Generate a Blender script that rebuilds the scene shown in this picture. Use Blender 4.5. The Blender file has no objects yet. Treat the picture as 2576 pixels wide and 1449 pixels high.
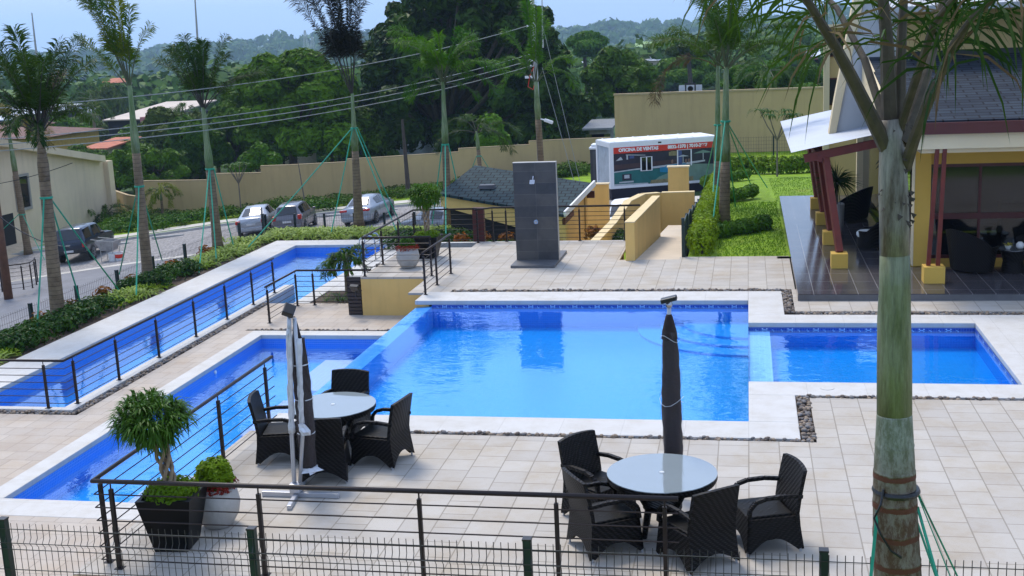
import bpy, math, random
from mathutils import Vector, Matrix, noise
random.seed(7)
R = math.radians
PI = math.pi
sc = bpy.context.scene
COL = sc.collection

# ------------------------------------------------------------------ camera frame (recovered from vanishing points)
F, CX, CY, H = 3000.0, 1288.0, 724.5, 5.8
_d = Vector((643, 14300, 3000)).normalized()
_y = Vector((592, -674, 3000)); _y = (_y - _d * _y.dot(_d)).normalized()
_u = -_d
_x = _y.cross(_u)
if _x.x < 0: _x = -_x
def ray(px, py):
    c = Vector(((px - CX) / F, (py - CY) / F, 1))
    return Vector((c.dot(_x), c.dot(_y), c.dot(_u)))
def PZ(px, py, z):                 # the point at height z seen along a line of sight
    r = ray(px, py); t = (z - H) / r.z
    return Vector((r.x * t, r.y * t, z))
def PY(px, py, Y):                 # the point at distance Y
    r = ray(px, py); t = Y / r.y
    return Vector((r.x * t, Y, H + r.z * t))
def street_z(x):
    return -2.4 + 0.065 * max(-60, min(12, x))

# ------------------------------------------------------------------ mesh builder
class MB:
    def __init__(s): s.v = []; s.f = []; s.m = []
    def add(s, vs, fs, mi=0):
        n = len(s.v); s.v += [tuple(v) for v in vs]
        s.f += [tuple(i + n for i in f) for f in fs]; s.m += [mi] * len(fs); return s
    def box(s, x0, x1, y0, y1, z0, z1, mi=0):
        v = [(x, y, z) for z in (z0, z1) for y in (y0, y1) for x in (x0, x1)]
        return s.add(v, [(0, 2, 3, 1), (4, 5, 7, 6), (0, 1, 5, 4), (2, 6, 7, 3), (0, 4, 6, 2), (1, 3, 7, 5)], mi)
    def cbox(s, c, sx, sy, sz, rot=0, mi=0, bev=0.0):
        M = Matrix.Rotation(rot, 3, 'Z') if not isinstance(rot, Matrix) else rot
        c = Vector(c); hx, hy, hz = sx / 2, sy / 2, sz / 2
        v = [c + M @ Vector((x, y, z)) for z in (-hz, hz) for y in (-hy, hy) for x in (-hx, hx)]
        return s.add(v, [(0, 2, 3, 1), (4, 5, 7, 6), (0, 1, 5, 4), (2, 6, 7, 3), (0, 4, 6, 2), (1, 3, 7, 5)], mi)
    def bar(s, a, b, w, h, mi=0):      # rectangular bar between two points
        a = Vector(a); b = Vector(b); d = (b - a).normalized()
        up = Vector((0, 0, 1)) if abs(d.z) < .95 else Vector((0, 1, 0))
        r = d.cross(up).normalized() * (w / 2); u = r.cross(d).normalized() * (h / 2)
        v = [p + r * i + u * j for p in (a, b) for i, j in ((-1, -1), (1, -1), (1, 1), (-1, 1))]
        return s.add(v, [(3, 2, 1, 0), (4, 5, 6, 7), (0, 1, 5, 4), (1, 2, 6, 5), (2, 3, 7, 6), (3, 0, 4, 7)], mi)
    def tube(s, pts, rad, n=8, mi=0, cap=True):
        pts = [Vector(p) for p in pts]
        rad = rad if isinstance(rad, (list, tuple)) else [rad] * len(pts)
        rings = []; ref = None
        for i, p in enumerate(pts):
            d = (pts[min(i + 1, len(pts) - 1)] - pts[max(i - 1, 0)]).normalized()
            if ref is None:
                ref = d.orthogonal().normalized() if abs(d.z) < .99 else Vector((1, 0, 0))
            a = (ref - d * ref.dot(d)).normalized(); ref = a; b = d.cross(a)
            rings.append([p + (a * math.cos(2 * PI * k / n) + b * math.sin(2 * PI * k / n)) * rad[i] for k in range(n)])
        v = [q for r_ in rings for q in r_]; f = []
        for i in range(len(pts) - 1):
            for k in range(n):
                k2 = (k + 1) % n
                f.append((i * n + k, i * n + k2, (i + 1) * n + k2, (i + 1) * n + k))
        if cap: f += [tuple(range(n - 1, -1, -1)), tuple((len(pts) - 1) * n + k for k in range(n))]
        return s.add(v, f, mi)
    def prism(s, poly, z0, z1, mi=0, sides=True, top=True):
        n = len(poly)
        zs0 = z0 if isinstance(z0, (list, tuple)) else [z0] * n
        zs1 = z1 if isinstance(z1, (list, tuple)) else [z1] * n
        v = [(p[0], p[1], zs0[i]) for i, p in enumerate(poly)] + [(p[0], p[1], zs1[i]) for i, p in enumerate(poly)]
        area = sum(poly[i][0] * poly[(i + 1) % n][1] - poly[(i + 1) % n][0] * poly[i][1] for i in range(n))
        f = []
        if top: f.append(tuple(range(n, 2 * n)))
        if sides:
            f.append(tuple(range(n - 1, -1, -1)))
            f += [(i, (i + 1) % n, (i + 1) % n + n, i + n) for i in range(n)]
        if area < 0: f = [tuple(reversed(q)) for q in f]
        return s.add(v, f, mi)
    def plate(s, poly2, fn, t, mi=0):     # outline polygon (u,w) mapped by fn(u,w,k) with thickness t
        n = len(poly2)
        v = [fn(u, w, 0) for u, w in poly2] + [fn(u, w, t) for u, w in poly2]
        f = [tuple(range(n - 1, -1, -1)), tuple(range(n, 2 * n))] + [(i, (i + 1) % n, (i + 1) % n + n, i + n) for i in range(n)]
        return s.add(v, f, mi)
    def quad(s, a, b, c, d, mi=0): return s.add([a, b, c, d], [(0, 1, 2, 3)], mi)
    def slab(s, pts, t, mi=0):            # quad/polygon with thickness t along -normal
        pts = [Vector(p) for p in pts]; nrm = (pts[1] - pts[0]).cross(pts[2] - pts[0]).normalized()
        n = len(pts); v = pts + [p - nrm * t for p in pts]
        f = [tuple(range(n)), tuple(range(2 * n - 1, n - 1, -1))] + [((i + 1) % n, i, i + n, (i + 1) % n + n) for i in range(n)]
        return s.add(v, f, mi)
    def lathe(s, prof, c=(0, 0, 0), n=24, mi=0, axis='z'):
        v = []
        for r_, z in prof:
            for k in range(n):
                a = 2 * PI * k / n; x, y = r_ * math.cos(a), r_ * math.sin(a)
                p = (x, y, z) if axis == 'z' else (z, x, y) if axis == 'x' else (x, z, y)
                v.append((c[0] + p[0], c[1] + p[1], c[2] + p[2]))
        f = []
        for i in range(len(prof) - 1):
            for k in range(n):
                k2 = (k + 1) % n; f.append((i * n + k, i * n + k2, (i + 1) * n + k2, (i + 1) * n + k))
        f += [tuple(range(n - 1, -1, -1)), tuple((len(prof) - 1) * n + k for k in range(n))]
        return s.add(v, f, mi)
    def build(s, name, mat, parent=None, smooth=False, bevel=0.0):
        me = bpy.data.meshes.new(name)
        off = Vector((0, 0, 0)); p = parent
        while p is not None: off += p.location; p = p.parent
        me.from_pydata([(v[0] - off.x, v[1] - off.y, v[2] - off.z) for v in s.v], [], s.f)
        for m in (mat if isinstance(mat, (list, tuple)) else [mat]): me.materials.append(m)
        if any(s.m): me.polygons.foreach_set('material_index', s.m)
        if smooth: me.polygons.foreach_set('use_smooth', [True] * len(s.f))
        me.update()
        o = bpy.data.objects.new(name, me); COL.objects.link(o)
        if parent is not None: o.parent = parent
        if bevel:
            b = o.modifiers.new('bevel', 'BEVEL'); b.width = bevel; b.segments = 2; b.limit_method = 'ANGLE'
        return o

def tag(o, label=None, cat=None, group=None, kind=None):
    if label: o['label'] = label
    if cat: o['category'] = cat
    if group: o['group'] = group
    if kind: o['kind'] = kind
    return o
def empty(name, loc, label, cat, group=None):
    o = bpy.data.objects.new(name, None); o.location = loc; COL.objects.link(o)
    o.empty_display_size = .2
    return tag(o, label, cat, group)
def copy_tree(o, parent=None):
    c = o.copy(); COL.objects.link(c); c.parent = parent
    for ch in [q for q in bpy.data.objects if q.parent == o]: copy_tree(ch, c)
    return c
def structure(o): o['kind'] = 'structure'; return o

# ------------------------------------------------------------------ materials
MATS = {}  
def nmat(name):
    m = bpy.data.materials.new(name); m.use_nodes = True; nt = m.node_tree
    b = nt.nodes['Principled BSDF']; return m, nt, b
def N(nt, t, **kw):
    n = nt.nodes.new(t)
    for k, v in kw.items():
        if k in n.inputs: n.inputs[k].default_value = v
        else: setattr(n, k, v)
    return n
def c4(c): return (c[0], c[1], c[2], 1)
def coords(nt, kind='Object'):
    return nt.nodes.new('ShaderNodeTexCoord').outputs[kind] if kind != 'World' else nt.nodes.new('ShaderNodeNewGeometry').outputs['Position']
def simple(name, col, rough=.6, metal=0, var=.15, scale=3.0, bump=0.0, bscale=None, spec=.5, world=True, stain=None, detail=6, streak=0):
    """Colour with soft noise variation, optional bump and stains."""
    m, nt, b = nmat(name); L = nt.links
    co = coords(nt, 'World' if world else 'Object')
    no = N(nt, 'ShaderNodeTexNoise', Scale=scale, Detail=detail, Roughness=.6)
    L.new(co, no.inputs['Vector'])
    mix = N(nt, 'ShaderNodeMix', data_type='RGBA')
    mr = N(nt, 'ShaderNodeMapRange'); mr.inputs[1].default_value = .3; mr.inputs[2].default_value = .7
    L.new(no.outputs['Fac'], mr.inputs[0]); L.new(mr.outputs[0], mix.inputs[0])
    mix.inputs[6].default_value = c4([x * (1 - var) for x in col]); mix.inputs[7].default_value = c4([min(1, x * (1 + var)) for x in col])
    out = mix.outputs[2]
    if stain:
        n2 = N(nt, 'ShaderNodeTexNoise', Scale=stain[1], Detail=8, Roughness=.7); L.new(co, n2.inputs['Vector'])
        m2 = N(nt, 'ShaderNodeMapRange'); m2.inputs[1].default_value = stain[2]; m2.inputs[2].default_value = stain[2] + .15
        L.new(n2.outputs['Fac'], m2.inputs[0])
        x2 = N(nt, 'ShaderNodeMix', data_type='RGBA'); L.new(m2.outputs[0], x2.inputs[0]); L.new(out, x2.inputs[6])
        x2.inputs[7].default_value = c4(stain[0]); out = x2.outputs[2]
    if streak:      # rain streaks and patches on render
        mp = N(nt, 'ShaderNodeMapping'); mp.inputs['Scale'].default_value = (1, 1, .10); L.new(co, mp.inputs[0])
        n3 = N(nt, 'ShaderNodeTexNoise', Scale=2.4, Detail=6, Roughness=.65); L.new(mp.outputs[0], n3.inputs['Vector'])
        m3 = N(nt, 'ShaderNodeMapRange'); m3.inputs[1].default_value = .48; m3.inputs[2].default_value = .72; m3.inputs[3].default_value = 1.0; m3.inputs[4].default_value = 1 - streak; L.new(n3.outputs['Fac'], m3.inputs[0])
        x3 = N(nt, 'ShaderNodeMix', data_type='RGBA'); x3.blend_type = 'MULTIPLY'; x3.inputs[0].default_value = 1; L.new(out, x3.inputs[6]); L.new(m3.outputs[0], x3.inputs[7]); out = x3.outputs[2]
    L.new(out, b.inputs['Base Color'])
    b.inputs['Roughness'].default_value = rough; b.inputs['Metallic'].default_value = metal
    b.inputs['Specular IOR Level'].default_value = spec
    if bump:
        bn = N(nt, 'ShaderNodeTexNoise', Scale=bscale or scale * 8, Detail=4); L.new(co, bn.inputs['Vector'])
        bp = N(nt, 'ShaderNodeBump', Strength=bump, Distance=.02); L.new(bn.outputs['Fac'], bp.inputs['Height'])
        L.new(bp.outputs[0], b.inputs['Normal'])
    MATS[name] = m; return m
def leafmat(name, c1, c2, rough=.5, trans=.25, scale=.35, spec=.1, c3=None):
    """Foliage: colour varies by clump (noise in space) and by copy (object random); thin leaves let some light through."""
    m, nt, b = nmat(name); L = nt.links
    oi = nt.nodes.new('ShaderNodeObjectInfo'); co = coords(nt, 'Object')
    no = N(nt, 'ShaderNodeTexNoise', Scale=scale, Detail=5, Roughness=.65); L.new(co, no.inputs['Vector'])
    ad = N(nt, 'ShaderNodeMath', operation='MULTIPLY_ADD'); L.new(oi.outputs['Random'], ad.inputs[0]); ad.inputs[1].default_value = .35
    L.new(no.outputs['Fac'], ad.inputs[2])
    mr = N(nt, 'ShaderNodeMapRange'); mr.inputs[1].default_value = .4; mr.inputs[2].default_value = .9; L.new(ad.outputs[0], mr.inputs[0])
    mix = N(nt, 'ShaderNodeMix', data_type='RGBA'); L.new(mr.outputs[0], mix.inputs[0])
    mix.inputs[6].default_value = c4(c1); mix.inputs[7].default_value = c4(c2)
    L.new(mix.outputs[2], b.inputs['Base Color']); b.inputs['Roughness'].default_value = rough
    b.inputs['Specular IOR Level'].default_value = spec
    if trans:
        tr = nt.nodes.new('ShaderNodeBsdfTranslucent'); L.new(mix.outputs[2], tr.inputs['Color'])
        ms = N(nt, 'ShaderNodeMixShader'); ms.inputs[0].default_value = trans
        L.new(b.outputs[0], ms.inputs[1]); L.new(tr.outputs[0], ms.inputs[2])
        L.new(ms.outputs[0], nt.nodes['Material Output'].inputs['Surface'])
    MATS[name] = m; return m
def tilemat(name, c1, c2, mortar, w, h, mort=.012, offset=.5, freq=2, rot=0, rough=.6, var=None, bump=.15, axes='xy', scol=None, sscale=1.2, spec=.5):
    m, nt, b = nmat(name); L = nt.links
    co = coords(nt, 'World')
    if axes != 'xy':
        sp = nt.nodes.new('ShaderNodeSeparateXYZ'); cb = nt.nodes.new('ShaderNodeCombineXYZ'); L.new(co, sp.inputs[0])
        L.new(sp.outputs['XYZ'.index(axes[0].upper())], cb.inputs[0]); L.new(sp.outputs['XYZ'.index(axes[1].upper())], cb.inputs[1]); co = cb.outputs[0]
    mp = N(nt, 'ShaderNodeMapping'); mp.inputs['Rotation'].default_value = (0, 0, rot); L.new(co, mp.inputs[0])
    br = N(nt, 'ShaderNodeTexBrick', Scale=1.0); br.offset = offset; br.offset_frequency = freq
    br.inputs['Color1'].default_value = c4(c1); br.inputs['Color2'].default_value = c4(c2); br.inputs['Mortar'].default_value = c4(mortar)
    br.inputs['Mortar Size'].default_value = mort; br.inputs['Mortar Smooth'].default_value = .1
    br.inputs['Brick Width'].default_value = w; br.inputs['Row Height'].default_value = h
    L.new(mp.outputs[0], br.inputs['Vector']); out = br.outputs['Color']
    g = nt.nodes.new('ShaderNodeNewGeometry')
    if scol:
        n2 = N(nt, 'ShaderNodeTexNoise', Scale=sscale, Detail=9, Roughness=.7); L.new(g.outputs['Position'], n2.inputs['Vector'])
        mr = N(nt, 'ShaderNodeMapRange'); mr.inputs[1].default_value = .42; mr.inputs[2].default_value = .72; L.new(n2.outputs['Fac'], mr.inputs[0])
        x = N(nt, 'ShaderNodeMix', data_type='RGBA'); L.new(mr.outputs[0], x.inputs[0]); L.new(out, x.inputs[6]); x.blend_type = 'MULTIPLY'
        x.inputs[7].default_value = c4(scol); out = x.outputs[2]
    L.new(out, b.inputs['Base Color']); b.inputs['Roughness'].default_value = rough; b.inputs['Specular IOR Level'].default_value = spec
    if bump:
        bp = N(nt, 'ShaderNodeBump', Strength=bump, Distance=.01); bp.invert = True; L.new(br.outputs['Fac'], bp.inputs['Height']); L.new(bp.outputs[0], b.inputs['Normal'])
    MATS[name] = m; return m
def water_mat(name, tint, wave=3.0, strength=.12, aniso=(1, 1)):
    m, nt, b = nmat(name); L = nt.links; nt.nodes.remove(b)
    co = coords(nt, 'World'); mp = N(nt, 'ShaderNodeMapping'); mp.inputs['Scale'].default_value = (aniso[0], aniso[1], 1); L.new(co, mp.inputs[0])
    n1 = N(nt, 'ShaderNodeTexNoise', Scale=wave, Detail=3, Roughness=.5, Distortion=.4); L.new(mp.outputs[0], n1.inputs['Vector'])
    big = N(nt, 'ShaderNodeTexNoise', Scale=.35, Detail=2); L.new(co, big.inputs['Vector'])
    mr = N(nt, 'ShaderNodeMapRange'); mr.inputs[1].default_value = .42; mr.inputs[2].default_value = .62; mr.inputs[3].default_value = .25; mr.inputs[4].default_value = 1.0
    L.new(big.outputs['Fac'], mr.inputs[0])
    mu = N(nt, 'ShaderNodeMath', operation='MULTIPLY'); L.new(n1.outputs['Fac'], mu.inputs[0]); L.new(mr.outputs[0], mu.inputs[1])
    bp = N(nt, 'ShaderNodeBump', Strength=strength, Distance=.05); L.new(mu.outputs[0], bp.inputs['Height'])
    fr = N(nt, 'ShaderNodeFresnel', IOR=2.0); L.new(bp.outputs[0], fr.inputs['Normal'])
    tr = N(nt, 'ShaderNodeBsdfTransparent'); tr.inputs['Color'].default_value = c4(tint)
    gl = N(nt, 'ShaderNodeBsdfGlossy'); gl.inputs['Roughness'].default_value = .015; gl.inputs['Color'].default_value = (.70, .90, 1, 1); L.new(bp.outputs[0], gl.inputs['Normal'])
    bf = nt.nodes.new('ShaderNodeNewGeometry'); iv = N(nt, 'ShaderNodeMath', operation='SUBTRACT'); iv.inputs[0].default_value = 1; L.new(bf.outputs['Backfacing'], iv.inputs[1])
    fm = N(nt, 'ShaderNodeMath', operation='MULTIPLY'); L.new(fr.outputs[0], fm.inputs[0]); L.new(iv.outputs[0], fm.inputs[1])
    ms = nt.nodes.new('ShaderNodeMixShader'); L.new(fm.outputs[0], ms.inputs[0]); L.new(tr.outputs[0], ms.inputs[1]); L.new(gl.outputs[0], ms.inputs[2])
    L.new(ms.outputs[0], nt.nodes['Material Output'].inputs['Surface'])
    MATS[name] = m; return m
def glassy(name, col=(.02, .025, .03), rough=.05, alpha=.0):
    m, nt, b = nmat(name); b.inputs['Base Color'].default_value = c4(col); b.inputs['Roughness'].default_value = rough
    b.inputs['Specular IOR Level'].default_value = .8
    if alpha:
        L = nt.links; tr = N(nt, 'ShaderNodeBsdfTransparent'); ms = nt.nodes.new('ShaderNodeMixShader')
        ms.inputs[0].default_value = alpha
        L.new(tr.outputs[0], ms.inputs[1]); L.new(b.outputs[0], ms.inputs[2]); L.new(ms.outputs[0], nt.nodes['Material Output'].inputs['Surface'])
    MATS[name] = m; return m

# walls and paving
OCHRE = simple('ochre_render', (.74, .48, .155), .85, var=.07, scale=.9, bump=.15, bscale=60, stain=((.60, .40, .15), 1.3, .66), streak=.12)
OCHRE_DEEP = simple('deep_ochre_render', (.58, .33, .055), .85, var=.06, scale=.9, bump=.15, bscale=60)
TAN = simple('tan_render', (.50, .355, .165), .9, var=.08, scale=.35, bump=.15, bscale=30, stain=((.44, .31, .145), .5, .62), streak=.13)
CREAM = simple('cream_render', (.74, .60, .37), .85, var=.05, scale=.8)
BEIGE = simple('beige_render', (.66, .53, .36), .9, var=.06, scale=.5, stain=((.56, .45, .31), .6, .64), streak=.12)
GREYWALL = simple('grey_render', (.50, .51, .52), .85, var=.06, scale=.6)
CONC = simple('concrete', (.42, .41, .385), .9, var=.12, scale=1.5, bump=.3, stain=((.30, .29, .27), 1.1, .6))
COPING = tilemat('white_coping', (.55, .535, .51), (.53, .515, .485), (.42, .405, .38), .93, .93, .004, 0, 2, 0, .7, bump=.1, scol=(.86, .83, .78), sscale=2.6)
PAVE = tilemat('stone_paving', (.465, .428, .375), (.405, .370, .325), (.27, .24, .20), .42, .42, .009, .37, 3, R(90), .75, bump=.25, scol=(.84, .76, .64), sscale=1.1)
PAVE_LOW = tilemat('warm_stone_paving', (.465, .405, .34), (.40, .345, .29), (.30, .26, .22), .42, .42, .008, .37, 3, 0, .75, bump=.25, scol=(.88, .79, .68), sscale=.9)
PATIO = tilemat('dark_patio_tile', (.075, .068, .075), (.06, .055, .06), (.27, .25, .24), .46, .9, .007, 0, 2, 0, .12, bump=.1, scol=(.75, .75, .8), sscale=2.5)
SLATE = tilemat('slate_tile', (.040, .041, .046), (.095, .084, .072), (.12, .11, .10), .6, .3, .005, 0, 2, 0, .45, bump=.1, axes='xz', scol=(.55, .55, .6), sscale=2.2)
SLATE_TOP = simple('slate_slab', (.11, .11, .115), .5, var=.25, scale=2)
MOSAIC = tilemat('blue_mosaic', (.001, .30, .80), (.002, .33, .86), (.02, .33, .90), .1, .1, .006, 0, 2, 0, .25, bump=.0)
MOSAIC_SIDE = tilemat('blue_mosaic_side', (.010, .18, .68), (.015, .22, .76), (.15, .32, .80), .05, .05, .007, 0, 2, 0, .25, bump=.0, axes='yz')
MOSAIC_FRONT = tilemat('blue_mosaic_front', (.010, .18, .68), (.015, .22, .76), (.15, .32, .80), .05, .05, .007, 0, 2, 0, .25, bump=.0, axes='xz')
MOSAIC_DARK = tilemat('dark_blue_band', (.01, .03, .24), (.015, .05, .34), (.10, .16, .45), .05, .05, .006, 0, 2, 0, .3, bump=.0, axes='xz')
MOSAIC_PALE = tilemat('pale_blue_mosaic', (.30, .50, .92), (.34, .54, .95), (.42, .6, .95), .1, .1, .006, 0, 2, 0, .3, bump=.0)
MOSAIC_STEP = tilemat('step_mosaic', (.008, .31, .84), (.012, .34, .88), (.03, .38, .9), .1, .1, .006, 0, 2, 0, .3, bump=0)
MOSAIC_WEIR = tilemat('weir_mosaic', (.03, .31, .82), (.05, .34, .87), (.09, .37, .9), .1, .1, .006, 0, 2, 0, .3, bump=0)
PINK = tilemat('lilac_mosaic', (.62, .42, .74), (.56, .40, .74), (.72, .62, .85), .1, .1, .008, 0, 2, 0, .3, bump=0)
WHITE_T = simple('white_motif', (.6, .7, .9), .4, var=.02)
W_MAIN = water_mat('pool_water', (.70, .93, 1.0), 3.0, .20, (1, 1.3))
W_LAP = water_mat('lap_pool_water', (.66, .92, 1.0), 3.6, .34, (1, 1.0))
W_KID = water_mat('lower_pool_water', (.72, .93, 1.0), 4.0, .20, (1, 1.0))
ASPHALT = simple('asphalt', (.19, .19, .20), .92, var=.14, scale=.8, bump=.4, bscale=30, stain=((.27, .265, .26), .35, .55))
GRAVEL = simple('cobble_gravel', (.25, .235, .225), .95, var=.55, scale=7, bump=.8, bscale=12)
SIDEWALK = simple('sidewalk_concrete', (.50, .47, .41), .9, var=.1, scale=1.2)
SOIL = simple('soil', (.085, .058, .038), .95, var=.3, scale=5, bump=.6)
LAWN = simple('lawn_grass', (.17, .28, .008), .8, var=.32, scale=1.3, bump=1.0, bscale=45, spec=.2, stain=((.26, .22, .04), .28, .60))
TERRAIN = simple('country_ground', (.055, .095, .035), .95, var=.35, scale=.02, spec=.1, stain=((.17, .14, .07), .008, .58))
FIELD = simple('cane_field', (.27, .38, .085), .95, var=.18, scale=.03, spec=.1)
PEB = simple('river_pebble', (.13, .10, .08), .75, var=.5, scale=9)
# metals and paints
RAILM = simple('dark_bronze_paint', (.020, .013, .012), .45, var=.15, scale=3, spec=.3)
POSTM = simple('dark_green_steel', (.006, .022, .018), .45, var=.2, scale=4)
WIRE_G = simple('mesh_wire', (.03, .028, .026), .5, var=.1)
CABLE = simple('overhead_cable', (.30, .31, .29), .7, var=.05)
WHITE = simple('white_paint', (.78, .79, .80), .45, var=.04, scale=2)
CHROME = simple('polished_steel', (.42, .43, .45), .22, 1, var=.03)
ALU = simple('grey_aluminium', (.48, .49, .52), .38, .5, var=.06)
CORRUG = simple('zinc_sheet', (.44, .48, .55), .42, .3, var=.06, scale=1.4)
REDWOOD = simple('red_brown_timber', (.155, .022, .012), .55, var=.22, scale=3)
MAROON = simple('maroon_fascia', (.085, .014, .012), .5, var=.1)
BLACKM = simple('black_plastic', (.012, .012, .014), .4, var=.1)
DARKIN = simple('dark_interior', (.012, .011, .011), .8, var=.2)
RED = simple('red_print', (.62, .03, .012), .5, var=.04)
GLASS = glassy('dark_glass', (.010, .011, .013), .04)
GLASS_TOP = simple('frosted_table_glass', (.25, .29, .30), .05, var=.03, spec=1.0)
GLASS_TOP.node_tree.nodes['Principled BSDF'].inputs['IOR'].default_value = 2.0
GROPE = simple('green_rope', (.01, .30, .17), .5, var=.15)
PLASTIC = glassy('plastic_wrap', (.30, .30, .33), .2, .07)
CANOPY = simple('maroon_canvas', (.016, .007, .007), .8, var=.3, scale=9, bump=.6, bscale=14)
CUSHION = simple('white_cushion', (.72, .72, .70), .85, var=.05)
CLAY = simple('white_ceramic', (.40, .385, .36), .55, var=.12, scale=5, bump=.3, bscale=18)
BLKPOT = simple('black_planter', (.004, .004, .005), .45, var=.2, scale=3, spec=.15)
LOGYEL = simple('ochre_timber', (.48, .25, .035), .6, var=.2)
def wicker():
    m, nt, b = nmat('wicker'); L = nt.links; co = coords(nt, 'Object')
    mp = N(nt, 'ShaderNodeMapping'); mp.inputs['Scale'].default_value = (1, 1, 1); L.new(co, mp.inputs[0])
    ch = N(nt, 'ShaderNodeTexWave', Scale=14.0, Distortion=2.5, Detail=1); ch.wave_type = 'BANDS'; ch.bands_direction = 'Z'; L.new(mp.outputs[0], ch.inputs['Vector'])
    c2 = N(nt, 'ShaderNodeTexWave', Scale=9.0, Distortion=1.0, Detail=1); c2.bands_direction = 'DIAGONAL'; L.new(mp.outputs[0], c2.inputs['Vector'])
    mu = N(nt, 'ShaderNodeMath', operation='MULTIPLY'); L.new(ch.outputs['Fac'], mu.inputs[0]); L.new(c2.outputs['Fac'], mu.inputs[1])
    mix = N(nt, 'ShaderNodeMix', data_type='RGBA'); L.new(mu.outputs[0], mix.inputs[0])
    mix.inputs[6].default_value = (.002, .0018, .0018, 1); mix.inputs[7].default_value = (.024, .019, .018, 1)
    L.new(mix.outputs[2], b.inputs['Base Color']); b.inputs['Roughness'].default_value = .5; b.inputs['Specular IOR Level'].default_value = .18
    bp = N(nt, 'ShaderNodeBump', Strength=.7, Distance=.01); L.new(mu.outputs[0], bp.inputs['Height']); L.new(bp.outputs[0], b.inputs['Normal'])
    return m
WICKER = wicker()
def shingle(name, c1, c2, w, h, mort=.02):
    return tilemat(name, c1, c2, (.012, .013, .016), w, h, mort, .5, 2, 0, .75, bump=.5, scol=(.7, .75, .8), sscale=1.4, spec=.1)
SHINGLE = shingle('grey_shingle', (.040, .052, .068), (.024, .031, .043), .5, .2)
SHINGLE_L = shingle('slate_shingle', (.045, .072, .078), (.032, .052, .058), .35, .3, .022)
CLAYROOF = simple('clay_tile', (.42, .13, .065), .85, var=.25, scale=2)
RUSTROOF = simple('brown_tile', (.15, .075, .055), .85, var=.3, scale=1.5)
def corr(name, col, rough=.45):
    m = simple(name, col, rough, .1, var=.12, scale=.4); return m
ZINC_FAR = corr('pale_sheet_roof', (.52, .55, .60)); TANROOF = corr('tan_sheet_roof', (.46, .36, .27))
BARK = simple('grey_bark', (.16, .13, .10), .9, var=.3, scale=6, bump=.6, world=False)
BARKD = simple('dark_bark', (.06, .048, .036), .95, var=.3, scale=4, bump=.6, world=False)
def palm_bark(name, c1, c2, ringc, ring=6.0, pale=None):
    m, nt, b = nmat(name); L = nt.links; co = coords(nt, 'Object')
    no = N(nt, 'ShaderNodeTexNoise', Scale=5, Detail=7, Roughness=.7); L.new(co, no.inputs['Vector'])
    mix = N(nt, 'ShaderNodeMix', data_type='RGBA'); mr = N(nt, 'ShaderNodeMapRange'); mr.inputs[1].default_value = .35; mr.inputs[2].default_value = .65
    L.new(no.outputs['Fac'], mr.inputs[0]); L.new(mr.outputs[0], mix.inputs[0]); mix.inputs[6].default_value = c4(c1); mix.inputs[7].default_value = c4(c2)
    wv = N(nt, 'ShaderNodeTexWave', Scale=ring, Distortion=.6, Detail=1); wv.bands_direction = 'Z'; wv.wave_profile = 'SAW'; L.new(co, wv.inputs['Vector'])
    m2 = N(nt, 'ShaderNodeMapRange'); m2.inputs[1].default_value = .86; m2.inputs[2].default_value = .93; L.new(wv.outputs['Fac'], m2.inputs[0])
    x = N(nt, 'ShaderNodeMix', data_type='RGBA'); L.new(m2.outputs[0], x.inputs[0]); L.new(mix.outputs[2], x.inputs[6]); x.inputs[7].default_value = c4(ringc)
    L.new(x.outputs[2], b.inputs['Base Color']); b.inputs['Roughness'].default_value = .85
    bp = N(nt, 'ShaderNodeBump', Strength=.5, Distance=.02); L.new(no.outputs['Fac'], bp.inputs['Height']); L.new(bp.outputs[0], b.inputs['Normal'])
    return m
PBARK = palm_bark('palm_bark', (.25, .18, .105), (.135, .090, .050), (.06, .038, .022), 2.6)
PBARK_F = palm_bark('ringed_palm_bark', (.26, .19, .12), (.13, .085, .05), (.20, .06, .018), 1.4)
def crownshaft_mat(name, c1, c2):
    m, nt, b = nmat(name); L = nt.links; co = coords(nt, 'Object')
    mp = N(nt, 'ShaderNodeMapping'); mp.inputs['Scale'].default_value = (3, 3, .6); L.new(co, mp.inputs[0])
    no = N(nt, 'ShaderNodeTexNoise', Scale=2.2, Detail=8, Roughness=.7); L.new(mp.outputs[0], no.inputs['Vector'])
    mr = N(nt, 'ShaderNodeMapRange'); mr.inputs[1].default_value = .4; mr.inputs[2].default_value = .62; L.new(no.outputs['Fac'], mr.inputs[0])
    mix = N(nt, 'ShaderNodeMix', data_type='RGBA'); L.new(mr.outputs[0], mix.inputs[0]); mix.inputs[6].default_value = c4(c1); mix.inputs[7].default_value = c4(c2)
    mq = N(nt, 'ShaderNodeMapping'); mq.inputs['Scale'].default_value = (26, 26, 2.2); L.new(co, mq.inputs[0])      # fine vertical fibres and cracks
    nf = N(nt, 'ShaderNodeTexNoise', Scale=1.5, Detail=8, Roughness=.75); L.new(mq.outputs[0], nf.inputs['Vector'])
    mf = N(nt, 'ShaderNodeMapRange'); mf.inputs[1].default_value = .33; mf.inputs[2].default_value = .55; mf.inputs[3].default_value = .55; mf.inputs[4].default_value = 1.05; L.new(nf.outputs['Fac'], mf.inputs[0])
    xf = N(nt, 'ShaderNodeMix', data_type='RGBA'); xf.blend_type = 'MULTIPLY'; xf.inputs[0].default_value = 1; L.new(mix.outputs[2], xf.inputs[6]); L.new(mf.outputs[0], xf.inputs[7])
    L.new(xf.outputs[2], b.inputs['Base Color']); b.inputs['Roughness'].default_value = .5
    bp = N(nt, 'ShaderNodeBump', Strength=.5, Distance=.006); L.new(nf.outputs['Fac'], bp.inputs['Height']); L.new(bp.outputs[0], b.inputs['Normal'])
    return m
SHAFT = crownshaft_mat('green_crownshaft', (.10, .17, .045), (.22, .27, .13))
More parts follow.
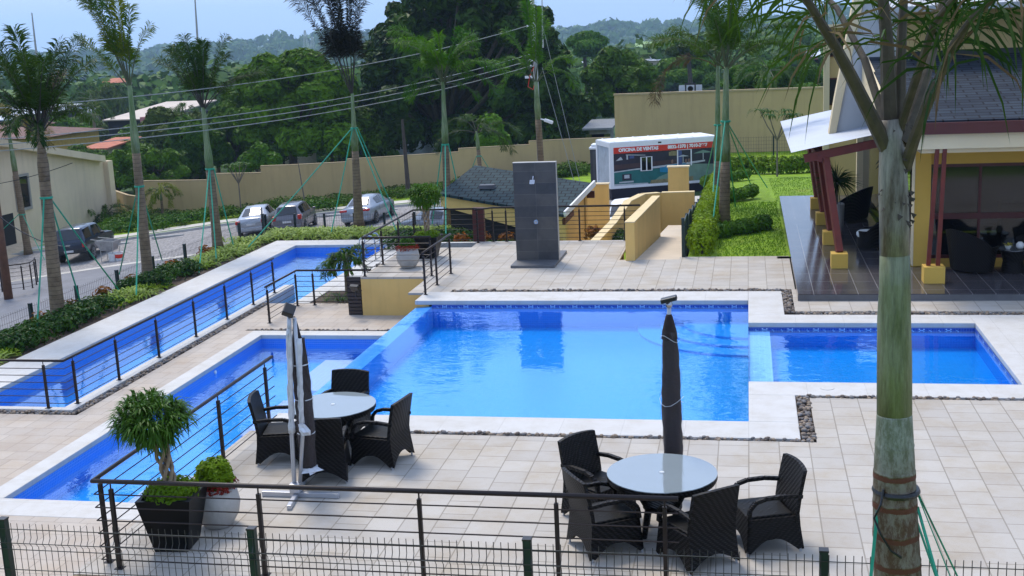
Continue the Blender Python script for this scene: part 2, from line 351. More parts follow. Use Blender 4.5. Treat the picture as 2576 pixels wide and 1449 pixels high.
SHAFT_F = crownshaft_mat('mossy_crownshaft', (.085, .105, .022), (.22, .24, .13))
SHAFT_W = crownshaft_mat('pale_scarred_shaft', (.075, .052, .028), (.30, .275, .22))
# foliage
FROND = leafmat('palm_leaf', (.022, .065, .005), (.08, .16, .010), .45, .25, 1.2)
FROND_D = leafmat('dark_palm_leaf', (.014, .042, .005), (.060, .115, .010), .45, .2, 1.2)
FROND_Y = leafmat('yellow_palm_leaf', (.05, .14, .008), (.20, .22, .012), .45, .3, 1.0)
FROND_DRY = leafmat('dry_palm_leaf', (.10, .06, .03), (.24, .17, .08), .7, .15, 1.0)
L_DARK = leafmat('dark_tree_leaf', (.012, .036, .003), (.085, .165, .010), .5, .15, .75)
L_MID = leafmat('mid_tree_leaf', (.018, .058, .003), (.10, .20, .009), .5, .2, .7)
L_LIGHT = leafmat('light_tree_leaf', (.035, .11, .005), (.11, .23, .010), .5, .25, .6)
L_OLIVE = leafmat('olive_tree_leaf', (.028, .055, .008), (.10, .14, .018), .55, .2, .6)
L_FAR = leafmat('far_tree_leaf', (.016, .055, .006), (.085, .17, .018), .6, .1, .045)
L_SHRUB = leafmat('shrub_leaf', (.025, .09, .004), (.10, .21, .008), .45, .25, 1.5)
L_YEL = leafmat('lime_shrub_leaf', (.07, .16, .006), (.25, .36, .010), .45, .3, 1.2)
L_DKS = leafmat('deep_shrub_leaf', (.02, .06, .006), (.06, .14, .012), .4, .2, 1.5)
L_STRIPE = leafmat('striped_spider_leaf', (.08, .18, .012), (.38, .46, .09), .45, .3, 8)
L_CROTON = leafmat('croton_leaf', (.03, .045, .006), (.34, .10, .010), .45, .25, 4)
L_CRIM = leafmat('crimson_leaf', (.14, .01, .01), (.30, .04, .02), .45, .2, 4)
FROND_G = leafmat('bright_palm_leaf', (.035, .13, .005), (.12, .27, .010), .45, .35, 1.0)
L_GRASS = leafmat('grass_blade', (.07, .17, .010), (.16, .30, .02), .5, .3, 1.0)
L_GREEN = leafmat('fresh_tree_leaf', (.018, .062, .003), (.12, .23, .008), .5, .2, .7)
PETIOLE = simple('frond_petiole', (.07, .085, .03), .6, var=.3, scale=5)
PETIOLE_D = simple('dark_petiole', (.035, .028, .018), .6, var=.3, scale=5)
HAZE, SKY, SUN, EXPO, CLOUD = .00020, .11, 2.0, 0.62, .65
def sm(t): t = max(0., min(1., t)); return t * t * (3 - 2 * t)
def street_z(x): return -2.4 + 0.065 * max(-60, min(0, x))
# ------------------------------------------------------------------ terrain
RIDGE = [(-900, 2), (0, 6), (350, 3), (550, 12), (700, 24), (850, 30), (1000, 20), (1200, 14), (1450, 12), (1540, 22), (1740, 14), (1900, 13),
         (2000, 14), (2070, 24), (2110, 30), (2180, 24), (2400, 14), (3200, 8)]
def az_px(x, y):
    c = _x * 0; v = Vector((x, y, 0)).normalized()
    # camera coordinates of a horizontal direction
    M = Matrix((_x, _y, _u)).transposed(); c = M @ v
    if c.z < .2: return -2000 if c.x < 0 else 4000
    return CX + F * c.x / c.z
def ridge_e(px):
    if px <= RIDGE[0][0]: return RIDGE[0][1]
    for (a, ea), (b, eb) in zip(RIDGE, RIDGE[1:]):
        if px <= b: return ea + (eb - ea) * sm((px - a) / (b - a))
    return RIDGE[-1][1]
def terr(x, y):
    d = math.hypot(x, y)
    h = street_z(x) - .15
    h -= 5.5 * sm((y - 92) / 90) if y > 92 else 0
    if d > 200:
        h -= 15 * sm((d - 200) / 500)
        h += noise.noise(Vector((x * .004, y * .004, 0))) * 5 * sm((d - 250) / 300)
    if d > 900 and y > 0:
        e = ridge_e(az_px(x, y)); top = 5.8 + e * 2000 / F - 9
        k = math.exp(-((d - 2050) / 560) ** 2) if d < 2050 else math.exp(-((d - 2050) / 700) ** 2)
        h = h * (1 - k) + top * k + noise.noise(Vector((x * .006, y * .006, 3))) * 3.5 * k
    if d > 3000: h = h * (1 - sm((d - 3000) / 1200)) - 40 * sm((d - 3000) / 1200)
    if d > 4200 and x < 800:
        h += (40 + 12 * math.sin(x * .0011 + 1)) * math.exp(-((d - 5300) / 450) ** 2) * sm((800 - x) / 2500)
    return h
def make_terrain():
    v = []; f = []
    rad = [0.5, 8, 20, 35, 50, 65, 80, 92]
    while rad[-1] < 6200: rad.append(rad[-1] * 1.045 if rad[-1] > 150 else rad[-1] + 9)
    ang = [-60 + k for k in range(0, 100)] + [42 + 6 * k for k in range(0, 43)]
    na = len(ang)
    for r in rad:
        for a in ang:
            x, y = r * math.sin(R(a)), r * math.cos(R(a)); v.append((x, y, terr(x, y)))
    for i in range(len(rad) - 1):
        for k in range(na):
            k2 = (k + 1) % na; f.append((i * na + k2, i * na + k, (i + 1) * na + k, (i + 1) * na + k2))
    b = MB().add(v, f); o = structure(b.build('ground', TERRAIN, smooth=True))
make_terrain()
def drape(pts_px, name, lift, mat, dist):   # a field patch lying on the far hillside, laid out by its corners (azimuth, distance)
    pass
def field(px0, px1, d0, d1, n=14):
    b = MB(); v = []; f = []
    def dirn(px):
        r = ray(px, 60); q = Vector((r.x, r.y)).normalized(); return q
    for i in range(n + 1):
        for k in range(n + 1):
            q = dirn(px0 + (px1 - px0) * k / n + 10 * noise.noise(Vector((i * .7, k, px0)))); d = d0 + (d1 - d0) * i / n + 25 * noise.noise(Vector((i, k * .8, px1)))
            v.append((q.x * d, q.y * d, terr(q.x * d, q.y * d) + 1.5))
    for i in range(n):
        for k in range(n): f.append((i * (n + 1) + k, i * (n + 1) + k + 1, (i + 1) * (n + 1) + k + 1, (i + 1) * (n + 1) + k))
    return structure(b.add(v, f).build('field', FIELD, smooth=True))
FIELDS = [(1590, 1690, 1250, 1600), (1480, 1560, 1000, 1180), (1880, 1990, 900, 1100), (1640, 1740, 760, 860), (1705, 1800, 1200, 1560), (1790, 1850, 1000, 1250), (2030, 2170, 1150, 1650), (520, 900, 760, 1000), (-40, 20, 500, 600), (310, 360, 620, 760)]
for q in FIELDS: field(*q)

# ------------------------------------------------------------------ street level
def sheet(name, poly, mat, zf, t=0.0, n=1):
    b = MB()
    if t: b.prism(poly, [zf(*p) - t for p in poly], [zf(*p) for p in poly])
    else: b.prism(poly, 0, [zf(*p) for p in poly], sides=False)
    return structure(b.build(name, mat))
zs = lambda o: (lambda x, y: street_z(x) + o)
def SP(px, py):        # a point of the street surface
    r = ray(px, py); a, bb = -2.4, .065
    t = (a - H) / (r.z - bb * r.x); return (r.x * t, r.y * t)
def strip(name, left, right, mat, o, t=0):     # left/right: polylines of street points
    b = MB(); n = len(left)
    for i in range(n - 1):
        q = [left[i], right[i], right[i + 1], left[i + 1]]
        v = [(p[0], p[1], street_z(p[0]) + o) for p in q]
        if t: b.prism(q, [z[2] - t for z in v], [z[2] for z in v])
        else:
            ar = sum(q[j][0] * q[(j + 1) % 4][1] - q[(j + 1) % 4][0] * q[j][1] for j in range(4))
            b.add(v, [(0, 1, 2, 3) if ar > 0 else (3, 2, 1, 0)])
    return structure(b.build(name, mat))
# asphalt carriageway between the planting strip and the parking bays
road_in = [(-19.4, 8), (-19.4, 22), (-19.4, 30), (-19.4, 38), (-19.2, 45.2), (-14, 46.2), (-9.5, 46.4), (0, 46.6)]
bay_in = [(-46, 30), (-43, 42), (-38, 49.5), (-31.6, 53.4), (-26.5, 55.6), (-19.5, 57.6), (-10, 58.6), (0, 58.8)]
curb = [(-52, 38), (-49, 51), (-42, 59.2), (-35.6, 62.6), (-30.6, 65.6), (-23, 67.4), (-14, 68.0), (-9.6, 67.8)]
strip('road', road_in, bay_in, ASPHALT, 0.0)
strip('parking_bays', bay_in, curb, GRAVEL, 0.004)
def off(pl, d):
    o = []
    for i, p in enumerate(pl):
        a = pl[max(i - 1, 0)]; c = pl[min(i + 1, len(pl) - 1)]; dx, dy = c[0] - a[0], c[1] - a[1]; L_ = math.hypot(dx, dy)
        o.append((p[0] - dy / L_ * d, p[1] + dx / L_ * d))
    return o
strip('gutter', off(bay_in, -.02), off(bay_in, -.55), SIDEWALK, .008)
strip('curb', off(curb, 0), off(curb, .18), CONC, .14, .25)
strip('curb_grass', off(curb, .18), off(curb, .7), LAWN, .10, .2)
strip('sidewalk', off(curb, .7), off(curb, 2.1), SIDEWALK, .14, .25)
wall_line = [(-75, 66), (-60, 74), (-47.5, 82.5), (-37.5, 85.5), (-27, 86.4), (-19, 86.6), (-9, 86.6), (-1.4, 86)]
b = MB(); inner = off(curb, 2.1)
gl = [inner[0], inner[1], inner[2], inner[3], inner[4], inner[5], inner[6], inner[7]]
gw = [(-75, 58), (-64, 70), (-52, 80), (-40, 85), (-30, 86.2), (-21, 86.5), (-12, 86.5), (-5, 86.4)]
v = [];f = []
for i in range(8):
    for k in range(9):
        t = k / 8; x = gl[i][0] * (1 - t) + gw[i][0] * t; y = gl[i][1] * (1 - t) + gw[i][1] * t
        v.append((x, y, street_z(x) + .12 + t * .45 * sm(t * 1.5)))
for i in range(7):
    for k in range(8): f.append((i * 9 + k, (i + 1) * 9 + k, (i + 1) * 9 + k + 1, i * 9 + k + 1))
structure(MB().add(v, f).build('verge_lawn', LAWN, smooth=True))
# kerb stops at the head of the bays
STOP = MB(); STOP.prism([(-.9, -.08), (.9, -.08), (.82, .08), (-.82, .08)], 0, .12)
ws = None
for k, (x, y, a) in enumerate([(-35.2, 60.9, 27), (-32.6, 62.4, 30), (-24.0, 65.8, 14), (-20.9, 66.3, 8)]):
    if ws is None: ws = STOP.build('wheel_stop', CONC, bevel=.02)
    else: o = ws.copy(); COL.objects.link(o); ws = o
    ws.location = (x, y, street_z(x) + .004); ws.rotation_euler.z = R(a)
    tag(ws, ['long concrete wheel stop on the cobbles nearest the dark pickup', 'concrete wheel stop between the pickup and the three parked cars', 'concrete wheel stop ahead of the dark grey hatchback',
             'concrete wheel stop ahead of the silver saloon by the hut'][k], 'wheel stop', 'concrete wheel stops at the head of the parking bays')

# ------------------------------------------------------------------ decks
ZL = -1.0
def flat_poly(name, polys, z, mat, t=.14):
    b = MB()
    for p in polys: b.prism(p, z - t, z)
    return structure(b.build(name, mat))
def rects(*rs): return [[(a, c), (b_, c), (b_, d), (a, d)] for a, b_, c, d in rs]
# upper deck, laid round the pools (x0, x1, y0, y1)
G = .22   # pebble channel width
flat_poly('upper_deck', rects((-7.62, 26, 11.5, 16.58), (.95, 26, 16.58, 18.70),
    (.95, 1.05, 24.72, 26.9), (1.05, 26, 24.72, 25.7), (5.75, 26, 18.70, 24.72),
    (-6.9, .73, 26.9, 30.6), (.73, 1.03, 26.9, 30.9), (-9.7, -6.9, 28.5, 32.7), (-7.9, -6.9, 26.6, 28.5), (-6.9, -3.3, 30.6, 33.55), (-1.75, 1.03, 30.6, 30.95), (-7.75, -6.9, 32.7, 33.55)), 0, PAVE, .05)
flat_poly('lower_deck', rects((-28, -7.6, 7.0, 15.3), (-7.6, 26, 7.0, 11.38), (-28, -11.99, 15.3, 20.12), (-12.82, -11.99, 20.12, 26.86), (-12.82, -12.22, 26.86, 29.9), (-12.22, -7.45, 26.98, 28.6), (-12.22, -9.75, 28.6, 29.9)), ZL, PAVE_LOW)
structure(MB().box(-30, 26, .5, 7.0, -1.4, -1.05).build('garden_bed', LAWN))
# retaining faces of the upper deck
wl = MB().box(-7.60, -7.5, 11.5, 16.9, -1.3, -.052); wl.box(-7.62, 26, 11.38, 11.5, -1.3, -.02)
tag(wl.build('retaining_wall', OCHRE), 'low ochre wall carrying the near edge of the upper terrace', 'wall')
# coping, one slab 6 mm proud round each pool
def coping(name, rs, z, t=.1):
    b = MB()
    for p in rects(*rs): b.prism(p, z - t, z)
    return structure(b.build(name, COPING, bevel=.012))
Z1 = .006
coping('pool_coping', [(-7.5, .73, 16.70, 17.46), (0, .73, 17.46, 18.82), (0, 5.45, 18.82, 19.57), (4.31, 5.45, 19.57, 24.4), (0, 4.31, 23.7, 24.4), (0, .73, 24.4, 26.68), (-7.5, 0, 25.74, 26.68)], Z1)
LK = ZL + .006
coping('lower_pool_coping', [(-11.98, -7.62, 15.3, 15.95), (-12.0, -11.62, 15.95, 26.42), (-12.0, -7.5, 26.42, 26.85)], LK)
coping('lap_pool_coping', [(-16.72, -15.6, 20.4, 39.1), (-16.72, -11.7, 39.1, 40.1), (-12.15, -11.7, 29.95, 39.1)], LK)
coping('lap_pool_curb', [(-13.3, -13.02, 20.32, 32.2), (-24, -13.3, 20.32, 20.5)], LK + .03, .5)
tag(MB().box(-13.018, -13.0, 29.92, 32.2, -1.7, LK + .02).build('curb_facing', CONC), 'dark stained side of the curb wall ending in the lap pool', 'wall')
# basins
def basin(name, x0, x1, y0, y1, zt, zb, sides='nswe', mat=MOSAIC, bot=None, sm_=MOSAIC_SIDE, fm=MOSAIC_FRONT):
    b = MB(); b.quad((x0, y0, zb), (x1, y0, zb), (x1, y1, zb), (x0, y1, zb), 0)
    if 'n' in sides: b.quad((x0, y1, zb), (x1, y1, zb), (x1, y1, zt), (x0, y1, zt), 2)
    if 's' in sides: b.quad((x1, y0, zb), (x0, y0, zb), (x0, y0, zt), (x1, y0, zt), 2)
    if 'w' in sides: b.quad((x0, y0, zb), (x0, y1, zb), (x0, y1, zt), (x0, y0, zt), 1)
    if 'e' in sides: b.quad((x1, y1, zb), (x1, y0, zb), (x1, y0, zt), (x1, y1, zt), 1)
    return structure(b.build(name, [bot or mat, sm_, fm]))
MS_L = tilemat('pool_wall_side', (.002, .22, .76), (.003, .25, .82), (.02, .30, .86), .05, .05, .004, 0, 2, 0, .25, bump=0, axes='yz')
MF_L = tilemat('pool_wall_front', (.002, .22, .76), (.003, .25, .82), (.02, .30, .86), .05, .05, .004, 0, 2, 0, .25, bump=0, axes='xz')
basin('main_pool_basin', -7.1, 0, 17.46, 25.74, -.09, -.62, 'nse', sm_=MS_L, fm=MF_L)
basin('side_pool_basin', .012, 4.31, 19.57, 23.7, -.09, -.5, 'nse', sm_=MS_L, fm=MF_L)
structure(MB().box(0.0, .42, 19.572, 23.698, -.62, -.17).build('pool_step', MOSAIC_PALE))
basin('lap_pool_basin', -15.6, -13.3, 20.5, 39.1, ZL - .09, -1.8, 'nsw')
basin('lap_pool_basin', -13.29, -12.15, 29.93, 39.1, ZL - .09, -1.8, 'nse')
structure(MB().box(-13.3, -12.15, 29.935, 30.6, -1.8, -1.45).box(-13.3, -12.15, 30.6, 31.2, -1.8, -1.6).build('pool_step', MOSAIC_PALE))
basin('lower_pool_basin', -11.62, -7.5, 15.95, 26.42, ZL - .09, -1.6, 'nsw')
structure(MB().box(-9.9, -7.62, 15.952, 17.9, -1.6, -1.30).box(-9.4, -7.7, 20.0, 22.2, -1.6, -1.30).box(-9.6, -7.7, 22.9, 25.3, -1.6, -1.30).build('pool_bench', PINK))
# circular steps in the far right corner of the main pool
b = MB()
for k, (r_, z) in enumerate(((2.4, -.57), (1.9, -.52), (1.4, -.47))):
    n = 18; poly = [(-.003, 25.737)] + [(-.003 - r_ * math.sin(PI / 2 * i / n), 25.737 - r_ * math.cos(PI / 2 * i / n)) for i in range(n + 1)]
    b.prism(poly, z - .2, z)
structure(b.build('pool_step', MOSAIC_STEP))
# infinity edge: tiled weir wall
structure(MB().prism([(-7.5, 17.46), (-7.1, 17.46), (-7.1, 25.74), (-7.5, 25.74)], -2.0, [-.17, -.135, -.135, -.17]).build('infinity_edge', MOSAIC_WEIR))
structure(MB().box(-7.5, -7.1, 16.9, 17.458, -2.0, -.1).build('weir_abutment', OCHRE))
# patterned waterline bands (dark mosaic with pale star motifs)
def band(name, x0, x1, y, z0, z1):
    b = MB(); b.box(x0, x1, y - .008, y - .002, z0, z1)
    s = .022; k = x0 + .3
    while k < x1 - .2:
        for dx, dz in ((0, 0), (-2, 1), (2, 1), (-2, -1), (2, -1), (-1, 0), (1, 0), (-8, 0), (8, -1), (7, 0), (-7, -1)):
            c = (k + dx * s, z0 * .45 + z1 * .55 + dz * s)
            b.box(c[0] - s * .48, c[0] + s * .48, y - .011, y - .0085, c[1] - s * .48, c[1] + s * .48, 1)
        k += .5
    return structure(b.build(name, [MOSAIC_DARK, WHITE_T]))
band('pool_tile_band', -7.1, -.01, 25.738, -.19, -.092)
band('pool_tile_band', .02, 4.30, 23.698, -.20, -.092)
b = MB(); b.box(4.302, 4.308, 19.575, 23.69, -.20, -.092)
k = 19.8
while k < 23.5:
    for dx, dz in ((0, 0), (-2, 1), (2, 1), (-2, -1), (2, -1), (-1, 0), (1, 0)): b.box(4.298, 4.3015, k + dx * .022 - .01, k + dx * .022 + .01, -.145 + dz * .022 - .01, -.145 + dz * .022 + .01, 1)
    k += .5
structure(b.build('pool_tile_band', [tilemat('dark_band_side', (.01, .03, .24), (.015, .05, .34), (.10, .16, .45), .05, .05, .006, 0, 2, 0, .3, bump=0, axes='yz'), WHITE_T]))
def water(name, rs, z, mat):
    b = MB()
    for p in rects(*rs): b.prism(p, 0, z, sides=False)
    return structure(b.build(name, mat))
water('water', [(-7.44, 0, 17.46, 25.74), (0, 4.31, 19.57, 23.7)], -.125, W_MAIN)
water('water', [(-15.6, -13.3, 20.5, 39.1), (-13.3, -12.15, 29.9, 39.1)], -1.26, W_LAP)
water('water', [(-11.62, -7.5, 15.95, 26.42)], -1.21, W_KID)
# planting bed and slope beyond the lap pool
v = []; f = []
line = [(-16.72, 8), (-16.72, 20), (-16.72, 30), (-16.72, 40.12), (-11.5, 40.12), (-9.7, 40.12)]
outl = [(-19.3, 8), (-19.3, 20), (-19.3, 31), (-19.2, 44.6), (-13, 45.6), (-9.7, 45.6)]
for a, c in zip(line, outl):
    for t, dz in ((0, -.06), (.35, -.05), (.7, -.25), (.86, -.9), (1, None)):
        x = a[0] * (1 - t) + c[0] * t; y = a[1] * (1 - t) + c[1] * t
        v.append((x, y, ZL + dz if dz is not None else street_z(x) - .1))
for i in range(5):
    for k in range(4): f.append((i * 5 + k, (i + 1) * 5 + k, (i + 1) * 5 + k + 1, i * 5 + k + 1))
structure(MB().add(v, [tuple(reversed(q)) for q in f]).build('planting_bed', SOIL, smooth=True))
# small lawn and path between the platform, the hut and the ramp
structure(MB().box(-11.7, -3.45, 33.7, 39.5, -2.2, -1.02).build('garden_lawn', LAWN))
structure(MB().box(-11.7, -9.72, 31.5, 39.1, -1.3, -1.0).build('side_path', COPING))
structure(MB().box(-5.4, -4.6, 35.4, 36.2, -1.1, -.99).box(-6.6, -5.9, 34.4, 35.1, -1.1, -.985).build('stepping_stone', SIDEWALK))
structure(MB().box(-9.7, -3.5, 33.55, 33.7, -1.4, -.012).build('deck_edge', COPING))
structure(MB().box(-9.7, 0, 39.5, 46, -3.2, -2.2).box(-4.6, -1.0, 44, 60, -3.2, -2.35).build('back_path', SIDEWALK))

# pebble channels: stuff
def pebbles(name, segs, z, seed=1):
    rr = random.Random(seed); b = MB()
    for x0, x1, y0, y1 in segs:
        n = int(abs(x1 - x0) * abs(y1 - y0) * 330)
        for _ in range(n):
            x, y = rr.uniform(x0 + .02, x1 - .02), rr.uniform(y0 + .02, y1 - .02); r_ = rr.uniform(.022, .05); e = rr.uniform(.6, 1); a0 = rr.uniform(0, PI)
            zz = z - .045 + rr.uniform(0, .04)
            vs = []
            for hh, q in ((-.3, .8), (.25, 1), (.62, .6)):
                for k in range(6):
                    a = k * PI / 3; px, py = r_ * q * math.cos(a), r_ * e * q * math.sin(a)
                    vs.append((x + px * math.cos(a0) - py * math.sin(a0), y + px * math.sin(a0) + py * math.cos(a0), zz + hh * r_))
            fs = [(i * 6 + k, i * 6 + (k + 1) % 6, (i + 1) * 6 + (k + 1) % 6, (i + 1) * 6 + k) for i in range(2) for k in range(6)] + [tuple(range(12, 18))]
            b.add(vs, fs, rr.randrange(3))
    for x0, x1, y0, y1 in segs: b.box(x0, x1, y0, y1, z - .12, z - .06, 3)
    o = b.build(name, [PEB, simple(name + '_grey', (.16, .15, .145), .7, var=.3), simple(name + '_tan', (.24, .18, .125), .7, var=.3), SOIL], smooth=True)
    tag(o, kind='stuff'); return o
pebbles('pebbles', [(-5.3, .95, 16.58, 16.7), (.73, .95, 16.7, 18.70), (.73, 26, 18.70, 18.82), (.73, .95, 24.62, 26.9), (.95, 5.75, 24.4, 24.62), (5.47, 5.75, 18.82, 24.4), (-6.9, .73, 26.68, 26.9)], .02, 3)
pebbles('pebbles', [(-13.02, -12.82, 20.3, 29.9), (-20, -12.9, 20.12, 20.32), (-11.98, -7.9, 26.86, 26.98)], ZL + .02, 4)
# lawn on the right
v = []; f = []
def lawn_z(x, y): return -.02 - 2.2 * sm((y - 31) / 46) * 1.0
xs = [-1.55, -1.0, 0, 1.03, 2, 4, 7, 12, 20]; ys = [30.95 + k * 1.5 for k in range(38)]
for y in ys:
    for x in xs: v.append((x, y, lawn_z(x, y)))
for i in range(len(ys) - 1):
    for k in range(len(xs) - 1): f.append((i * 9 + k, i * 9 + k + 1, (i + 1) * 9 + k + 1, (i + 1) * 9 + k))
structure(MB().add(v, f).build('lawn', LAWN, smooth=True))
# ramp floor
structure(MB().prism([(-2.9, 30.5), (-1.72, 30.5), (-1.72, 44.0), (-2.9, 44.0)], [-.2, -.2, -2.2, -2.2], [.0, .0, -1.25, -1.25]).build('ramp_path', simple('ramp_concrete', (.60, .50, .38), .85, var=.08, scale=1.5)))
# ------------------------------------------------------------------ foliage generators
def leafcloud(b, lobes, n, size, rr, mi=0, shell=.55, flat=.0):
    """n leaf-sized faces over a set of ellipsoid lobes (x, y, z, rx, ry, rz)."""
    w = [l[3] * l[4] + l[4] * l[5] for l in lobes]; tot = sum(w)
    for l, wi in zip(lobes, w):
        for _ in range(int(n * wi / tot)):
            d = Vector((rr.gauss(0, 1), rr.gauss(0, 1), rr.gauss(0, 1))).normalized()
            if d.z < -.35 and rr.random() < .6: d.z = -d.z
            k = shell + (1.06 - shell) * math.sqrt(rr.random())
            k *= 1 + .16 * noise.noise(d * 3 + Vector((l[0], l[1], l[2])))
            p = Vector((l[0] + d.x * l[3] * k, l[1] + d.y * l[4] * k, l[2] + d.z * l[5] * k))
            nrm = (d + Vector((rr.gauss(0, .36), rr.gauss(0, .36), rr.gauss(0, .36) + .25))).normalized()
            t = nrm.orthogonal().normalized(); t = (Matrix.Rotation(rr.uniform(0, 2 * PI), 3, nrm) @ t); u = nrm.cross(t)
            s = size * rr.uniform(.6, 1.3); c = nrm * s * .18
            b.add([p - t * s, p + u * s * .5 + c, p + t * s, p - u * s * .5 + c], [(0, 1, 2, 3)], mi)
def limbs(b, trunk_h, r, lobes, rr, lean=(0, 0), nside=7):
    top = Vector((lean[0], lean[1], trunk_h))
    b.tube([(0, 0, -.3), (lean[0] * .2, lean[1] * .2, trunk_h * .3), (lean[0] * .6, lean[1] * .6, trunk_h * .7), top], [r * 1.25, r, r * .85, r * .7], nside)
    for l in lobes:
        c = Vector(l[:3]); m = top.lerp(c, .5) + Vector((rr.uniform(-.3, .3), rr.uniform(-.3, .3), -.08 * (c - top).length))
        b.tube([top - Vector((0, 0, trunk_h * .12)), m, c], [r * .5, r * .32, r * .12], 5)
def crown_lobes(rr, w, h, z0, n, flat=1.0):
    L_ = []
    for k in range(n):
        a = 2 * PI * k / n + rr.uniform(-.4, .4); d = w * rr.uniform(.35, .62)
        L_.append((d * math.cos(a), d * math.sin(a), z0 + h * rr.uniform(.25, .55), w * rr.uniform(.32, .46), w * rr.uniform(.32, .46), h * rr.uniform(.22, .36) * flat))
    for k in range(max(2, n // 2)):
        L_.append((rr.uniform(-.25, .25) * w, rr.uniform(-.25, .25) * w, z0 + h * rr.uniform(.6, .78), w * rr.uniform(.3, .45), w * rr.uniform(.3, .45), h * rr.uniform(.2, .3) * flat))
    return L_
def tree_proto(seed, w, h, trunk, n, size, mat, lob=6, flat=1.0, r=.25, bark=None, label=None):
    rr = random.Random(seed); L_ = crown_lobes(rr, w, h - trunk, trunk, lob, flat)
    root = empty('tree', (0, 0, 0), label, 'tree')
    b = MB(); limbs(b, trunk * 1.05, r, L_, rr); b.build('trunk', bark or BARKD, root, smooth=True)
    b = MB(); leafcloud(b, L_, n, size, rr); b.build('crown', mat, root)
    return root
PROT = {}
def tree(kind, x, y, z, s=1.0, rot=0, label=None, group=None, sz=1.0, name=None):
    p = PROT[kind]
    o = copy_tree(p['o']) if p['used'] else p['o']; p['used'] = True
    o.location = (x, y, z); o.scale = (s, s, s * sz); o.rotation_euler.z = rot
    if name: o.name = name
    tag(o, label, 'tree', group); return o
def proto(kind, o): PROT[kind] = {'o': o, 'used': False}
proto('round', tree_proto(11, 4.6, 9.5, 2.2, 5200, .34, L_MID, 7))
proto('dark', tree_proto(12, 4.8, 10, 1.8, 5600, .36, L_DARK, 8))
proto('light', tree_proto(13, 4.4, 7.5, 2.0, 4600, .30, L_LIGHT, 6, .8))
proto('umbrella', tree_proto(14, 7.5, 9, 4.5, 5200, .30, L_LIGHT, 9, .7))
proto('olive', tree_proto(15, 4.2, 8, 2.0, 4200, .30, L_OLIVE, 6))
proto('bush', tree_proto(16, 2.6, 3.2, .4, 2600, .26, L_SHRUB, 6, 1.0, .1))

def frond(b, base, d0, length, droop, n=22, ll=.5, lw=.03, rr=None, mi=0, mr=1, plume=.5, side=None, r=.024, start=.28, seg=9, hang=.5, tipd=None):
    """Feather leaf: a curved midrib (mi=mr) with leaflets along it (mi)."""
    base = Vector(base); d = Vector(d0).normalized(); pts = [base]; p = base.copy(); dirs = [d.copy()]
    for i in range(seg):
        d = (d + Vector((0, 0, -droop / seg * (1 + i * .25)))).normalized()
        if side: d = (d + Vector(side) / seg).normalized()
        p = p + d * (length / seg); pts.append(p.copy()); dirs.append(d.copy())
    b.tube(pts, [r * (1 - .8 * i / seg) for i in range(seg + 1)], 5, mr)
    for i in range(n):
        t = start + (1 - start) * (i + .5) / n; k = min(seg - 1, int(t * seg)); fr = t * seg - k
        p = pts[k].lerp(pts[k + 1], fr); d = dirs[k + 1]
        sidev = d.cross(Vector((0, 0, 1)))
        sidev = sidev.normalized() if sidev.length > .05 else Vector((1, 0, 0)); up = sidev.cross(d).normalized()
        env = math.sin(PI * min(1, .18 + .82 * (1 - abs(2 * (t - start) / (1 - start) - .85) * .75)))
        L2 = ll * max(.35, env) * rr.uniform(.8, 1.15)
        for s in (-1, 1):
            v = (sidev * s * rr.uniform(.5, 1.0) + d * rr.uniform(.5, 1.1) + up * rr.uniform(-plume, plume)).normalized()
            m = p + v * L2 * .55; e = m + (v + Vector((0, 0, -hang * rr.uniform(.7, 1.4)))).normalized() * L2 * .45
            wv = v.cross(up); wv = (wv.normalized() if wv.length > .05 else sidev) * lw
            b.add([p, m - wv, m + wv, e], [(0, 1, 2), (1, 3, 2)], mi)
def trunk_pts(a, c, n=9, bow=0.0, ax=(1, 0, 0)):
    a, c = Vector(a), Vector(c)
    return [a.lerp(c, i / n) + Vector(ax) * bow * math.sin(PI * i / n) for i in range(n + 1)]
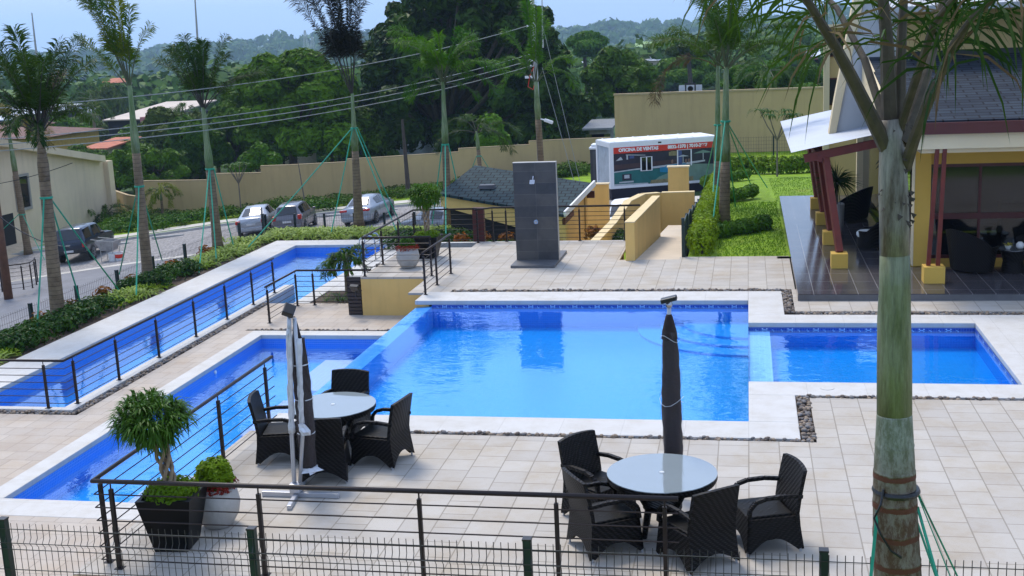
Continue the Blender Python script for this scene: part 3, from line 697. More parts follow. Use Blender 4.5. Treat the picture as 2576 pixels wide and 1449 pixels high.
def palm(name, base, top, r0, r1, label, fr, group=None, shaft=1.5, leaf=None, rope=None, seed=1, bow=0.0, bark=None, shaftm=None, cat='palm tree', dry=0, tie=None, stf=None):
    """fr: list of (azimuth deg, elevation deg, length, droop) for the feather leaves."""
    rr = random.Random(seed); base, top = Vector(base), Vector(top); leaf = leaf or FROND
    root = empty(name, base, label, cat, group)
    L_ = (top - base).length; ks = 1 - shaft / L_
    pts = trunk_pts(base - Vector((0, 0, .15)), top, 12, bow); cut = int(12 * ks)
    rad = [r0 * 1.25 if i == 0 else r0 + (r1 - r0) * (i / 12) ** .8 for i in range(13)]
    b = MB(); b.tube(pts[:cut + 1], rad[:cut + 1], 12); b.build('trunk', bark or PBARK, root, smooth=True)
    b = MB(); sp = pts[cut:]; sr = rad[cut:]; sr = [q * (1.0 if i == 0 else 1.08 if i == 1 else 1.0 - .45 * i / len(sp)) for i, q in enumerate(sr)]
    b.tube(sp, sr, 12); b.build('crownshaft', shaftm or SHAFT, root, smooth=True)
    for k, (az, el, ln, dr) in enumerate(fr):
        d = Vector((math.sin(R(az)) * math.cos(R(el)), math.cos(R(az)) * math.cos(R(el)), math.sin(R(el))))
        b = MB(); frond(b, top - (top - base).normalized() * .12 + d * r1 * .3, d, ln, dr, n=int(105 * ln / 2), ll=.24 * ln / 2 + .13, lw=.017, rr=rr, plume=1.0, hang=.6)
        b.build('frond', [FROND_DRY if k < dry else leaf, (PETIOLE_D if leaf.name.startswith(('purple', 'dark')) else PETIOLE) if k >= dry else FROND_DRY], root)
    if rope:     # ropes from a band on the trunk to the ground
        zt, feet = rope; i = max(0, min(11, int((zt - base.z) / (top.z - base.z) * 12))); c = pts[i]; rr_ = rad[i] + .012
        b = MB(); b.lathe([(rr_, -.03), (rr_ + .01, 0), (rr_, .03)], c, 12); b.build('rope_band', GROPE, root)
        for ft in feet:
            ft = Vector(ft); dd = (Vector((ft.x, ft.y, 0)) - Vector((c.x, c.y, 0))).normalized()
            s = c + dd * rr_; b = MB(); b.tube([s, s.lerp(ft, .5) - Vector((0, 0, .04)), ft], .022, 5); b.build('guy_rope', GROPE, root)
    return root
# ------------------------------------------------------------------ railings
def railing(label, runs, h=1.0, nbar=5, ext=0.0, group=None, posts=None, double=False):
    """runs: polyline of base points; posts: list of base points (default spread along the runs)."""
    runs = [Vector(p) for p in runs]; root = empty('railing', runs[0], label, 'railing', group)
    up = Vector((0, 0, 1)); b = MB(); e0 = (runs[1] - runs[0]).normalized() * ext; e1 = (runs[-1] - runs[-2]).normalized() * ext
    pl = [runs[0] - e0] + runs[1:-1] + [runs[-1] + e1]
    b.tube([p + up * h for p in pl], .028, 8); b.build('handrail', RAILM, root, smooth=True)
    for k in range(nbar):
        z = h - .16 - k * (h - .26) / (nbar - 1 + .0) * 1.0
        b = MB(); b.tube([p + up * z for p in pl], .0085, 5); b.build('rail_bar', RAILM, root)
    if posts is None:
        posts = []
        for a, c in zip(runs, runs[1:]):
            n = max(1, round((c - a).length / 1.6)); posts += [a.lerp(c, i / n) for i in range(n)]
        posts.append(runs[-1])
    for p in posts:
        p = Vector(p); b = MB(); b.box(p.x - .022, p.x + .022, p.y - .022, p.y + .022, p.z, p.z + h - .09); b.tube([p + up * (h - .09), p + up * h], .01, 6)
        b.box(p.x - .05, p.x + .05, p.y - .05, p.y + .05, p.z, p.z + .008); b.build('post', RAILM, root)
    return root
Pf = lambda px, py, z: PZ(px, py, z)
# near terrace corner: front run and the run along the lower pool
yf = 11.70
railing('long dark railing along the front and pool side of the upper terrace, nearest the viewer', [(-7.36, 17.0, 0), (-7.36, yf, 0), (-.78, yf, 0)], 1.06, 6, .06,
        posts=[(-7.36, 16.75, 0), (-7.36, 15.05, 0), (-7.36, 13.4, 0), (-7.36, 11.85, 0), (-7.14, yf, 0), (-5.35, yf, 0), (-3.5, yf, 0), (-1.75, yf, 0) if False else (-1.9, yf, 0), (-.9, yf, 0)][:7] + [(-2.0, yf, 0), (-.86, yf, 0)])
yl = [20.75, 22.2, 23.7, 25.2, 26.7, 28.3, 30.0]
railing('dark railing with tilted line of posts on the curb of the lap pool', [(-19.5, 20.42, LK + .03), (-13.16, 20.42, LK + .03), (-13.16, 31.2, LK + .03)], .97, 6, .02,
        posts=[(-18.2, 20.42, LK + .03), (-16.0, 20.42, LK + .03), (-13.6, 20.42, LK + .03)] + [(-13.16, y, LK + .03) for y in (20.75, 22.4, 24.2, 26.1, 27.9, 29.6, 31.1)])
railing('dark railing at the corner of the lap pool before the small palm', [(-11.9, 27.6, ZL), (-11.9, 29.7, ZL), (-9.85, 29.7, ZL)], .95, 6, .05, posts=[(-11.9, 27.65, ZL), (-11.9, 29.6, ZL), (-11.45, 29.7, ZL), (-9.9, 29.7, ZL)])
railing('dark railing round the raised planter platform beyond the pool', [(-7.85, 28.62, 0), (-9.62, 28.62, 0), (-9.62, 33.4, 0), (-7.72, 33.45, 0), (-7.0, 34.0, 0)][0:4], 1.0, 6, .03)
railing('short dark railing down the side of the platform to the pool corner', [(-7.42, 26.3, 0), (-7.42, 29.0, 0)], 1.0, 6, .05, posts=[(-7.42, 26.4, 0), (-7.42, 27.5, 0), (-7.42, 28.9, 0)])
railing('dark railing behind the shower wall at the far edge of the terrace', [(-7.65, 33.3, 0), (-7.3, 33.62, 0), (-3.1, 33.62, 0)], 1.0, 7, .1, posts=[(-7.3, 33.62, 0), (-6.9, 33.62, 0), (-4.75, 33.62, 0), (-3.45, 33.62, 0)])
# the small railing beside the leaning pole at far left, curving round
c0 = SP(40, 752)
pts = [SP(-40, 752), SP(8, 748), SP(62, 742), SP(84, 738), SP(94, 730), SP(97, 722)]
railing('small curved railing beside the leaning wooden pole at far left', [(p[0], p[1], street_z(p[0]) + .25) for p in pts], 1.15, 6, 0, posts=[(p[0], p[1], street_z(p[0]) + .25) for p in pts[1:]])

# ------------------------------------------------------------------ shower wall
t = empty('outdoor_shower', (-5.4, 30.35, 0), 'tall slate clad shower wall with chrome shower head standing on a slab', 'shower')
MB().box(-6.0, -4.85, 29.55, 31.7, 0, .07).build('base_slab', SLATE_TOP, t, bevel=.004)
MB().box(-5.98, -4.86, 30.32, 30.5, .07, 2.62).build('wall_panel', SLATE, t)
MB().box(-5.99, -4.85, 30.31, 30.51, 2.62, 2.635).box(-4.86, -4.85, 30.33, 30.49, .07, 2.62).build('edge_trim', simple('stone_edge', (.42, .40, .36), .6), t)
b = MB(); b.tube([(-5.43, 30.32, 2.26), (-5.43, 30.2, 2.28), (-5.43, 30.12, 2.2)], .018, 8); b.cbox((-5.44, 30.08, 2.14), .13, .13, .05, Matrix.Rotation(R(50), 3, 'X')); b.build('shower_head', CHROME, t)
b = MB(); b.lathe([(.05, 30.32), (.05, 30.305), (.035, 30.30), (.035, 30.27), (.0, 30.265)], (-5.42, 0, 1.08), 16, axis='y'); b.lathe([(.062, 30.315), (.066, 30.30), (.06, 30.29)], (-5.42, 0, 1.08), 20, axis='y'); b.build('shower_valve', CHROME, t)

# ------------------------------------------------------------------ wicker armchair and table
def arc(n, f): return [f(i / n) for i in range(n + 1)]
def chair_proto():
    t = empty('wicker_armchair', (0, 0, 0), 'wicker', 'chair')
    # local: x across, +y to the front
    W, D, SH, BH = .30, .29, .45, .94
    # seat
    MB().box(-W + .03, W - .03, -D + .05, D, SH - .05, SH).build('seat', WICKER, t, bevel=.012)
    # skirt panels with arched bottoms, flaring to the feet
    def flare(z): return .035 * max(0, (SH - z) / SH) ** 1.6
    def side_panel(s):
        pl = [(-D, SH - .03), (-D, .05), (-D + .05, .03)] + [(-D + .05 + (2 * D - .10) * k / 8, .03 + .15 * math.sin(PI * k / 8)) for k in range(1, 8)] + [(D - .05, .03), (D, .05), (D, SH - .03)]
        def fn(u, w, k): return (s * (W + flare(w) - k), u + (flare(w) if u > 0 else -flare(w) * 1.6), w)
        return MB().plate(pl, fn, .03)
    for s in (-1, 1): side_panel(s).build('side_panel', WICKER, t)
    pl = [(-W, SH - .03), (-W, .05), (-W + .05, .03)] + [(-W + .05 + (2 * W - .10) * k / 8, .03 + .15 * math.sin(PI * k / 8)) for k in range(1, 8)] + [(W - .05, .03), (W, .05), (W, SH - .03)]
    MB().plate(pl, lambda u, w, k: (u + math.copysign(flare(w), u), D + flare(w) - k, w), .03).build('front_panel', WICKER, t)
    # back: one curved sheet from the floor arch to the top, leaning
    n = 10; v = []; f = []; zs_ = [0.18, .3, SH, .58, .72, .84, BH]
    for side in (0, 1):
        for iz, z in enumerate(zs_):
            for k in range(n + 1):
                u = -1 + 2 * k / n; wx = (W + flare(z) + .01) * (1.0 if z < .5 else 1.0 - .06 * (z - .5))
                zz = z if iz else .03 + .15 * math.sin(PI * k / n)
                lean = -.02 - (.22 * max(0, z - SH) ** 1.25) - flare(zz) * 1.6
                cur = -.035 * (1 - u * u) * max(0, (z - SH) / .5)
                top = .02 * (1 - u * u) if iz == len(zs_) - 1 else 0
                v.append((u * wx, -D + lean + cur + (.045 if side else 0), zz + top))
    m = (n + 1) * len(zs_)
    for iz in range(len(zs_) - 1):
        for k in range(n):
            a = iz * (n + 1) + k; f.append((a, a + n + 1, a + n + 2, a + 1)); f.append((m + a, m + a + 1, m + a + n + 2, m + a + n + 1))
    for k in range(n):
        a = (len(zs_) - 1) * (n + 1) + k; f.append((a, m + a, m + a + 1, a + 1)); f.append((k, k + 1, m + k + 1, m + k))
    for iz in range(len(zs_) - 1):
        a = iz * (n + 1); f.append((a, m + a, m + a + n + 1, a + n + 1)); a += n; f.append((a, a + n + 1, m + a + n + 1, m + a))
    MB().add(v, f).build('backrest', WICKER, t)
    for s in (-1, 1):
        b = MB(); pth = [(s * .285, -D - .06, .64), (s * .30, -.12, .665), (s * .30, .08, .66), (s * .30, .2, .625), (s * .30, .265, .55), (s * .30, .285, .42)]
        for a, c in zip(pth, pth[1:]): b.bar(a, c, .055, .045)
        b.build('armrest', WICKER, t, bevel=.008)
        for q in (-1, 1): b = MB(); b.lathe([(.014, 0), (.016, .05)], (s * (W + .012), q * (D + (.015 if q > 0 else .03)), 0), 8); b.build('foot', ALU, t)
    return t
CH = chair_proto(); first = [True]
def chair(x, y, face, label, group, z=0.0):
    o = CH if first[0] else copy_tree(CH); first[0] = False
    o.location = (x, y, z); o.rotation_euler.z = -R(face); tag(o, label, 'chair', group); return o     # face: azimuth the sitter looks at, from +Y towards +X
def table(x, y, r, label, seed):
    t = empty('round_table', (x, y, 0), label, 'table', 'round glass topped terrace tables')
    MB().lathe([(r - .004, .735), (r, .74), (r - .002, .747)], (x, y, 0), 64).build('glass_top', GLASS_TOP, t)
    MB().lathe([(r - .05, .66), (r - .015, .66), (r, .69), (r, .733)], (x, y, 0), 64).build('rim', WICKER, t)
    MB().lathe([(.0, .747), (.03, .747), (.03, .753), (.0, .754)], (x, y, 0), 12).build('parasol_cap', simple('cap_plastic', (.6, .62, .62), .4), t)
    for k in range(4):
        a = PI / 4 + k * PI / 2; cx, cy = math.cos(a), math.sin(a); b = MB()
        b.tube([(x + cx * r * .62, y + cy * r * .62, .66), (x + cx * r * .34, y + cy * r * .34, .35), (x + cx * r * .45, y + cy * r * .45, .0)], [.045, .04, .035], 8); b.build('leg', WICKER, t)
    MB().lathe([(r * .30, .30), (r * .36, .32), (r * .36, .36), (r * .30, .37)], (x, y, 0), 32).build('lower_shelf', WICKER, t)
    return t
T2 = (-1.0, 13.28); T1 = (-5.88, 15.65)
table(*T2, .645, 'round table with frosted glass top reflecting the wrapped parasol, at the front right', 1)
table(*T1, .62, 'round table with pale glass top behind the silver parasol stand, near the pools', 2)
g = 'dark wicker armchairs round the glass tables'
p = PZ(1492, 1290, 0)
chair(-1.80, 13.72, 128, 'dark wicker armchair behind the front right table, on the side towards the pool at left', g)
chair(-1.62, 12.80, 58, 'dark wicker armchair nearest the railing at the left of the front right table', g)
chair(-.58, 12.58, -38, 'dark wicker armchair seen from behind, nearest the end of the railing', g)
chair(.16, 13.08, -110, 'dark wicker armchair standing alone at the right end of the front right table', g)
chair(-6.60, 15.45, 78, 'dark wicker armchair between the pool railing and the silver parasol stand', g)
chair(-6.0, 16.35, 186, 'dark wicker armchair at the pool edge behind the far glass table', g)
chair(-5.12, 15.42, -80, 'dark wicker armchair on the right side of the far glass table', g)
chair(-5.72, 14.75, -14, 'dark wicker armchair with its back to the viewer beside the wrapped canopy', g)

# ------------------------------------------------------------------ closed parasols
def wrap_tube(b, pts, rad, rr, n=14, amp=.012):
    rings = []; pts = [Vector(p) for p in pts]; v = []; f = []
    for i, p in enumerate(pts):
        for k in range(n):
            a = 2 * PI * k / n; r_ = rad[i] + rr.uniform(-amp, amp) + amp * .8 * math.sin(a * 5 + i * .4)
            v.append(p + Vector((math.cos(a) * r_, math.sin(a) * r_, rr.uniform(-.01, .01))))
    for i in range(len(pts) - 1):
        for k in range(n): k2 = (k + 1) % n; f.append((i * n + k, i * n + k2, (i + 1) * n + k2, (i + 1) * n + k))
    f += [tuple(range(n - 1, -1, -1)), tuple((len(pts) - 1) * n + k for k in range(n))]
    return b.add(v, f)
rr = random.Random(5)
# (a) parasol on a silver cross stand
Bc = PZ(745, 1246, .03); topp = PY(728, 776, Bc.y); topz = topp.z
t = empty('parasol', (Bc.x, Bc.y, 0), 'closed cantilever parasol with white wrapped silver masts on a cross shaped base', 'parasol', 'closed cantilever parasols in plastic wrap')
b = MB(); xl = PZ(664, 1240, .02).x; xr = PZ(858, 1244, .02).x
b.bar((xl, Bc.y + .03, .035), (Bc.x, Bc.y + .03, .035), .07, .07).bar((Bc.x, Bc.y + .03, .036), (xr, Bc.y + .03, .036), .066, .066); b.build('base_bar', ALU, t, bevel=.006)
b = MB(); ff = PZ(727, 1280, .02); bb = Bc + (Bc - ff) * 1.3; b.bar((ff.x, ff.y, .034), (bb.x, bb.y, .034), .06, .06); b.build('base_bar', ALU, t, bevel=.006)
MB().box(Bc.x - .07, Bc.x + .07, Bc.y - .05, Bc.y + .09, .07, .2).build('mast_socket', ALU, t, bevel=.01)
m1b = Vector((Bc.x - .02, Bc.y + .02, .15)); m1t = Vector((topp.x, Bc.y, topz - .08))
m1 = [m1b.lerp(m1t, k / 12) + Vector((-.012 * math.sin(PI * k / 12 * .9) * 2, 0, 0)) for k in range(13)]
MB().tube(m1, .03, 10).build('mast', ALU, t, smooth=True)
m2b = Vector((Bc.x + .05, Bc.y + .03, .15)); m2t = m1t + Vector((.05, .02, -.05))
MB().tube([m2b, m2b.lerp(m2t, .3) + Vector((.06, 0, 0)), m2b.lerp(m2t, .6) + Vector((.04, 0, 0)), m2t], .026, 10).build('support_arm', ALU, t, smooth=True)
b = MB(); wrap_tube(b, [m1b.lerp(m1t, .32 + .6 * k / 16) + Vector((-.018, 0, 0)) for k in range(17)], [.037 if k not in (0, 1) else .045 for k in range(17)], rr, 12, .008); b.build('mast_wrap', simple('white_wrap', (.62, .63, .66), .35, var=.2, scale=8), t, smooth=True)
b = MB(); m2 = [m2b.lerp(m2t, .38 + .5 * k / 14) + Vector((.05, 0, 0)) for k in range(15)]; wrap_tube(b, m2, [.033] * 15, rr, 12, .008); b.build('arm_wrap', MATS['white_wrap'], t, smooth=True)
b = MB(); wrap_tube(b, [m2[0] + Vector((.02 * k, -.01, -.05 * k)) for k in range(4)], [.03, .05, .07, .05], rr, 9, .02); b.build('plastic_tail', MATS['white_wrap'], t)
b = MB(); c = m1t + Vector((0, -.02, .06)); b.cbox(c, .15, .16, .09, Matrix.Rotation(R(35), 3, 'X') @ Matrix.Rotation(R(30), 3, 'Y')); b.build('hinge_cap', BLACKM, t, bevel=.012)
ct = PY(744, 828, Bc.y + .16); cb = PY(776, 1172, Bc.y + .16)
cp = [Vector(ct).lerp(Vector(cb), k / 16) + Vector((.02 * math.sin(PI * k / 16), 0, 0)) for k in range(17)]
b = MB(); b.tube([m1t + Vector((.03, .05, -.05)), cp[0] + Vector((0, 0, .05)), cp[1], cp[2]], [.02, .035, .06, .075], 12); b.build('canopy_tip', MATS['maroon_canvas'], t, smooth=True)
b = MB(); wrap_tube(b, cp[1:], [.074 + .040 * math.sin(PI * (k + 2) / 20) for k in range(16)], rr, 16, .010); b.build('folded_canopy', CANOPY, t, smooth=True)
b = MB(); wrap_tube(b, cp[2:], [.084 + .042 * math.sin(PI * (k + 3) / 20) for k in range(15)], rr, 20, .014); b.build('plastic_cover', PLASTIC, t)
b = MB(); wrap_tube(b, [cp[-1] + Vector((.02 * k, -.02 * k, -.02 * k)) for k in range(4)], [.10, .11, .14, .07], rr, 9, .035); b.build('plastic_tail', MATS['white_wrap'], t)
for k in (4, 8, 12):
    b = MB(); b.lathe([(.098 + .02 * math.sin(PI * k / 18), -.006), (.102 + .02 * math.sin(PI * k / 18), 0), (.098 + .02 * math.sin(PI * k / 18), .006)], cp[k], 14); b.build('binding_cord', MATS['white_wrap'], t)
# (b) parasol behind the front right table
yb = 14.45; u0 = PY(1694, 1150, yb); u1 = PY(1684, 832, yb); u2 = PY(1683, 796, yb); u3 = PY(1683, 762, yb)
t = empty('parasol', (u0.x, yb, 0), 'closed maroon parasol in shiny plastic wrap standing behind the front right table', 'parasol', 'closed cantilever parasols in plastic wrap')
bx = u0.x
b = MB(); b.bar((bx - .5, yb, .035), (bx + .5, yb, .035), .07, .07).bar((bx, yb - .5, .034), (bx, yb + .5, .034), .066, .066); b.build('base_bar', ALU, t)
MB().tube([(bx, yb, .05), u2 + Vector((0, 0, -.1)), u3], [.035, .03, .025], 10).build('mast', ALU, t, smooth=True)
b = MB(); b.tube([u2 + Vector((0, 0, .03)), u2, u1 + Vector((0, 0, .0)), u1 + Vector((0, 0, -.1))], [.03, .045, .09, .10], 14); b.build('canopy_tip', CANOPY, t, smooth=True)
cp = [u1.lerp(Vector((bx, yb, .55)), k / 18) for k in range(19)]
b = MB(); wrap_tube(b, cp, [.085 + .035 * min(1, k / 9) for k in range(19)], rr, 16, .008); b.build('folded_canopy', CANOPY, t, smooth=True)
b = MB(); wrap_tube(b, cp, [.097 + .036 * min(1, k / 9) for k in range(19)], rr, 22, .012); b.build('plastic_cover', PLASTIC, t)
for k in (1, 10):
    b = MB(); q = .112 + .036 * min(1, k / 9); b.tube([cp[k] + Vector((q * math.cos(a * PI / 6), q * math.sin(a * PI / 6), .05 * math.sin(a * .9 + k))) for a in range(13)], .0032, 4); b.build('binding_cord', MATS['white_wrap'], t)
b = MB(); b.lathe([(.04, -.03), (.045, 0), (.03, .04)], u3 + Vector((0, 0, -.02)), 12); b.build('crank_collar', CHROME, t)
MB().cbox(u3 + Vector((0, -.02, .05)), .2, .13, .055, Matrix.Rotation(R(-14), 3, 'Y')).build('hinge_cap', BLACKM, t, bevel=.01)

# ------------------------------------------------------------------ planters
def tuft(b, c, n, ln, rr, w=.012, mi=0, spread=1.0, up=.6, droop=.6):
    c = Vector(c)
    for _ in range(n):
        a = rr.uniform(0, 2 * PI); d = Vector((math.cos(a) * spread, math.sin(a) * spread, rr.uniform(up * .4, up * 1.6))).normalized(); L_ = ln * rr.uniform(.7, 1.15)
        sd = d.cross(Vector((0, 0, 1))); sd = (sd.normalized() if sd.length > .05 else Vector((1, 0, 0))) * w
        p1 = c + d * L_ * .45; p2 = c + d * L_ * .8 - Vector((0, 0, droop * L_ * .18)); p3 = c + d * L_ - Vector((0, 0, droop * L_ * .5))
        b.add([c - sd * .4, c + sd * .4, p1 + sd, p1 - sd, p2 + sd * .8, p2 - sd * .8, p3], [(0, 1, 2, 3), (3, 2, 4, 5), (5, 4, 6)], mi)
def frustum(b, x, y, z0, z1, a0, a1, rot=0, wall=.05, mi=0):
    ring = []
    for a, z in ((a0, z0), (a1, z1), (a1 - wall, z1), (a1 - wall - .03, z1 - .12)):
        ring.append([(x + (sx * math.cos(rot) - sy * math.sin(rot)) * a, y + (sx * math.sin(rot) + sy * math.cos(rot)) * a, z) for sx, sy in ((-1, -1), (1, -1), (1, 1), (-1, 1))])
    v = [p for r_ in ring for p in r_]; f = [(3, 2, 1, 0)]
    for i in range(3):
        for k in range(4): k2 = (k + 1) % 4; f.append((i * 4 + k, i * 4 + k2, (i + 1) * 4 + k2, (i + 1) * 4 + k))
    f.append((12, 13, 14, 15)); return b.add(v, f, mi)
def dracaena(x, y, z, label, gl, a1, ph, hstem, crown_r, rot, seed, dense=1.0, lean=0.0, grp='square black planters with ball headed trees'):
    rr = random.Random(seed); t = empty('potted_tree', (x, y, z), label, 'potted tree', grp)
    frustum(MB(), x, y, z + .0, z + ph, a1 * .62, a1, rot).build('pot', BLKPOT, t)
    b = MB(); leafcloud(b, [(x, y, z + ph + .02, a1 * .98, a1 * .98, .13)], 1500, .03, rr, shell=.4); b.build('groundcover', L_YEL, t)
    for k in range(5):
        a = k * 1.256; q = [Vector((x + math.cos(a + i * .9) * .05 * (1 + i * .15), y + math.sin(a + i * .9) * .05 * (1 + i * .15), z + ph - .05 + i * (hstem + .05) / 6)) for i in range(7)]
        q = [p_ + Vector((lean * (i_ / 7) ** 1.5, 0, 0)) for i_, p_ in enumerate(q)]; q.append(Vector((x + lean + math.cos(a) * crown_r * .45, y + math.sin(a) * crown_r * .45, z + ph + hstem + crown_r * .45)))
        b = MB(); b.tube(q, [.024] * 7 + [.012], 6); b.build('stem', simple('stem_bark', (.30, .22, .14), .85, var=.3, scale=14) if 'stem_bark' not in MATS else MATS['stem_bark'], t, smooth=True)
    b = MB(); cz = z + ph + hstem + crown_r * .5
    for i in range(int(170 * dense)):
        d = Vector((rr.gauss(0, 1), rr.gauss(0, 1), rr.gauss(.25, .8))).normalized(); k = rr.uniform(.45, .82)
        c = Vector((x + lean + d.x * crown_r * k, y + d.y * crown_r * k, cz + d.z * crown_r * k * .62))
        for _ in range(16):
            e = (d * .55 + Vector((rr.gauss(0, .6), rr.gauss(0, .6), rr.gauss(.1, .5)))).normalized(); L_ = crown_r * rr.uniform(.28, .48)
            sd = e.cross(Vector((0, 0, 1))); sd = (sd.normalized() if sd.length > .05 else Vector((1, 0, 0))) * .011
            p1 = c + e * L_ * .55; p2 = c + e * L_ - Vector((0, 0, L_ * .35)); b.add([c - sd * .5, c + sd * .5, p1 + sd, p1 - sd, p2], [(0, 1, 2, 3), (3, 2, 4)])
    b.build('crown', gl, t); return t
BP = PZ(428, 1388, 0); dracaena(BP.x + .0, BP.y + .20, 0, 'large black square pot with a ball headed narrow leaf tree by the near railing corner', L_DKS, .33, .68, .66, .50, R(6), 21, lean=-.14)
dracaena(-8.62, 31.2, 0, 'black square pot with a ball headed tree on the raised platform beyond the pool', L_SHRUB, .36, .60, .85, .52, R(0), 22, .9)
def round_pot(x, y, z, r, h, label, leaf, bsh, seed, skirt=L_CRIM):
    rr = random.Random(seed); t = empty('potted_shrub', (x, y, z), label, 'potted shrub', 'round white pots with shrubs')
    MB().lathe([(r * .55, 0), (r * .62, .02), (r * .9, h * .3), (r, h * .58), (r * .9, h * .88), (r * .8, h), (r * .72, h), (r * .72, h - .06)], (x, y, z), 32).build('pot', CLAY, t, smooth=True)
    b = MB(); leafcloud(b, [(x, y, z + h + bsh * .45, bsh * .62, bsh * .62, bsh * .6), (x + bsh * .3, y, z + h + bsh * .25, bsh * .4, bsh * .4, bsh * .4), (x - bsh * .3, y, z + h + bsh * .3, bsh * .4, bsh * .4, bsh * .4)], 2300, .035, rr, shell=.5); b.build('shrub', leaf, t)
    b = MB(); leafcloud(b, [(x, y, z + h + .01, r * .95, r * .95, .10)], 900, .028, rr, shell=.6); b.build('red_groundcover', skirt, t); return t
round_pot(BP.x + .25, BP.y + .82, 0, .29, .52, 'round white ribbed pot with a lime green shrub behind the big black pot', L_YEL, .34, 31)
round_pot(-8.78, 29.75, 0, .31, .52, 'round white pot with a low shrub and red groundcover on the raised platform', L_SHRUB, .3, 32)

# ------------------------------------------------------------------ pool furniture
t = empty('pool_ladder', (-11.95, 36.6, ZL), 'curved steel ladder rails at the far corner of the lap pool', 'ladder')
for dy in (-.28, .28):
    b = MB(); b.tube([(-11.8, 36.6 + dy, LK), (-11.8, 36.6 + dy, LK + .6), (-11.9, 36.6 + dy, LK + .75), (-12.1, 36.6 + dy, LK + .78), (-12.3, 36.6 + dy, LK + .65), (-12.35, 36.6 + dy, LK + .3), (-12.35, 36.6 + dy, LK - .9)], .022, 8); b.build('handrail', CHROME, t, smooth=True)
for k in range(3): b = MB(); b.box(-12.38, -12.3, 36.34, 36.86, LK - .3 - k * .25, LK - .27 - k * .25); b.build('step', CHROME, t)
def floodlight(x, y, z, label, az):
    t = empty('floodlight', (x, y, z), label, 'floodlight', 'small black floodlights by the platform')
    M = Matrix.Rotation(R(az), 3, 'Z') @ Matrix.Rotation(R(35), 3, 'X')
    MB().cbox((x, y, z + .22), .26, .09, .22, M).build('housing', BLACKM, t, bevel=.01)
    MB().tube([(x, y, z), (x, y, z + .16)], .015, 6).build('stake', BLACKM, t)
floodlight(-9.95, 31.0, ZL + .55, 'small black floodlight on the left side of the platform', 20)
floodlight(-9.75, 28.2, ZL + .55, 'black floodlight hanging low at the near left corner of the platform', -20)
# underwater lights on the tiled side of the lower pool
lt = None
for k, (px, py) in enumerate(((348, 1146), (284, 1188), (543, 937))):
    p = PZ(px, py, -1.25); o = MB().lathe([(.0, 0), (.045, .0), (.045, .02), (.03, .03), (0, .032)], (-11.618, 0, 0), 14, axis='x')
    if lt is None: lt = o; ob = o.build('pool_jet', WHITE)
    else: o2 = ob.copy(); COL.objects.link(o2); ob = o2
    me_x = 0; r_ = ray(px, py); tt = -11.6 / r_.x; ob.location = (0, r_.y * tt, H + r_.z * tt)
    tag(ob, ['white pool inlet on the tiled side, in the middle of the near pair', 'white pool inlet on the tiled side nearest the near end of the lower pool', 'white pool inlet far along the tiled side of the lower pool'][k], 'pool inlet', 'round white inlets of the lower pool')
dr = PZ(3304 / 1.59, 1553 / 1.59, 0.006)
tag(MB().lathe([(.11, .0), (.11, .006), (.09, .008), (0, .009)], (dr.x + .02, dr.y, Z1), 24).build('skimmer_lid', COPING), 'round white skimmer lid set in the coping of the side pool', 'lid')
# ochre platform wall and louvred door
MBp = MB().box(-9.7, -7.5, 28.5, 28.62, -1.02, -.052).box(-9.7, -9.58, 28.62, 33.5, -1.4, -.052).box(-7.6, -7.48, 26.86, 28.5, -1.02, -.052)
tag(MBp.build('platform_wall', OCHRE), 'ochre wall under the raised platform beside the infinity pool', 'wall')
t = empty('louvre_door', (-9.9, 28.6, ZL), 'dark brown louvred shutter at the left of the ochre platform wall', 'shutter')
MB().box(-10.10, -9.703, 28.56, 28.62, -1, -.01).build('frame', RAILM, t)
b = MB()
for k in range(10): b.box(-10.08, -9.73, 28.53, 28.558, -.96 + k * .095, -.90 + k * .095)
b.build('slats', simple('louvre_brown', (.035, .022, .018), .5), t)
def PX(px, py, X):
    r = ray(px, py); t = X / r.x; return Vector((X, r.y * t, H + r.z * t))
# ------------------------------------------------------------------ perimeter walls
wl = [(-43.2, 75.5), (-39.6, 71.6), (-35.6, 71.3), (-31.4, 71.0), (-28.7, 71.2), (-23.8, 72.6), (-20.4, 74.2), (-17.3, 75.6), (-12.2, 77.2), (-8.2, 77.8), (-7.8, 78.0)]
def wl_at(px):       # where the sight line of column px meets the wall line
    r = ray(px, 500); az = r.x / r.y
    for (x0, y0), (x1, y1) in zip(wl, wl[1:]):
        a0, a1 = x0 / y0, x1 / y1
        if a0 <= az <= a1: t = (az - a0) / (a1 - a0); return Vector((x0 + (x1 - x0) * t, y0 + (y1 - y0) * t, 0))
    return Vector((wl[-1][0], wl[-1][1], 0)) if az > 0 or az > wl[-1][0] / wl[-1][1] else Vector((wl[0][0], wl[0][1], 0))
segs = [(255, 352, 487), (352, 545, 456), (545, 662, 438), (662, 878, 415), (878, 1160, 393.5), (1160, 1336, 370.5), (1336, 1540, 352)]
b = MB(); bc = MB()
for a, c, py in segs:
    n = 3; q = [wl_at(a + (c - a) * k / n) for k in range(n + 1)]
    m = (q[0] + q[-1]) / 2; z = PY((a + c) / 2, py, wl_at((a + c) / 2).y).z
    for u, w in zip(q, q[1:]):
        d = (w - u).normalized(); nn = Vector((-d.y, d.x, 0)) * .2
        for bb, zz0, zz1, ex in ((b, -7, z, 0), (bc, z, z + .07, .05)):
            bb.prism([(u.x - nn.x * ex, u.y - nn.y * ex), (w.x - nn.x * ex, w.y - nn.y * ex), (w.x + nn.x, w.y + nn.y), (u.x + nn.x, u.y + nn.y)], zz0, zz1)
t = empty('boundary_wall', (wl_at(700).x, wl_at(700).y, -5), 'long stepped tan boundary wall behind the parked cars', 'wall')
b.build('wall_face', TAN, t); bc.build('wall_cap', simple('wall_cap_render', (.40, .30, .16), .9), t)
YB = 80.0
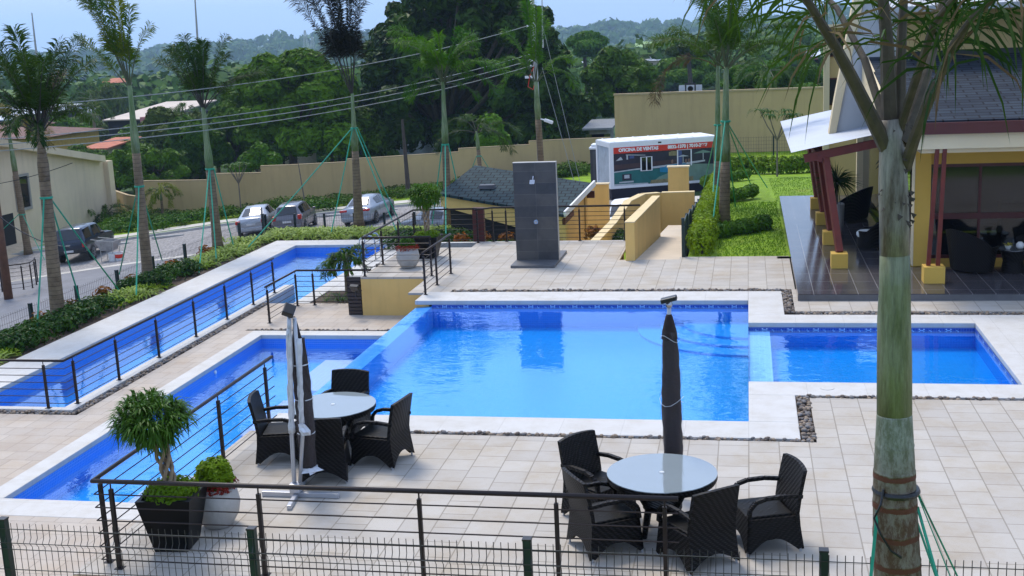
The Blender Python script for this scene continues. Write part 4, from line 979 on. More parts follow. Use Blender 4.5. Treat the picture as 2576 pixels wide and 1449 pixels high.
a = PY(1545, 241, YB); c = PY(2064, 222.5, YB)
t = empty('boundary_wall', (a.x, YB, -4), 'tall plain tan wall behind the sales office container and lawn', 'wall')
MB().box(a.x, c.x + 3, YB, YB + .3, -6, a.z).build('wall_face', TAN, t)
MB().box(a.x - .05, c.x + 3, YB - .05, YB + .35, a.z, a.z + .12).build('wall_cap', MATS['wall_cap_render'], t)
# ------------------------------------------------------------------ ramp walls
t = empty('ramp_wall', (-3.0, 30.6, 0), 'pale ochre parapet sloping down beside the ramp, nearest the terrace', 'wall')
def wall_from(b, p0, p1, z00, z01, z10, z11, th, cap=None):
    d = Vector((p1[0] - p0[0], p1[1] - p0[1], 0)).normalized(); nn = Vector((-d.y, d.x, 0)) * th
    poly = [(p0[0], p0[1]), (p1[0], p1[1]), (p1[0] + nn.x, p1[1] + nn.y), (p0[0] + nn.x, p0[1] + nn.y)]
    b.prism(poly, [z00, z10, z10, z00], [z01, z11, z11, z01])
RAMPC = simple('ramp_wall_cream', (.72, .56, .30), .85, var=.05)
p0 = PZ(1600, 655, 0); tp = PY(1577, 560, 30.5); q1 = PY(1655, 500, 37.2)
b = MB(); wall_from(b, (-2.88, 30.45), (-2.80, 38.6), -1.5, tp.z, -3, q1.z - .12, .24); b.build('wall_face', OCHRE, t)
b = MB(); wall_from(b, (-2.87, 30.44), (-2.79, 38.61), tp.z, tp.z + .03, q1.z - .12, q1.z - .09, .26); b.build('wall_cap', RAMPC, t)
t = empty('ramp_wall', (-3.6, 41, -2), 'curved ochre retaining wall turning at the foot of the ramp', 'wall')
yw = 45.0; a = PY(1625, 487, yw); c = PY(1740, 484, yw)
pl = [(-4.35, 35.0), (-4.25, 39), (-4.1, 42.5), (-3.75, 44.4), (-3.2, 45.0), (c.x + .1, 45.0)]
zt = [PY(1540, 606, 35.0).z, PY(1556, 560, 39).z, PY(1575, 507, 42.5).z, PY(1590, 490, 44.4).z, a.z, c.z]
b = MB(); bc = MB()
for i in range(5):
    for bb, o0, o1 in ((b, None, 0), (bc, 0, .03)):
        p, q = pl[i], pl[i + 1]; d = Vector((q[0] - p[0], q[1] - p[1], 0)).normalized(); nn = Vector((-d.y, d.x, 0)) * .28
        bb.prism([p, q, (q[0] + nn.x, q[1] + nn.y), (p[0] + nn.x, p[1] + nn.y)], [-4] * 4 if o0 is None else [zt[i], zt[i + 1], zt[i + 1], zt[i]], [zt[i] + o1, zt[i + 1] + o1, zt[i + 1] + o1, zt[i] + o1])
b.build('wall_face', OCHRE_DEEP if False else OCHRE, t); bc.build('wall_cap', RAMPC, t)
p0 = PY(1680, 422, 52); p1 = PY(1732, 421, 52)
t = empty('gate_pillar', (p0.x, 52, -3), 'square ochre wall end at the top of the ramp in front of the sales office', 'wall')
MB().box(p0.x, p1.x, 52, 52.3, -4, p0.z).build('wall_face', OCHRE, t); MB().box(p0.x - .04, p1.x + .04, 51.96, 52.34, p0.z, p0.z + .06).build('wall_cap', CREAM, t)

# ------------------------------------------------------------------ small hut with slate roof
Yh = 40.5
A = PY(1104, 486, Yh + 1.0); D = PY(1418, 540, Yh - 1.2); zA = A.z
C_ = PY(1494, 461, Yh + 2.0); B_ = A + (C_ - D)
t = empty('garden_hut', ((A.x + C_.x) / 2, Yh + 2, -2), 'small ochre hut with a tilted slate shingle roof behind the shower wall', 'hut')
b = MB(); b.slab([A, D, C_, B_], .10); b.build('roof', SHINGLE_L, t)
nrm = (D - A).cross(B_ - A).normalized()
b = MB(); m = A.lerp(B_, .36) + (D - A) * .30 + nrm * .07; b.cbox(m, .55, .3, .14, 0); b.build('roof_vent', simple('vent_grey', (.10, .10, .11), .5), t)
b = MB(); o_ = nrm * -.10
def dn(p, k): return p + Vector((0, 0, -k))
fa, fd = A + o_, D + o_; ins = (B_ - A).normalized() * .12
def wallq(b, p, q, zb, th=.15):
    d = (q - p); d.z = 0; d.normalize(); nn = Vector((-d.y, d.x, 0)) * th
    b.prism([(p.x, p.y), (q.x, q.y), (q.x + nn.x, q.y + nn.y), (p.x + nn.x, p.y + nn.y)], [zb, zb, zb, zb] if not isinstance(zb, list) else zb, [p.z, q.z, q.z, p.z])
f0, f1 = fa + ins, fd + ins
b = MB(); wallq(b, f0, f1, [f0.z - .42, f1.z - .85, f1.z - .85, f0.z - .42]); b.build('fascia_wall', OCHRE, t)
s0, s1 = D + o_ + ins + Vector((-.35, .1, 0)), C_ + o_ + Vector((-.35, -.2, 0))
b = MB(); wallq(b, s0, s1, -3, .15); sA = f0.lerp(f1, .72) + Vector((0, .05, 0)); wallq(b, sA, f1.lerp(f0, .04) + Vector((0, .05, 0)), -3, .14)
bk0, bk1 = B_ + o_ + Vector((.3, -.2, 0)), C_ + o_ + Vector((-.3, -.2, 0)); wallq(b, bk0, bk1, -3, .12); lf0 = A + o_ + ins * 4 + Vector((.3, 0, 0)); wallq(b, bk0, lf0, -3, .12); b.build('wall', OCHRE, t)
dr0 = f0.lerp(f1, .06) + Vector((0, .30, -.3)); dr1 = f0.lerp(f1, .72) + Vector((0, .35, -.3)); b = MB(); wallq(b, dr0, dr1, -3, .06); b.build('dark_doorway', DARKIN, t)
b = MB(); b.bar(D + nrm * .01 + Vector((.03, 0, 0)), C_ + nrm * .01 + Vector((.03, 0, 0)), .07, .2); b.build('bargeboard', WHITE, t)
b = MB(); e = (D - C_).normalized(); b.bar(D + o_ * 2.5 + e * .05, D + o_ * 2.5 - e * .9, .1, .18); q = C_ + o_ * 3; b.bar(q + Vector((-.5, -.1, -.1)), q + Vector((.02, -.1, -.1)), .12, .25); b.build('rafter_end', MAROON, t)
wp0 = PY(1455, 466, 46); wp1 = PY(1530, 465, 46)
t = empty('garden_wall', (wp0.x, 46, -3), 'ochre garden wall between the hut and the sales office', 'wall')
MB().box(wp0.x, wp1.x, 46, 46.3, -4, wp0.z).build('wall_face', OCHRE, t); MB().box(wp0.x - .03, wp1.x + .03, 45.97, 46.33, wp0.z, wp0.z + .05).build('wall_cap', CREAM, t)
for k, (px, top) in enumerate(((1182, 534), (1300, 534))[:1]):
    p = PZ(px, 625, -.0); tag(MB().box(p.x - .17, p.x + .17, 33.75, 33.9, -1.0, .98).build('timber_screen', MAROON), 'narrow red brown timber screen behind the terrace railing left of the hut', 'screen')

# ------------------------------------------------------------------ sales office container
zc = street_z(-5) + .05
A = PZ(1537, 496, zc); Bp = PZ(1800, 464, zc); ex = Vector((math.cos(R(24)), math.sin(R(24)), 0)); Lc = 6.1; ey = Vector((-ex.y, ex.x, 0))
hC = 2.85
t = empty('site_office', A, 'white steel container sales office with a printed pool picture and red banner', 'container office')
def CP(u, v, w): return A + ex * u + ey * v + Vector((0, 0, w))
def cbx(b, u0, u1, v0, v1, w0, w1, mi=0):
    v = [CP(u, vv, w) for w in (w0, w1) for vv in (v0, v1) for u in (u0, u1)]
    b.add(v, [(0, 2, 3, 1), (4, 5, 7, 6), (0, 1, 5, 4), (2, 6, 7, 3), (0, 4, 6, 2), (1, 3, 7, 5)], mi)
Wc = 2.5; base = .42
b = MB()
for u in (0, Lc - .2):
    for v in (0, Wc - .2): cbx(b, u, u + .2, v, v + .2, base, hC)
for v in (0, Wc - .2): cbx(b, .2, Lc - .2, v, v + .2, hC - .26, hC); cbx(b, .2, Lc - .2, v, v + .2, base, base + .14)
for u in (0, Lc - .2): cbx(b, u, u + .2, .2, Wc - .2, hC - .26, hC); cbx(b, u, u + .2, .2, Wc - .2, base, base + .14)
b.build('frame', WHITE, t)
b = MB(); cbx(b, .05, Lc - .05, .05, Wc - .05, hC - .03, hC + .03)
for k in range(7): cbx(b, .3 + k * Lc / 7, .36 + k * Lc / 7, .1, Wc - .1, hC + .03, hC + .06)
b.build('roof', WHITE, t)
b = MB(); cbx(b, .05, .1, .2, Wc - .2, base + .14, hC - .26); cbx(b, Lc - .1, Lc - .05, .2, Wc - .2, base + .14, hC - .26); cbx(b, .2, Lc - .2, Wc - .1, Wc - .05, base + .14, hC - .26); b.build('side_panel', simple('panel_grey', (.42, .46, .50), .5), t)
b = MB(); cbx(b, .05, Lc, .05, Wc - .05, -.1, base); b.build('dark_skirt', simple('skirt_dark', (.008, .008, .02), .7), t)
# printed banner, a flat sheet with its own picture of a pool
PC = [simple('print_night', (.018, .016, .035), .35, var=.3, scale=2), simple('print_teal', (.008, .13, .125), .35, var=.15), RED, simple('print_pale', (.45, .48, .5), .4), simple('print_blue', (.01, .22, .38), .35),
      simple('print_stone', (.22, .19, .09), .4, var=.4, scale=5), simple('print_brown', (.05, .025, .03), .4, var=.3, scale=3), simple('print_green', (.16, .26, .20), .4), simple('print_skin', (.22, .12, .09), .5), simple('print_sky', (.05, .08, .22), .4)]
b = MB(); x0, x1 = .2, Lc - .2; z0, z1 = base + .1, hC - .26; Wd = x1 - x0; Hd = z1 - z0
def pr(poly, mi, lay): # polygon in 0..1 x 0..1 banner units
    v = [CP(x0 + u * Wd, .03 - lay * .004, z0 + w * Hd) for u, w in poly]; b.add(v, [tuple(range(len(v)))], mi)
pr([(0, 0), (1, 0), (1, .84), (0, .84)], 0, 0)
pr([(0, .04), (.62, .04), (.62, .36), (.42, .40), (.2, .40), (0, .36)], 1, 1)
pr([(0, .36), (.2, .40), (.62, .42), (.9, .50), (.9, .54), (.55, .48), (.2, .43), (0, .39)], 3, 2)
pr([(.45, .30), (.62, .26), (.72, .45), (.45, .42)], 4, 3); pr([(.50, .43), (.72, .46), (.70, .49), (.52, .46)], 4, 3)
pr([(.34, .0), (1, .0), (1, .42), (.75, .46), (.44, .18)], 7, 4)
pr([(.35, .0), (.78, .0), (.78, .14), (.36, .11)], 5, 5); pr([(.0, .0), (.34, .0), (.33, .05), (0, .07)], 3, 5)
pr([(.05, .09), (.19, .09), (.19, .13), (.05, .12)], 3, 6)
pr([(.08, .15), (.17, .15), (.17, .31), (.08, .31)], 0, 6); pr([(.10, .20), (.15, .20), (.15, .29), (.10, .29)], 3, 7)
pr([(.0, .44), (.62, .50), (.62, .60), (.0, .56)], 6, 3)
pr([(.12, .79), (.31, .755), (.31, .77), (.12, .81)], 3, 6); pr([(.02, .66), (.09, .68), (.07, .76)], 3, 6); pr([(.125, .68), (.14, .68), (.14, .79), (.125, .79)], 3, 7); pr([(.155, .7), (.2, .7), (.2, .77), (.155, .765)], 9, 6)
for (u, w, s, c) in ((.68, .66, .12, 3), (.88, .72, .2, 7)):
    pr([(u - s / 2, w), (u + s / 2, w), (u, w + s * .38)], c, 7); pr([(u - .004, w - .17), (u + .004, w - .17), (u + .004, w), (u - .004, w)], 3, 7)
pr([(.56, .82), (.6, .82), (.6, .80), (.56, .80)], 5, 7); pr([(.54, .70), (.62, .70), (.62, .82), (.54, .80)], 5, 6)
pr([(.63, .46), (.67, .46), (.67, .82), (.63, .82)], 9, 4)
for u, w in ((.565, .50), (.70, .49), (.73, .5)): pr([(u, w), (u + .014, w), (u + .018, w + .08), (u + .009, w + .11), (u - .004, w + .07)], 8, 8)
b.build('printed_banner', PC, t)
b = MB()
def prr(b, u0, u1, w0, w1, mi=0, d=0): v = [CP(x0 + u * Wd, -.004 - d, z0 + w * Hd) for u, w in ((u0, w0), (u1, w0), (u1, w1), (u0, w1))]; b.add(v, [(0, 1, 2, 3)], mi)
prr(b, .0, 1, .845, 1.0); b.build('red_banner', RED, t)
b = MB()
for u0, u1, w0, w1 in ((.26, .27, .36, .72), (.365, .375, .36, .72), (.27, .365, .71, .72), (.27, .365, .36, .375), (.314, .324, .37, .71)): cbx(b, x0 + u0 * Wd, x0 + u1 * Wd, -.03, .02, z0 + w0 * Hd, z0 + w1 * Hd)
b.build('window_frame', WHITE, t); b = MB()
for u0, u1, w0, w1 in ((.62, .63, .36, .84), (.755, .765, .42, .84), (.62, .765, .83, .84)): cbx(b, x0 + u0 * Wd, x0 + u1 * Wd, -.03, .02, z0 + w0 * Hd, z0 + w1 * Hd)
b.build('window_frame', WHITE, t)
prb = MB(); prr(prb, .27, .365, .375, .71, 0, .006); prb.build('window_pane', GLASS, t)
b = MB(); cbx(b, Lc * .44, Lc * .47, -.006, 0, hC - .17, hC - .09); b.build('logo_plate', BLACKM, t)
def text(s, loc, size, mat, parent, xdir, name, extr=.004, bold=.012):
    cu = bpy.data.curves.new(name, 'FONT'); cu.body = s; cu.size = size; cu.extrude = extr; cu.offset = bold
    o = bpy.data.objects.new('tmp', cu); COL.objects.link(o); dg = bpy.context.evaluated_depsgraph_get()
    me = bpy.data.meshes.new_from_object(o.evaluated_get(dg)); bpy.data.objects.remove(o)
    me.materials.clear(); me.materials.append(mat); ob = bpy.data.objects.new(name, me); COL.objects.link(ob)
    X = Vector(xdir).normalized(); Z = Vector((0, 0, 1)); Y_ = X.cross(Z) * -1
    M = Matrix((X, Z, X.cross(Z))).transposed().to_4x4(); M.translation = Vector(loc) - (parent.location if parent else Vector((0, 0, 0)))
    ob.matrix_world = M
    if parent: ob.parent = parent; ob.matrix_local = M
    return ob
TXT = simple('sign_white', (.8, .8, .78), .5, var=.02)
text('OFICINA DE VENTAS', CP(x0 + .05 * Wd, -.012, z0 + .89 * Hd), .235, TXT, t, ex, 'lettering')
text('8832-1370 | 7010-2667', CP(x0 + .53 * Wd, -.012, z0 + .89 * Hd), .235, TXT, t, ex, 'lettering')
# portable toilet beside it
q = PZ(1482, 478, zc)
t = empty('portable_toilet', q, 'dark grey portable toilet with a white domed roof left of the sales office', 'portable toilet')
x_, y_ = q.x + .35, q.y + 2.5
MB().box(x_ - .5, x_ + .5, y_ - .5, y_ + .5, zc - .2, zc + 2.05).build('cabin', simple('toilet_grey', (.035, .035, .04), .5), t, bevel=.03)
b = MB(); b.prism([(x_ - .55, y_ - .55), (x_ + .55, y_ - .55), (x_ + .55, y_ + .55), (x_ - .55, y_ + .55)], zc + 2.05, zc + 2.2); b.prism([(x_ - .45, y_ - .45), (x_ + .45, y_ - .45), (x_ + .45, y_ + .45), (x_ - .45, y_ + .45)], zc + 2.2, zc + 2.34); b.build('roof', WHITE, t, bevel=.05)
MB().box(x_ - .35, x_ + .35, y_ - .515, y_ - .5, zc, zc + 1.95).build('door', simple('toilet_door', (.06, .06, .065), .5), t)
# white board sign above the far wall
YS = 95; a = PY(1708, 245, YS); c = PY(1766, 213, YS)
t = empty('billboard', (a.x, YS, -7), 'pale square billboard with a ring shaped logo above the tall tan wall', 'sign')
MB().box(a.x, c.x, YS, YS + .1, PY(1708, 233, YS).z - 1, c.z).build('board', simple('board_grey', (.50, .50, .56), .6), t)
b = MB(); cx_, cz_ = (a.x + c.x) / 2, PY(1722, 222, YS).z - .05; w_ = .42; t1 = .11
b.box(cx_ - w_, cx_ + w_, YS - .012, YS - .004, cz_ + w_ - t1, cz_ + w_).box(cx_ - w_, cx_ + w_, YS - .012, YS - .004, cz_ - w_, cz_ - w_ + t1).box(cx_ - w_, cx_ - w_ + t1, YS - .012, YS - .004, cz_ - w_ + t1, cz_ + w_ - t1).box(cx_ + w_ - t1, cx_ + w_, YS - .012, YS - .004, cz_ - w_ + t1, cz_ + w_ - t1)
b.lathe([(.22, YS - .012), (.22, YS - .004), (.14, YS - .004), (.14, YS - .012)], (cx_, 0, cz_), 16, axis='y'); b.build('logo', BLACKM, t)
for x in (a.x + .3, c.x - .3): MB().box(x - .06, x + .06, YS + .1, YS + .2, -9, c.z).build('post', simple('sign_post', (.3, .3, .3), .6) if 'sign_post' not in MATS else MATS['sign_post'], t)

# ------------------------------------------------------------------ clubhouse
ZP = .15
structure(MB().box(1.05, 20, 25.7, 28.6, -.2, ZP).box(1.05, 3.6, 28.6, 41.2, -.6, ZP - .001).build('patio', PATIO))
structure(MB().box(1.044, 20, 25.694, 25.7, 0, ZP - .02).build('patio_riser', SLATE_TOP))
t = empty('clubhouse', (3.6, 28.6, 0), 'large ochre clubhouse with a grey shingle roof, dark glass front and maroon fascia', 'building')
CR = simple('club_ochre', (.70, .43, .075), .85, var=.06, scale=.9, bump=.1, bscale=60); CT = simple('club_tan', (.58, .41, .18), .85, var=.06, scale=.7)
MB().box(3.79, 4.14, 28.72, 29.1, ZP, 3.0).build('pillar', CR, t)
MB().box(3.77, 3.79, 28.71, 29.11, ZP, 3.0).build('pillar_edge', CREAM, t)
MB().box(3.6, 20, 29.0, 29.25, 2.50, 3.1).box(3.62, 20, 29.02, 29.2, ZP - .1, ZP + .12).build('wall', CR, t)
MB().box(3.6, 20, 26.5, 29.0, 3.02, 3.1).build('soffit', CREAM, t)
MB().box(3.05, 20, 26.34, 26.55, 3.12, 3.44).build('eave_beam', CREAM, t)
MB().box(3.0, 20, 26.20, 26.34, 3.44, 3.68).build('fascia', MAROON, t)
# glass front with frames
for k, (xa, xb) in enumerate(((4.14, 5.25), (5.25, 6.55), (6.55, 8.2), (8.2, 10), (10, 13))):
    fr = MB(); fr.box(xa, xa + .06, 29.06, 29.14, ZP + .12, 2.5).box(xa + .06, xb, 29.06, 29.14, 2.42, 2.5).box(xa + .06, xb, 29.06, 29.14, 1.2, 1.34).box(xa + .06, xb, 29.06, 29.14, ZP + .12, ZP + .2)
    f_ = fr.build('window', MAROON, t)
    MB().box(xa + .06, xb, 29.09, 29.1, ZP + .2, 1.2).box(xa + .06, xb, 29.09, 29.1, 1.34, 2.42).build('pane', glassy('club_glass', (.003, .003, .004), .06, .72) if 'club_glass' not in MATS else MATS['club_glass'], f_)
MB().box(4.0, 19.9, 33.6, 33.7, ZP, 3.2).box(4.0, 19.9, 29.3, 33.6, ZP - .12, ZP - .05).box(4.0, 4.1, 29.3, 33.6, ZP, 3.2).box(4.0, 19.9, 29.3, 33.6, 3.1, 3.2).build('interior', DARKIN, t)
# bar counter and bottles seen as dark forms inside
MB().box(6.2, 9.5, 31.2, 31.7, ZP, 1.25).box(5.0, 5.9, 30.4, 31.0, ZP + .6, ZP + .66).build('counter', simple('counter_grey', (.09, .09, .10), .3), t)
rf0, rf1 = (26.30, 3.72), (32.0, 4.92)
b = MB(); b.slab([(3.12, rf0[0], rf0[1]), (20, rf0[0], rf0[1]), (20, rf1[0], rf1[1]), (2.95, rf1[0], rf1[1])], .12); b.build('roof', SHINGLE, t)
b = MB(); p, q = Vector((3.0, 26.15, 3.30)), Vector((2.9, 31.9, 4.86)); 
v = [(3.0, 26.15, 2.92), (3.0, 26.15, 3.60), (2.86, 32.0, 4.95), (2.86, 32.0, 4.2)]
b.add([(x, y, z) for x, y, z in v] + [(x + .14, y, z) for x, y, z in v], [(0, 1, 2, 3), (7, 6, 5, 4), (1, 5, 6, 2), (0, 4, 5, 1), (3, 2, 6, 7), (0, 3, 7, 4)]); b.build('barge_wall', CREAM, t)
MB().box(3.9, 20, 32.0, 32.25, 3.2, 6.6).build('upper_wall', CT, t)
MB().box(3.9, 20, 31.86, 32.0, 4.82, 5.02).build('flashing', BLACKM, t)  # near-black strip along the foot of the upper wall
b = MB(); b.slab([(3.4, 30.9, 6.12), (20, 30.9, 6.12), (20, 36, 7.6), (3.4, 36, 7.6)], .14); b.build('upper_roof', GREYWALL, t)
# leaning gable pylon in grey render with cream edge
b = MB(); pl = [(2.15, 2.9), (2.30, 3.9), (2.78, 6.6), (4.0, 6.6), (4.0, 2.9)]
b.plate(pl, lambda u, w, k: (u, 32.4 - k, w), .3); b.build('gable_wall', GREYWALL, t)
b = MB(); pl = [(2.05, 2.9), (2.20, 3.9), (2.68, 6.6), (2.93, 6.6), (2.40, 3.9), (2.22, 2.9)]
b.plate(pl, lambda u, w, k: (u, 32.5 - k, w), .48); b.build('gable_edge', CREAM, t)
MB().box(3.75, 3.95, 29.26, 41, -.5, 3.0).build('side_glazing', GLASS, t)
MB().box(3.55, 3.85, 41.0, 41.3, ZP - .6, 3.05).build('corner_post', CREAM, t)
# annex with dark window openings
t = empty('annex', (2.6, 44.2, 0), 'ochre annex with dark square openings behind the gable of the clubhouse', 'building')
Ya = 44.0
l_ = PY(2074, 71, Ya); 
MB().box(l_.x, 9, Ya, Ya + .25, -3, l_.z).build('wall', CT, t)
MB().box(l_.x - .02, l_.x + .18, Ya - .2, Ya, -3, PY(2066, 78, Ya).z).build('corner_pier', CREAM, t)
MB().box(l_.x - .03, 9, Ya - .25, Ya + .3, l_.z, l_.z + .12).build('cap', CREAM, t)
for (xa, ya, xb, yb_) in ((2083, 84, 2170, 136), (2081, 200, 2118, 260)):
    p, q = PY(xa, ya, Ya), PY(xb, yb_, Ya); f_ = MB().box(p.x - .05, q.x + .05, Ya - .03, Ya - .004, q.z - .05, p.z + .05).build('window', MAROON, t)
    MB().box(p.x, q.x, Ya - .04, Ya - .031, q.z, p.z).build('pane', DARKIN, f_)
# ------------------------------------------------------------------ veranda awning
t = empty('veranda', (2.0, 28.6, ZP), 'pale corrugated zinc awning on leaning red timber posts beside the clubhouse', 'awning')
b = MB(); n = 60
for side, dz in ((0, 0), (1, -.012)):
    pass
v = []; f = []
for i in range(n * 2 + 1):
    y = 29.75 + (39.6 - 29.75) * i / (n * 2); w = .018 * math.sin(PI * i)
    w = .016 if i % 2 else -.004
    for x, z in ((1.05, 2.78), (1.9, 2.955), (3.02, 3.17)): v.append((x - (.02 if x < 1.2 else 0), y, z + w))
for i in range(n * 2):
    for k in range(2): f.append((i * 3 + k, i * 3 + k + 1, (i + 1) * 3 + k + 1, (i + 1) * 3 + k))
b.add(v, f); b.build('awning_sheet', CORRUG, t)
b = MB(); b.bar((1.35, 29.98, 2.60), (3.05, 29.98, 2.93), .12, .2); b.build('front_beam', REDWOOD, t)
b = MB(); b.bar((1.72, 29.9, 2.60), (1.72, 39.4, 2.60), .12, .16); b.build('side_beam', REDWOOD, t)
for y in (31.8, 33.6, 35.4, 37.2, 39.2): b = MB(); b.bar((1.15, y, 2.66), (3.0, y, 3.02), .07, .12); b.build('rafter', REDWOOD, t)
pos = [28.65, 31.8, 35.05, 38.15]
for k, y in enumerate(pos):
    pt = Vector((1.86, y + 1.35, 2.62)); pb = Vector((2.12, y + .05, .5))
    b = MB(); b.bar(pb, pt, .15, .15); b.build('post', REDWOOD, t)
    MB().box(1.92, 2.30, y - .18, y + .22, ZP, .50).build('plinth', CR, t, bevel=.008)
t = empty('twin_post', (4.0, 26.9, ZP), 'pair of thin red timber posts on a yellow plinth holding the clubhouse eave', 'post')
MB().box(3.76, 4.20, 26.7, 27.1, ZP, .52).build('plinth', CR, t, bevel=.008)
for xa, xb in ((3.87, 3.93), (4.07, 4.08)): b = MB(); b.bar((xa, 26.9, .52), (xb, 26.5, 3.13), .085, .085); b.build('post', REDWOOD, t)
# ------------------------------------------------------------------ wicker lounge seats and table on the patio
def tub(x, y, z, w, d, h, face, label, grp='dark wicker tub seats on the patio'):
    t = empty('wicker_sofa', (0, 0, 0), label, 'sofa', grp)
    n = 30; v = []; f = []
    for lay in range(2):
        for k in range(n + 1):
            a = R(-125) + R(250) * k / n      # 0 is the back
            c_, s_ = math.cos(a), math.sin(a); hh = h * (.62 + .38 * max(0, c_) ** .8)
            for q, zz in ((.82, .06), (.92, h * .45), (1.0 + .05 * max(0, c_), hh)):
                q2 = q - (.07 if lay else 0); v.append((s_ * w / 2 * q2, -c_ * d / 2 * q2, zz))
    m = (n + 1) * 3
    for k in range(n):
        for j in range(2): a = k * 3 + j; f.append((a, a + 3, a + 4, a + 1)); f.append((m + a, m + a + 1, m + a + 4, m + a + 3))
        f.append((k * 3 + 2, k * 3 + 5, m + k * 3 + 5, m + k * 3 + 2))
    f.append((0, 1, m + 1, m)); f.append((1, 2, m + 2, m + 1)); a = n * 3; f.append((a, m + a, m + a + 1, a + 1)); f.append((a + 1, m + a + 1, m + a + 2, a + 2))
    MB().add(v, f).build('shell', WICKER, t, smooth=False)
    b = MB(); b.prism([(w / 2 * .80 * math.sin(2 * PI * k / 28), d / 2 * .80 * math.cos(2 * PI * k / 28)) for k in range(28)], .05, .30); b.build('seat_base', WICKER, t)
    b = MB(); pr_ = []
    for q, zz in ((.70, .30), (.76, .34), (.76, .40), (.66, .44)): pr_ += [(w / 2 * q * math.sin(2 * PI * k / 28), d / 2 * q * math.cos(2 * PI * k / 28) + .03, zz) for k in range(28)]
    b.add(pr_, [(i * 28 + k, i * 28 + (k + 1) % 28, (i + 1) * 28 + (k + 1) % 28, (i + 1) * 28 + k) for i in range(3) for k in range(28)] + [tuple(range(84, 112))][:1]); o = b.build('cushion', CUSHION, t, smooth=True)
    t.location = (x, y, z); t.rotation_euler.z = -R(face); return t
tub(2.95, 35.9, ZP, 1.7, 1.1, .98, -62, 'large dark wicker tub sofa with pale cushion at the far end of the patio')
tub(3.05, 31.2, ZP, .85, .8, .78, -75, 'small dark wicker tub chair half hidden by the big palm trunk')
tub(5.0, 28.15, ZP, 1.25, 1.05, 1.0, 60, 'wicker tub sofa with a round white cushion beside the glass front')
tub(6.75, 28.1, ZP, 1.1, 1.0, 1.0, -60, 'wicker tub sofa cut by the right edge of the picture')
t = empty('side_table', (5.85, 28.0, ZP), 'low dark round patio table carrying two white pots', 'table')
MB().lathe([(.34, .50), (.35, .515), (.34, .53)], (5.85, 28.0, ZP), 32).build('glass_top', GLASS, t)
MB().lathe([(.26, 0), (.22, .25), (.29, .50)], (5.85, 28.0, ZP), 24).build('drum', WICKER, t)
o = MB().lathe([(.05, 0), (.085, .05), (.085, .11), (.05, .15), (.04, .16)], (5.97, 27.95, ZP + .531), 20).build('vase', CUSHION, smooth=True); tag(o, 'round white pot on the low patio table, right of the yellow flowers', 'vase')
t = empty('flower_pot', (5.72, 27.95, ZP + .531), 'small white bowl with yellow flowers on the low patio table', 'flower pot')
MB().lathe([(.04, 0), (.065, .05), (.07, .08), (.06, .08)], (5.72, 27.95, ZP + .531), 16).build('bowl', CUSHION, t)
b = MB(); tuft(b, (5.72, 27.95, ZP + .6), 22, .16, random.Random(3), .012); b.build('flowers', simple('yellow_petal', (.45, .38, .03), .6), t)
# dark spiky plant in a white pot behind the front post
t = empty('potted_palm', (2.35, 33.2, ZP), 'dark spiky yucca like plant in a white pot behind the red posts', 'potted plant')
MB().lathe([(.16, 0), (.2, .3), (.22, .85), (.2, .87), (.18, .8)], (2.35, 33.2, ZP), 20).build('pot', CLAY, t, smooth=True)
MB().tube([(2.35, 33.2, ZP + .8), (2.35, 33.2, ZP + 1.45)], .04, 6).build('stem', BARK, t)
b = MB(); rr = random.Random(9)
for _ in range(170):
    d = Vector((rr.gauss(0, 1), rr.gauss(0, 1), rr.gauss(0, .9))).normalized(); c = Vector((2.35, 33.2, ZP + 1.5)); s = d.orthogonal().normalized() * .012
    e = c + d * rr.uniform(.55, .8) - Vector((0, 0, .12)); m = c + d * .35; b.add([c - s, c + s, m + s, m - s, e], [(0, 1, 2, 3), (3, 2, 4)])
b.build('leaves', FROND_D, t)
# orange log frame on the far lawn
p = PZ(2180, 470, -.6)
t = empty('log_swing', (4.55, 47.2, -.9), 'yellow log climbing frame standing on the lawn behind the veranda', 'play frame')
b = MB()
for a, c in (((4.3, 47.0, -.95), (4.35, 47.2, 2.6)), ((4.55, 46.6, -.95), (4.9, 47.2, 2.6)), ((4.6, 47.9, -1.0), (4.9, 47.3, 2.6))): b.tube([a, c], .07, 8)
b.build('log_post', LOGYEL, t); MB().cbox((4.8, 47.0, .2), .9, .35, .08).build('seat', LOGYEL, t)

# ------------------------------------------------------------------ building at far left
XL = -42.0
t = empty('house', (XL - 6, 62, -6), 'beige house with a sloping parapet roof and one tall window at far left', 'building')
r0 = PX(0, 352, XL); r1 = PX(249, 392, XL); sl = (r1.z - r0.z) / (r1.y - r0.y); Y0 = 44.0; Y1 = r1.y
zr = lambda y: r0.z + sl * (y - r0.y)
b = MB(); b.add([(XL, Y0, -7), (XL, Y1 + .4, -7), (XL, Y1 + .4, zr(Y1) - .45), (XL, Y0, zr(Y0) - .45), (XL - 12, Y0, -7), (XL - 12, Y1 + .4, -7), (XL - 12, Y1 + .4, zr(Y1) - .45), (XL - 12, Y0, zr(Y0) - .45)],
      [(0, 1, 2, 3), (7, 6, 5, 4), (0, 4, 5, 1), (1, 5, 6, 2), (3, 7, 4, 0)]); b.build('wall', BEIGE, t)
b = MB(); xo = XL + .45
b.add([(xo, Y0, zr(Y0) - .42), (xo, Y1, zr(Y1) - .42), (xo, Y1, zr(Y1)), (xo, Y0, zr(Y0)), (XL - 12.5, Y0, zr(Y0) - .42), (XL - 12.5, Y1, zr(Y1) - .42), (XL - 12.5, Y1, zr(Y1) + .3), (XL - 12.5, Y0, zr(Y0) + .3)],
      [(0, 1, 2, 3), (3, 2, 6, 7), (7, 6, 5, 4), (0, 4, 5, 1), (1, 5, 6, 2), (0, 3, 7, 4)]); b.build('roof', BEIGE, t)
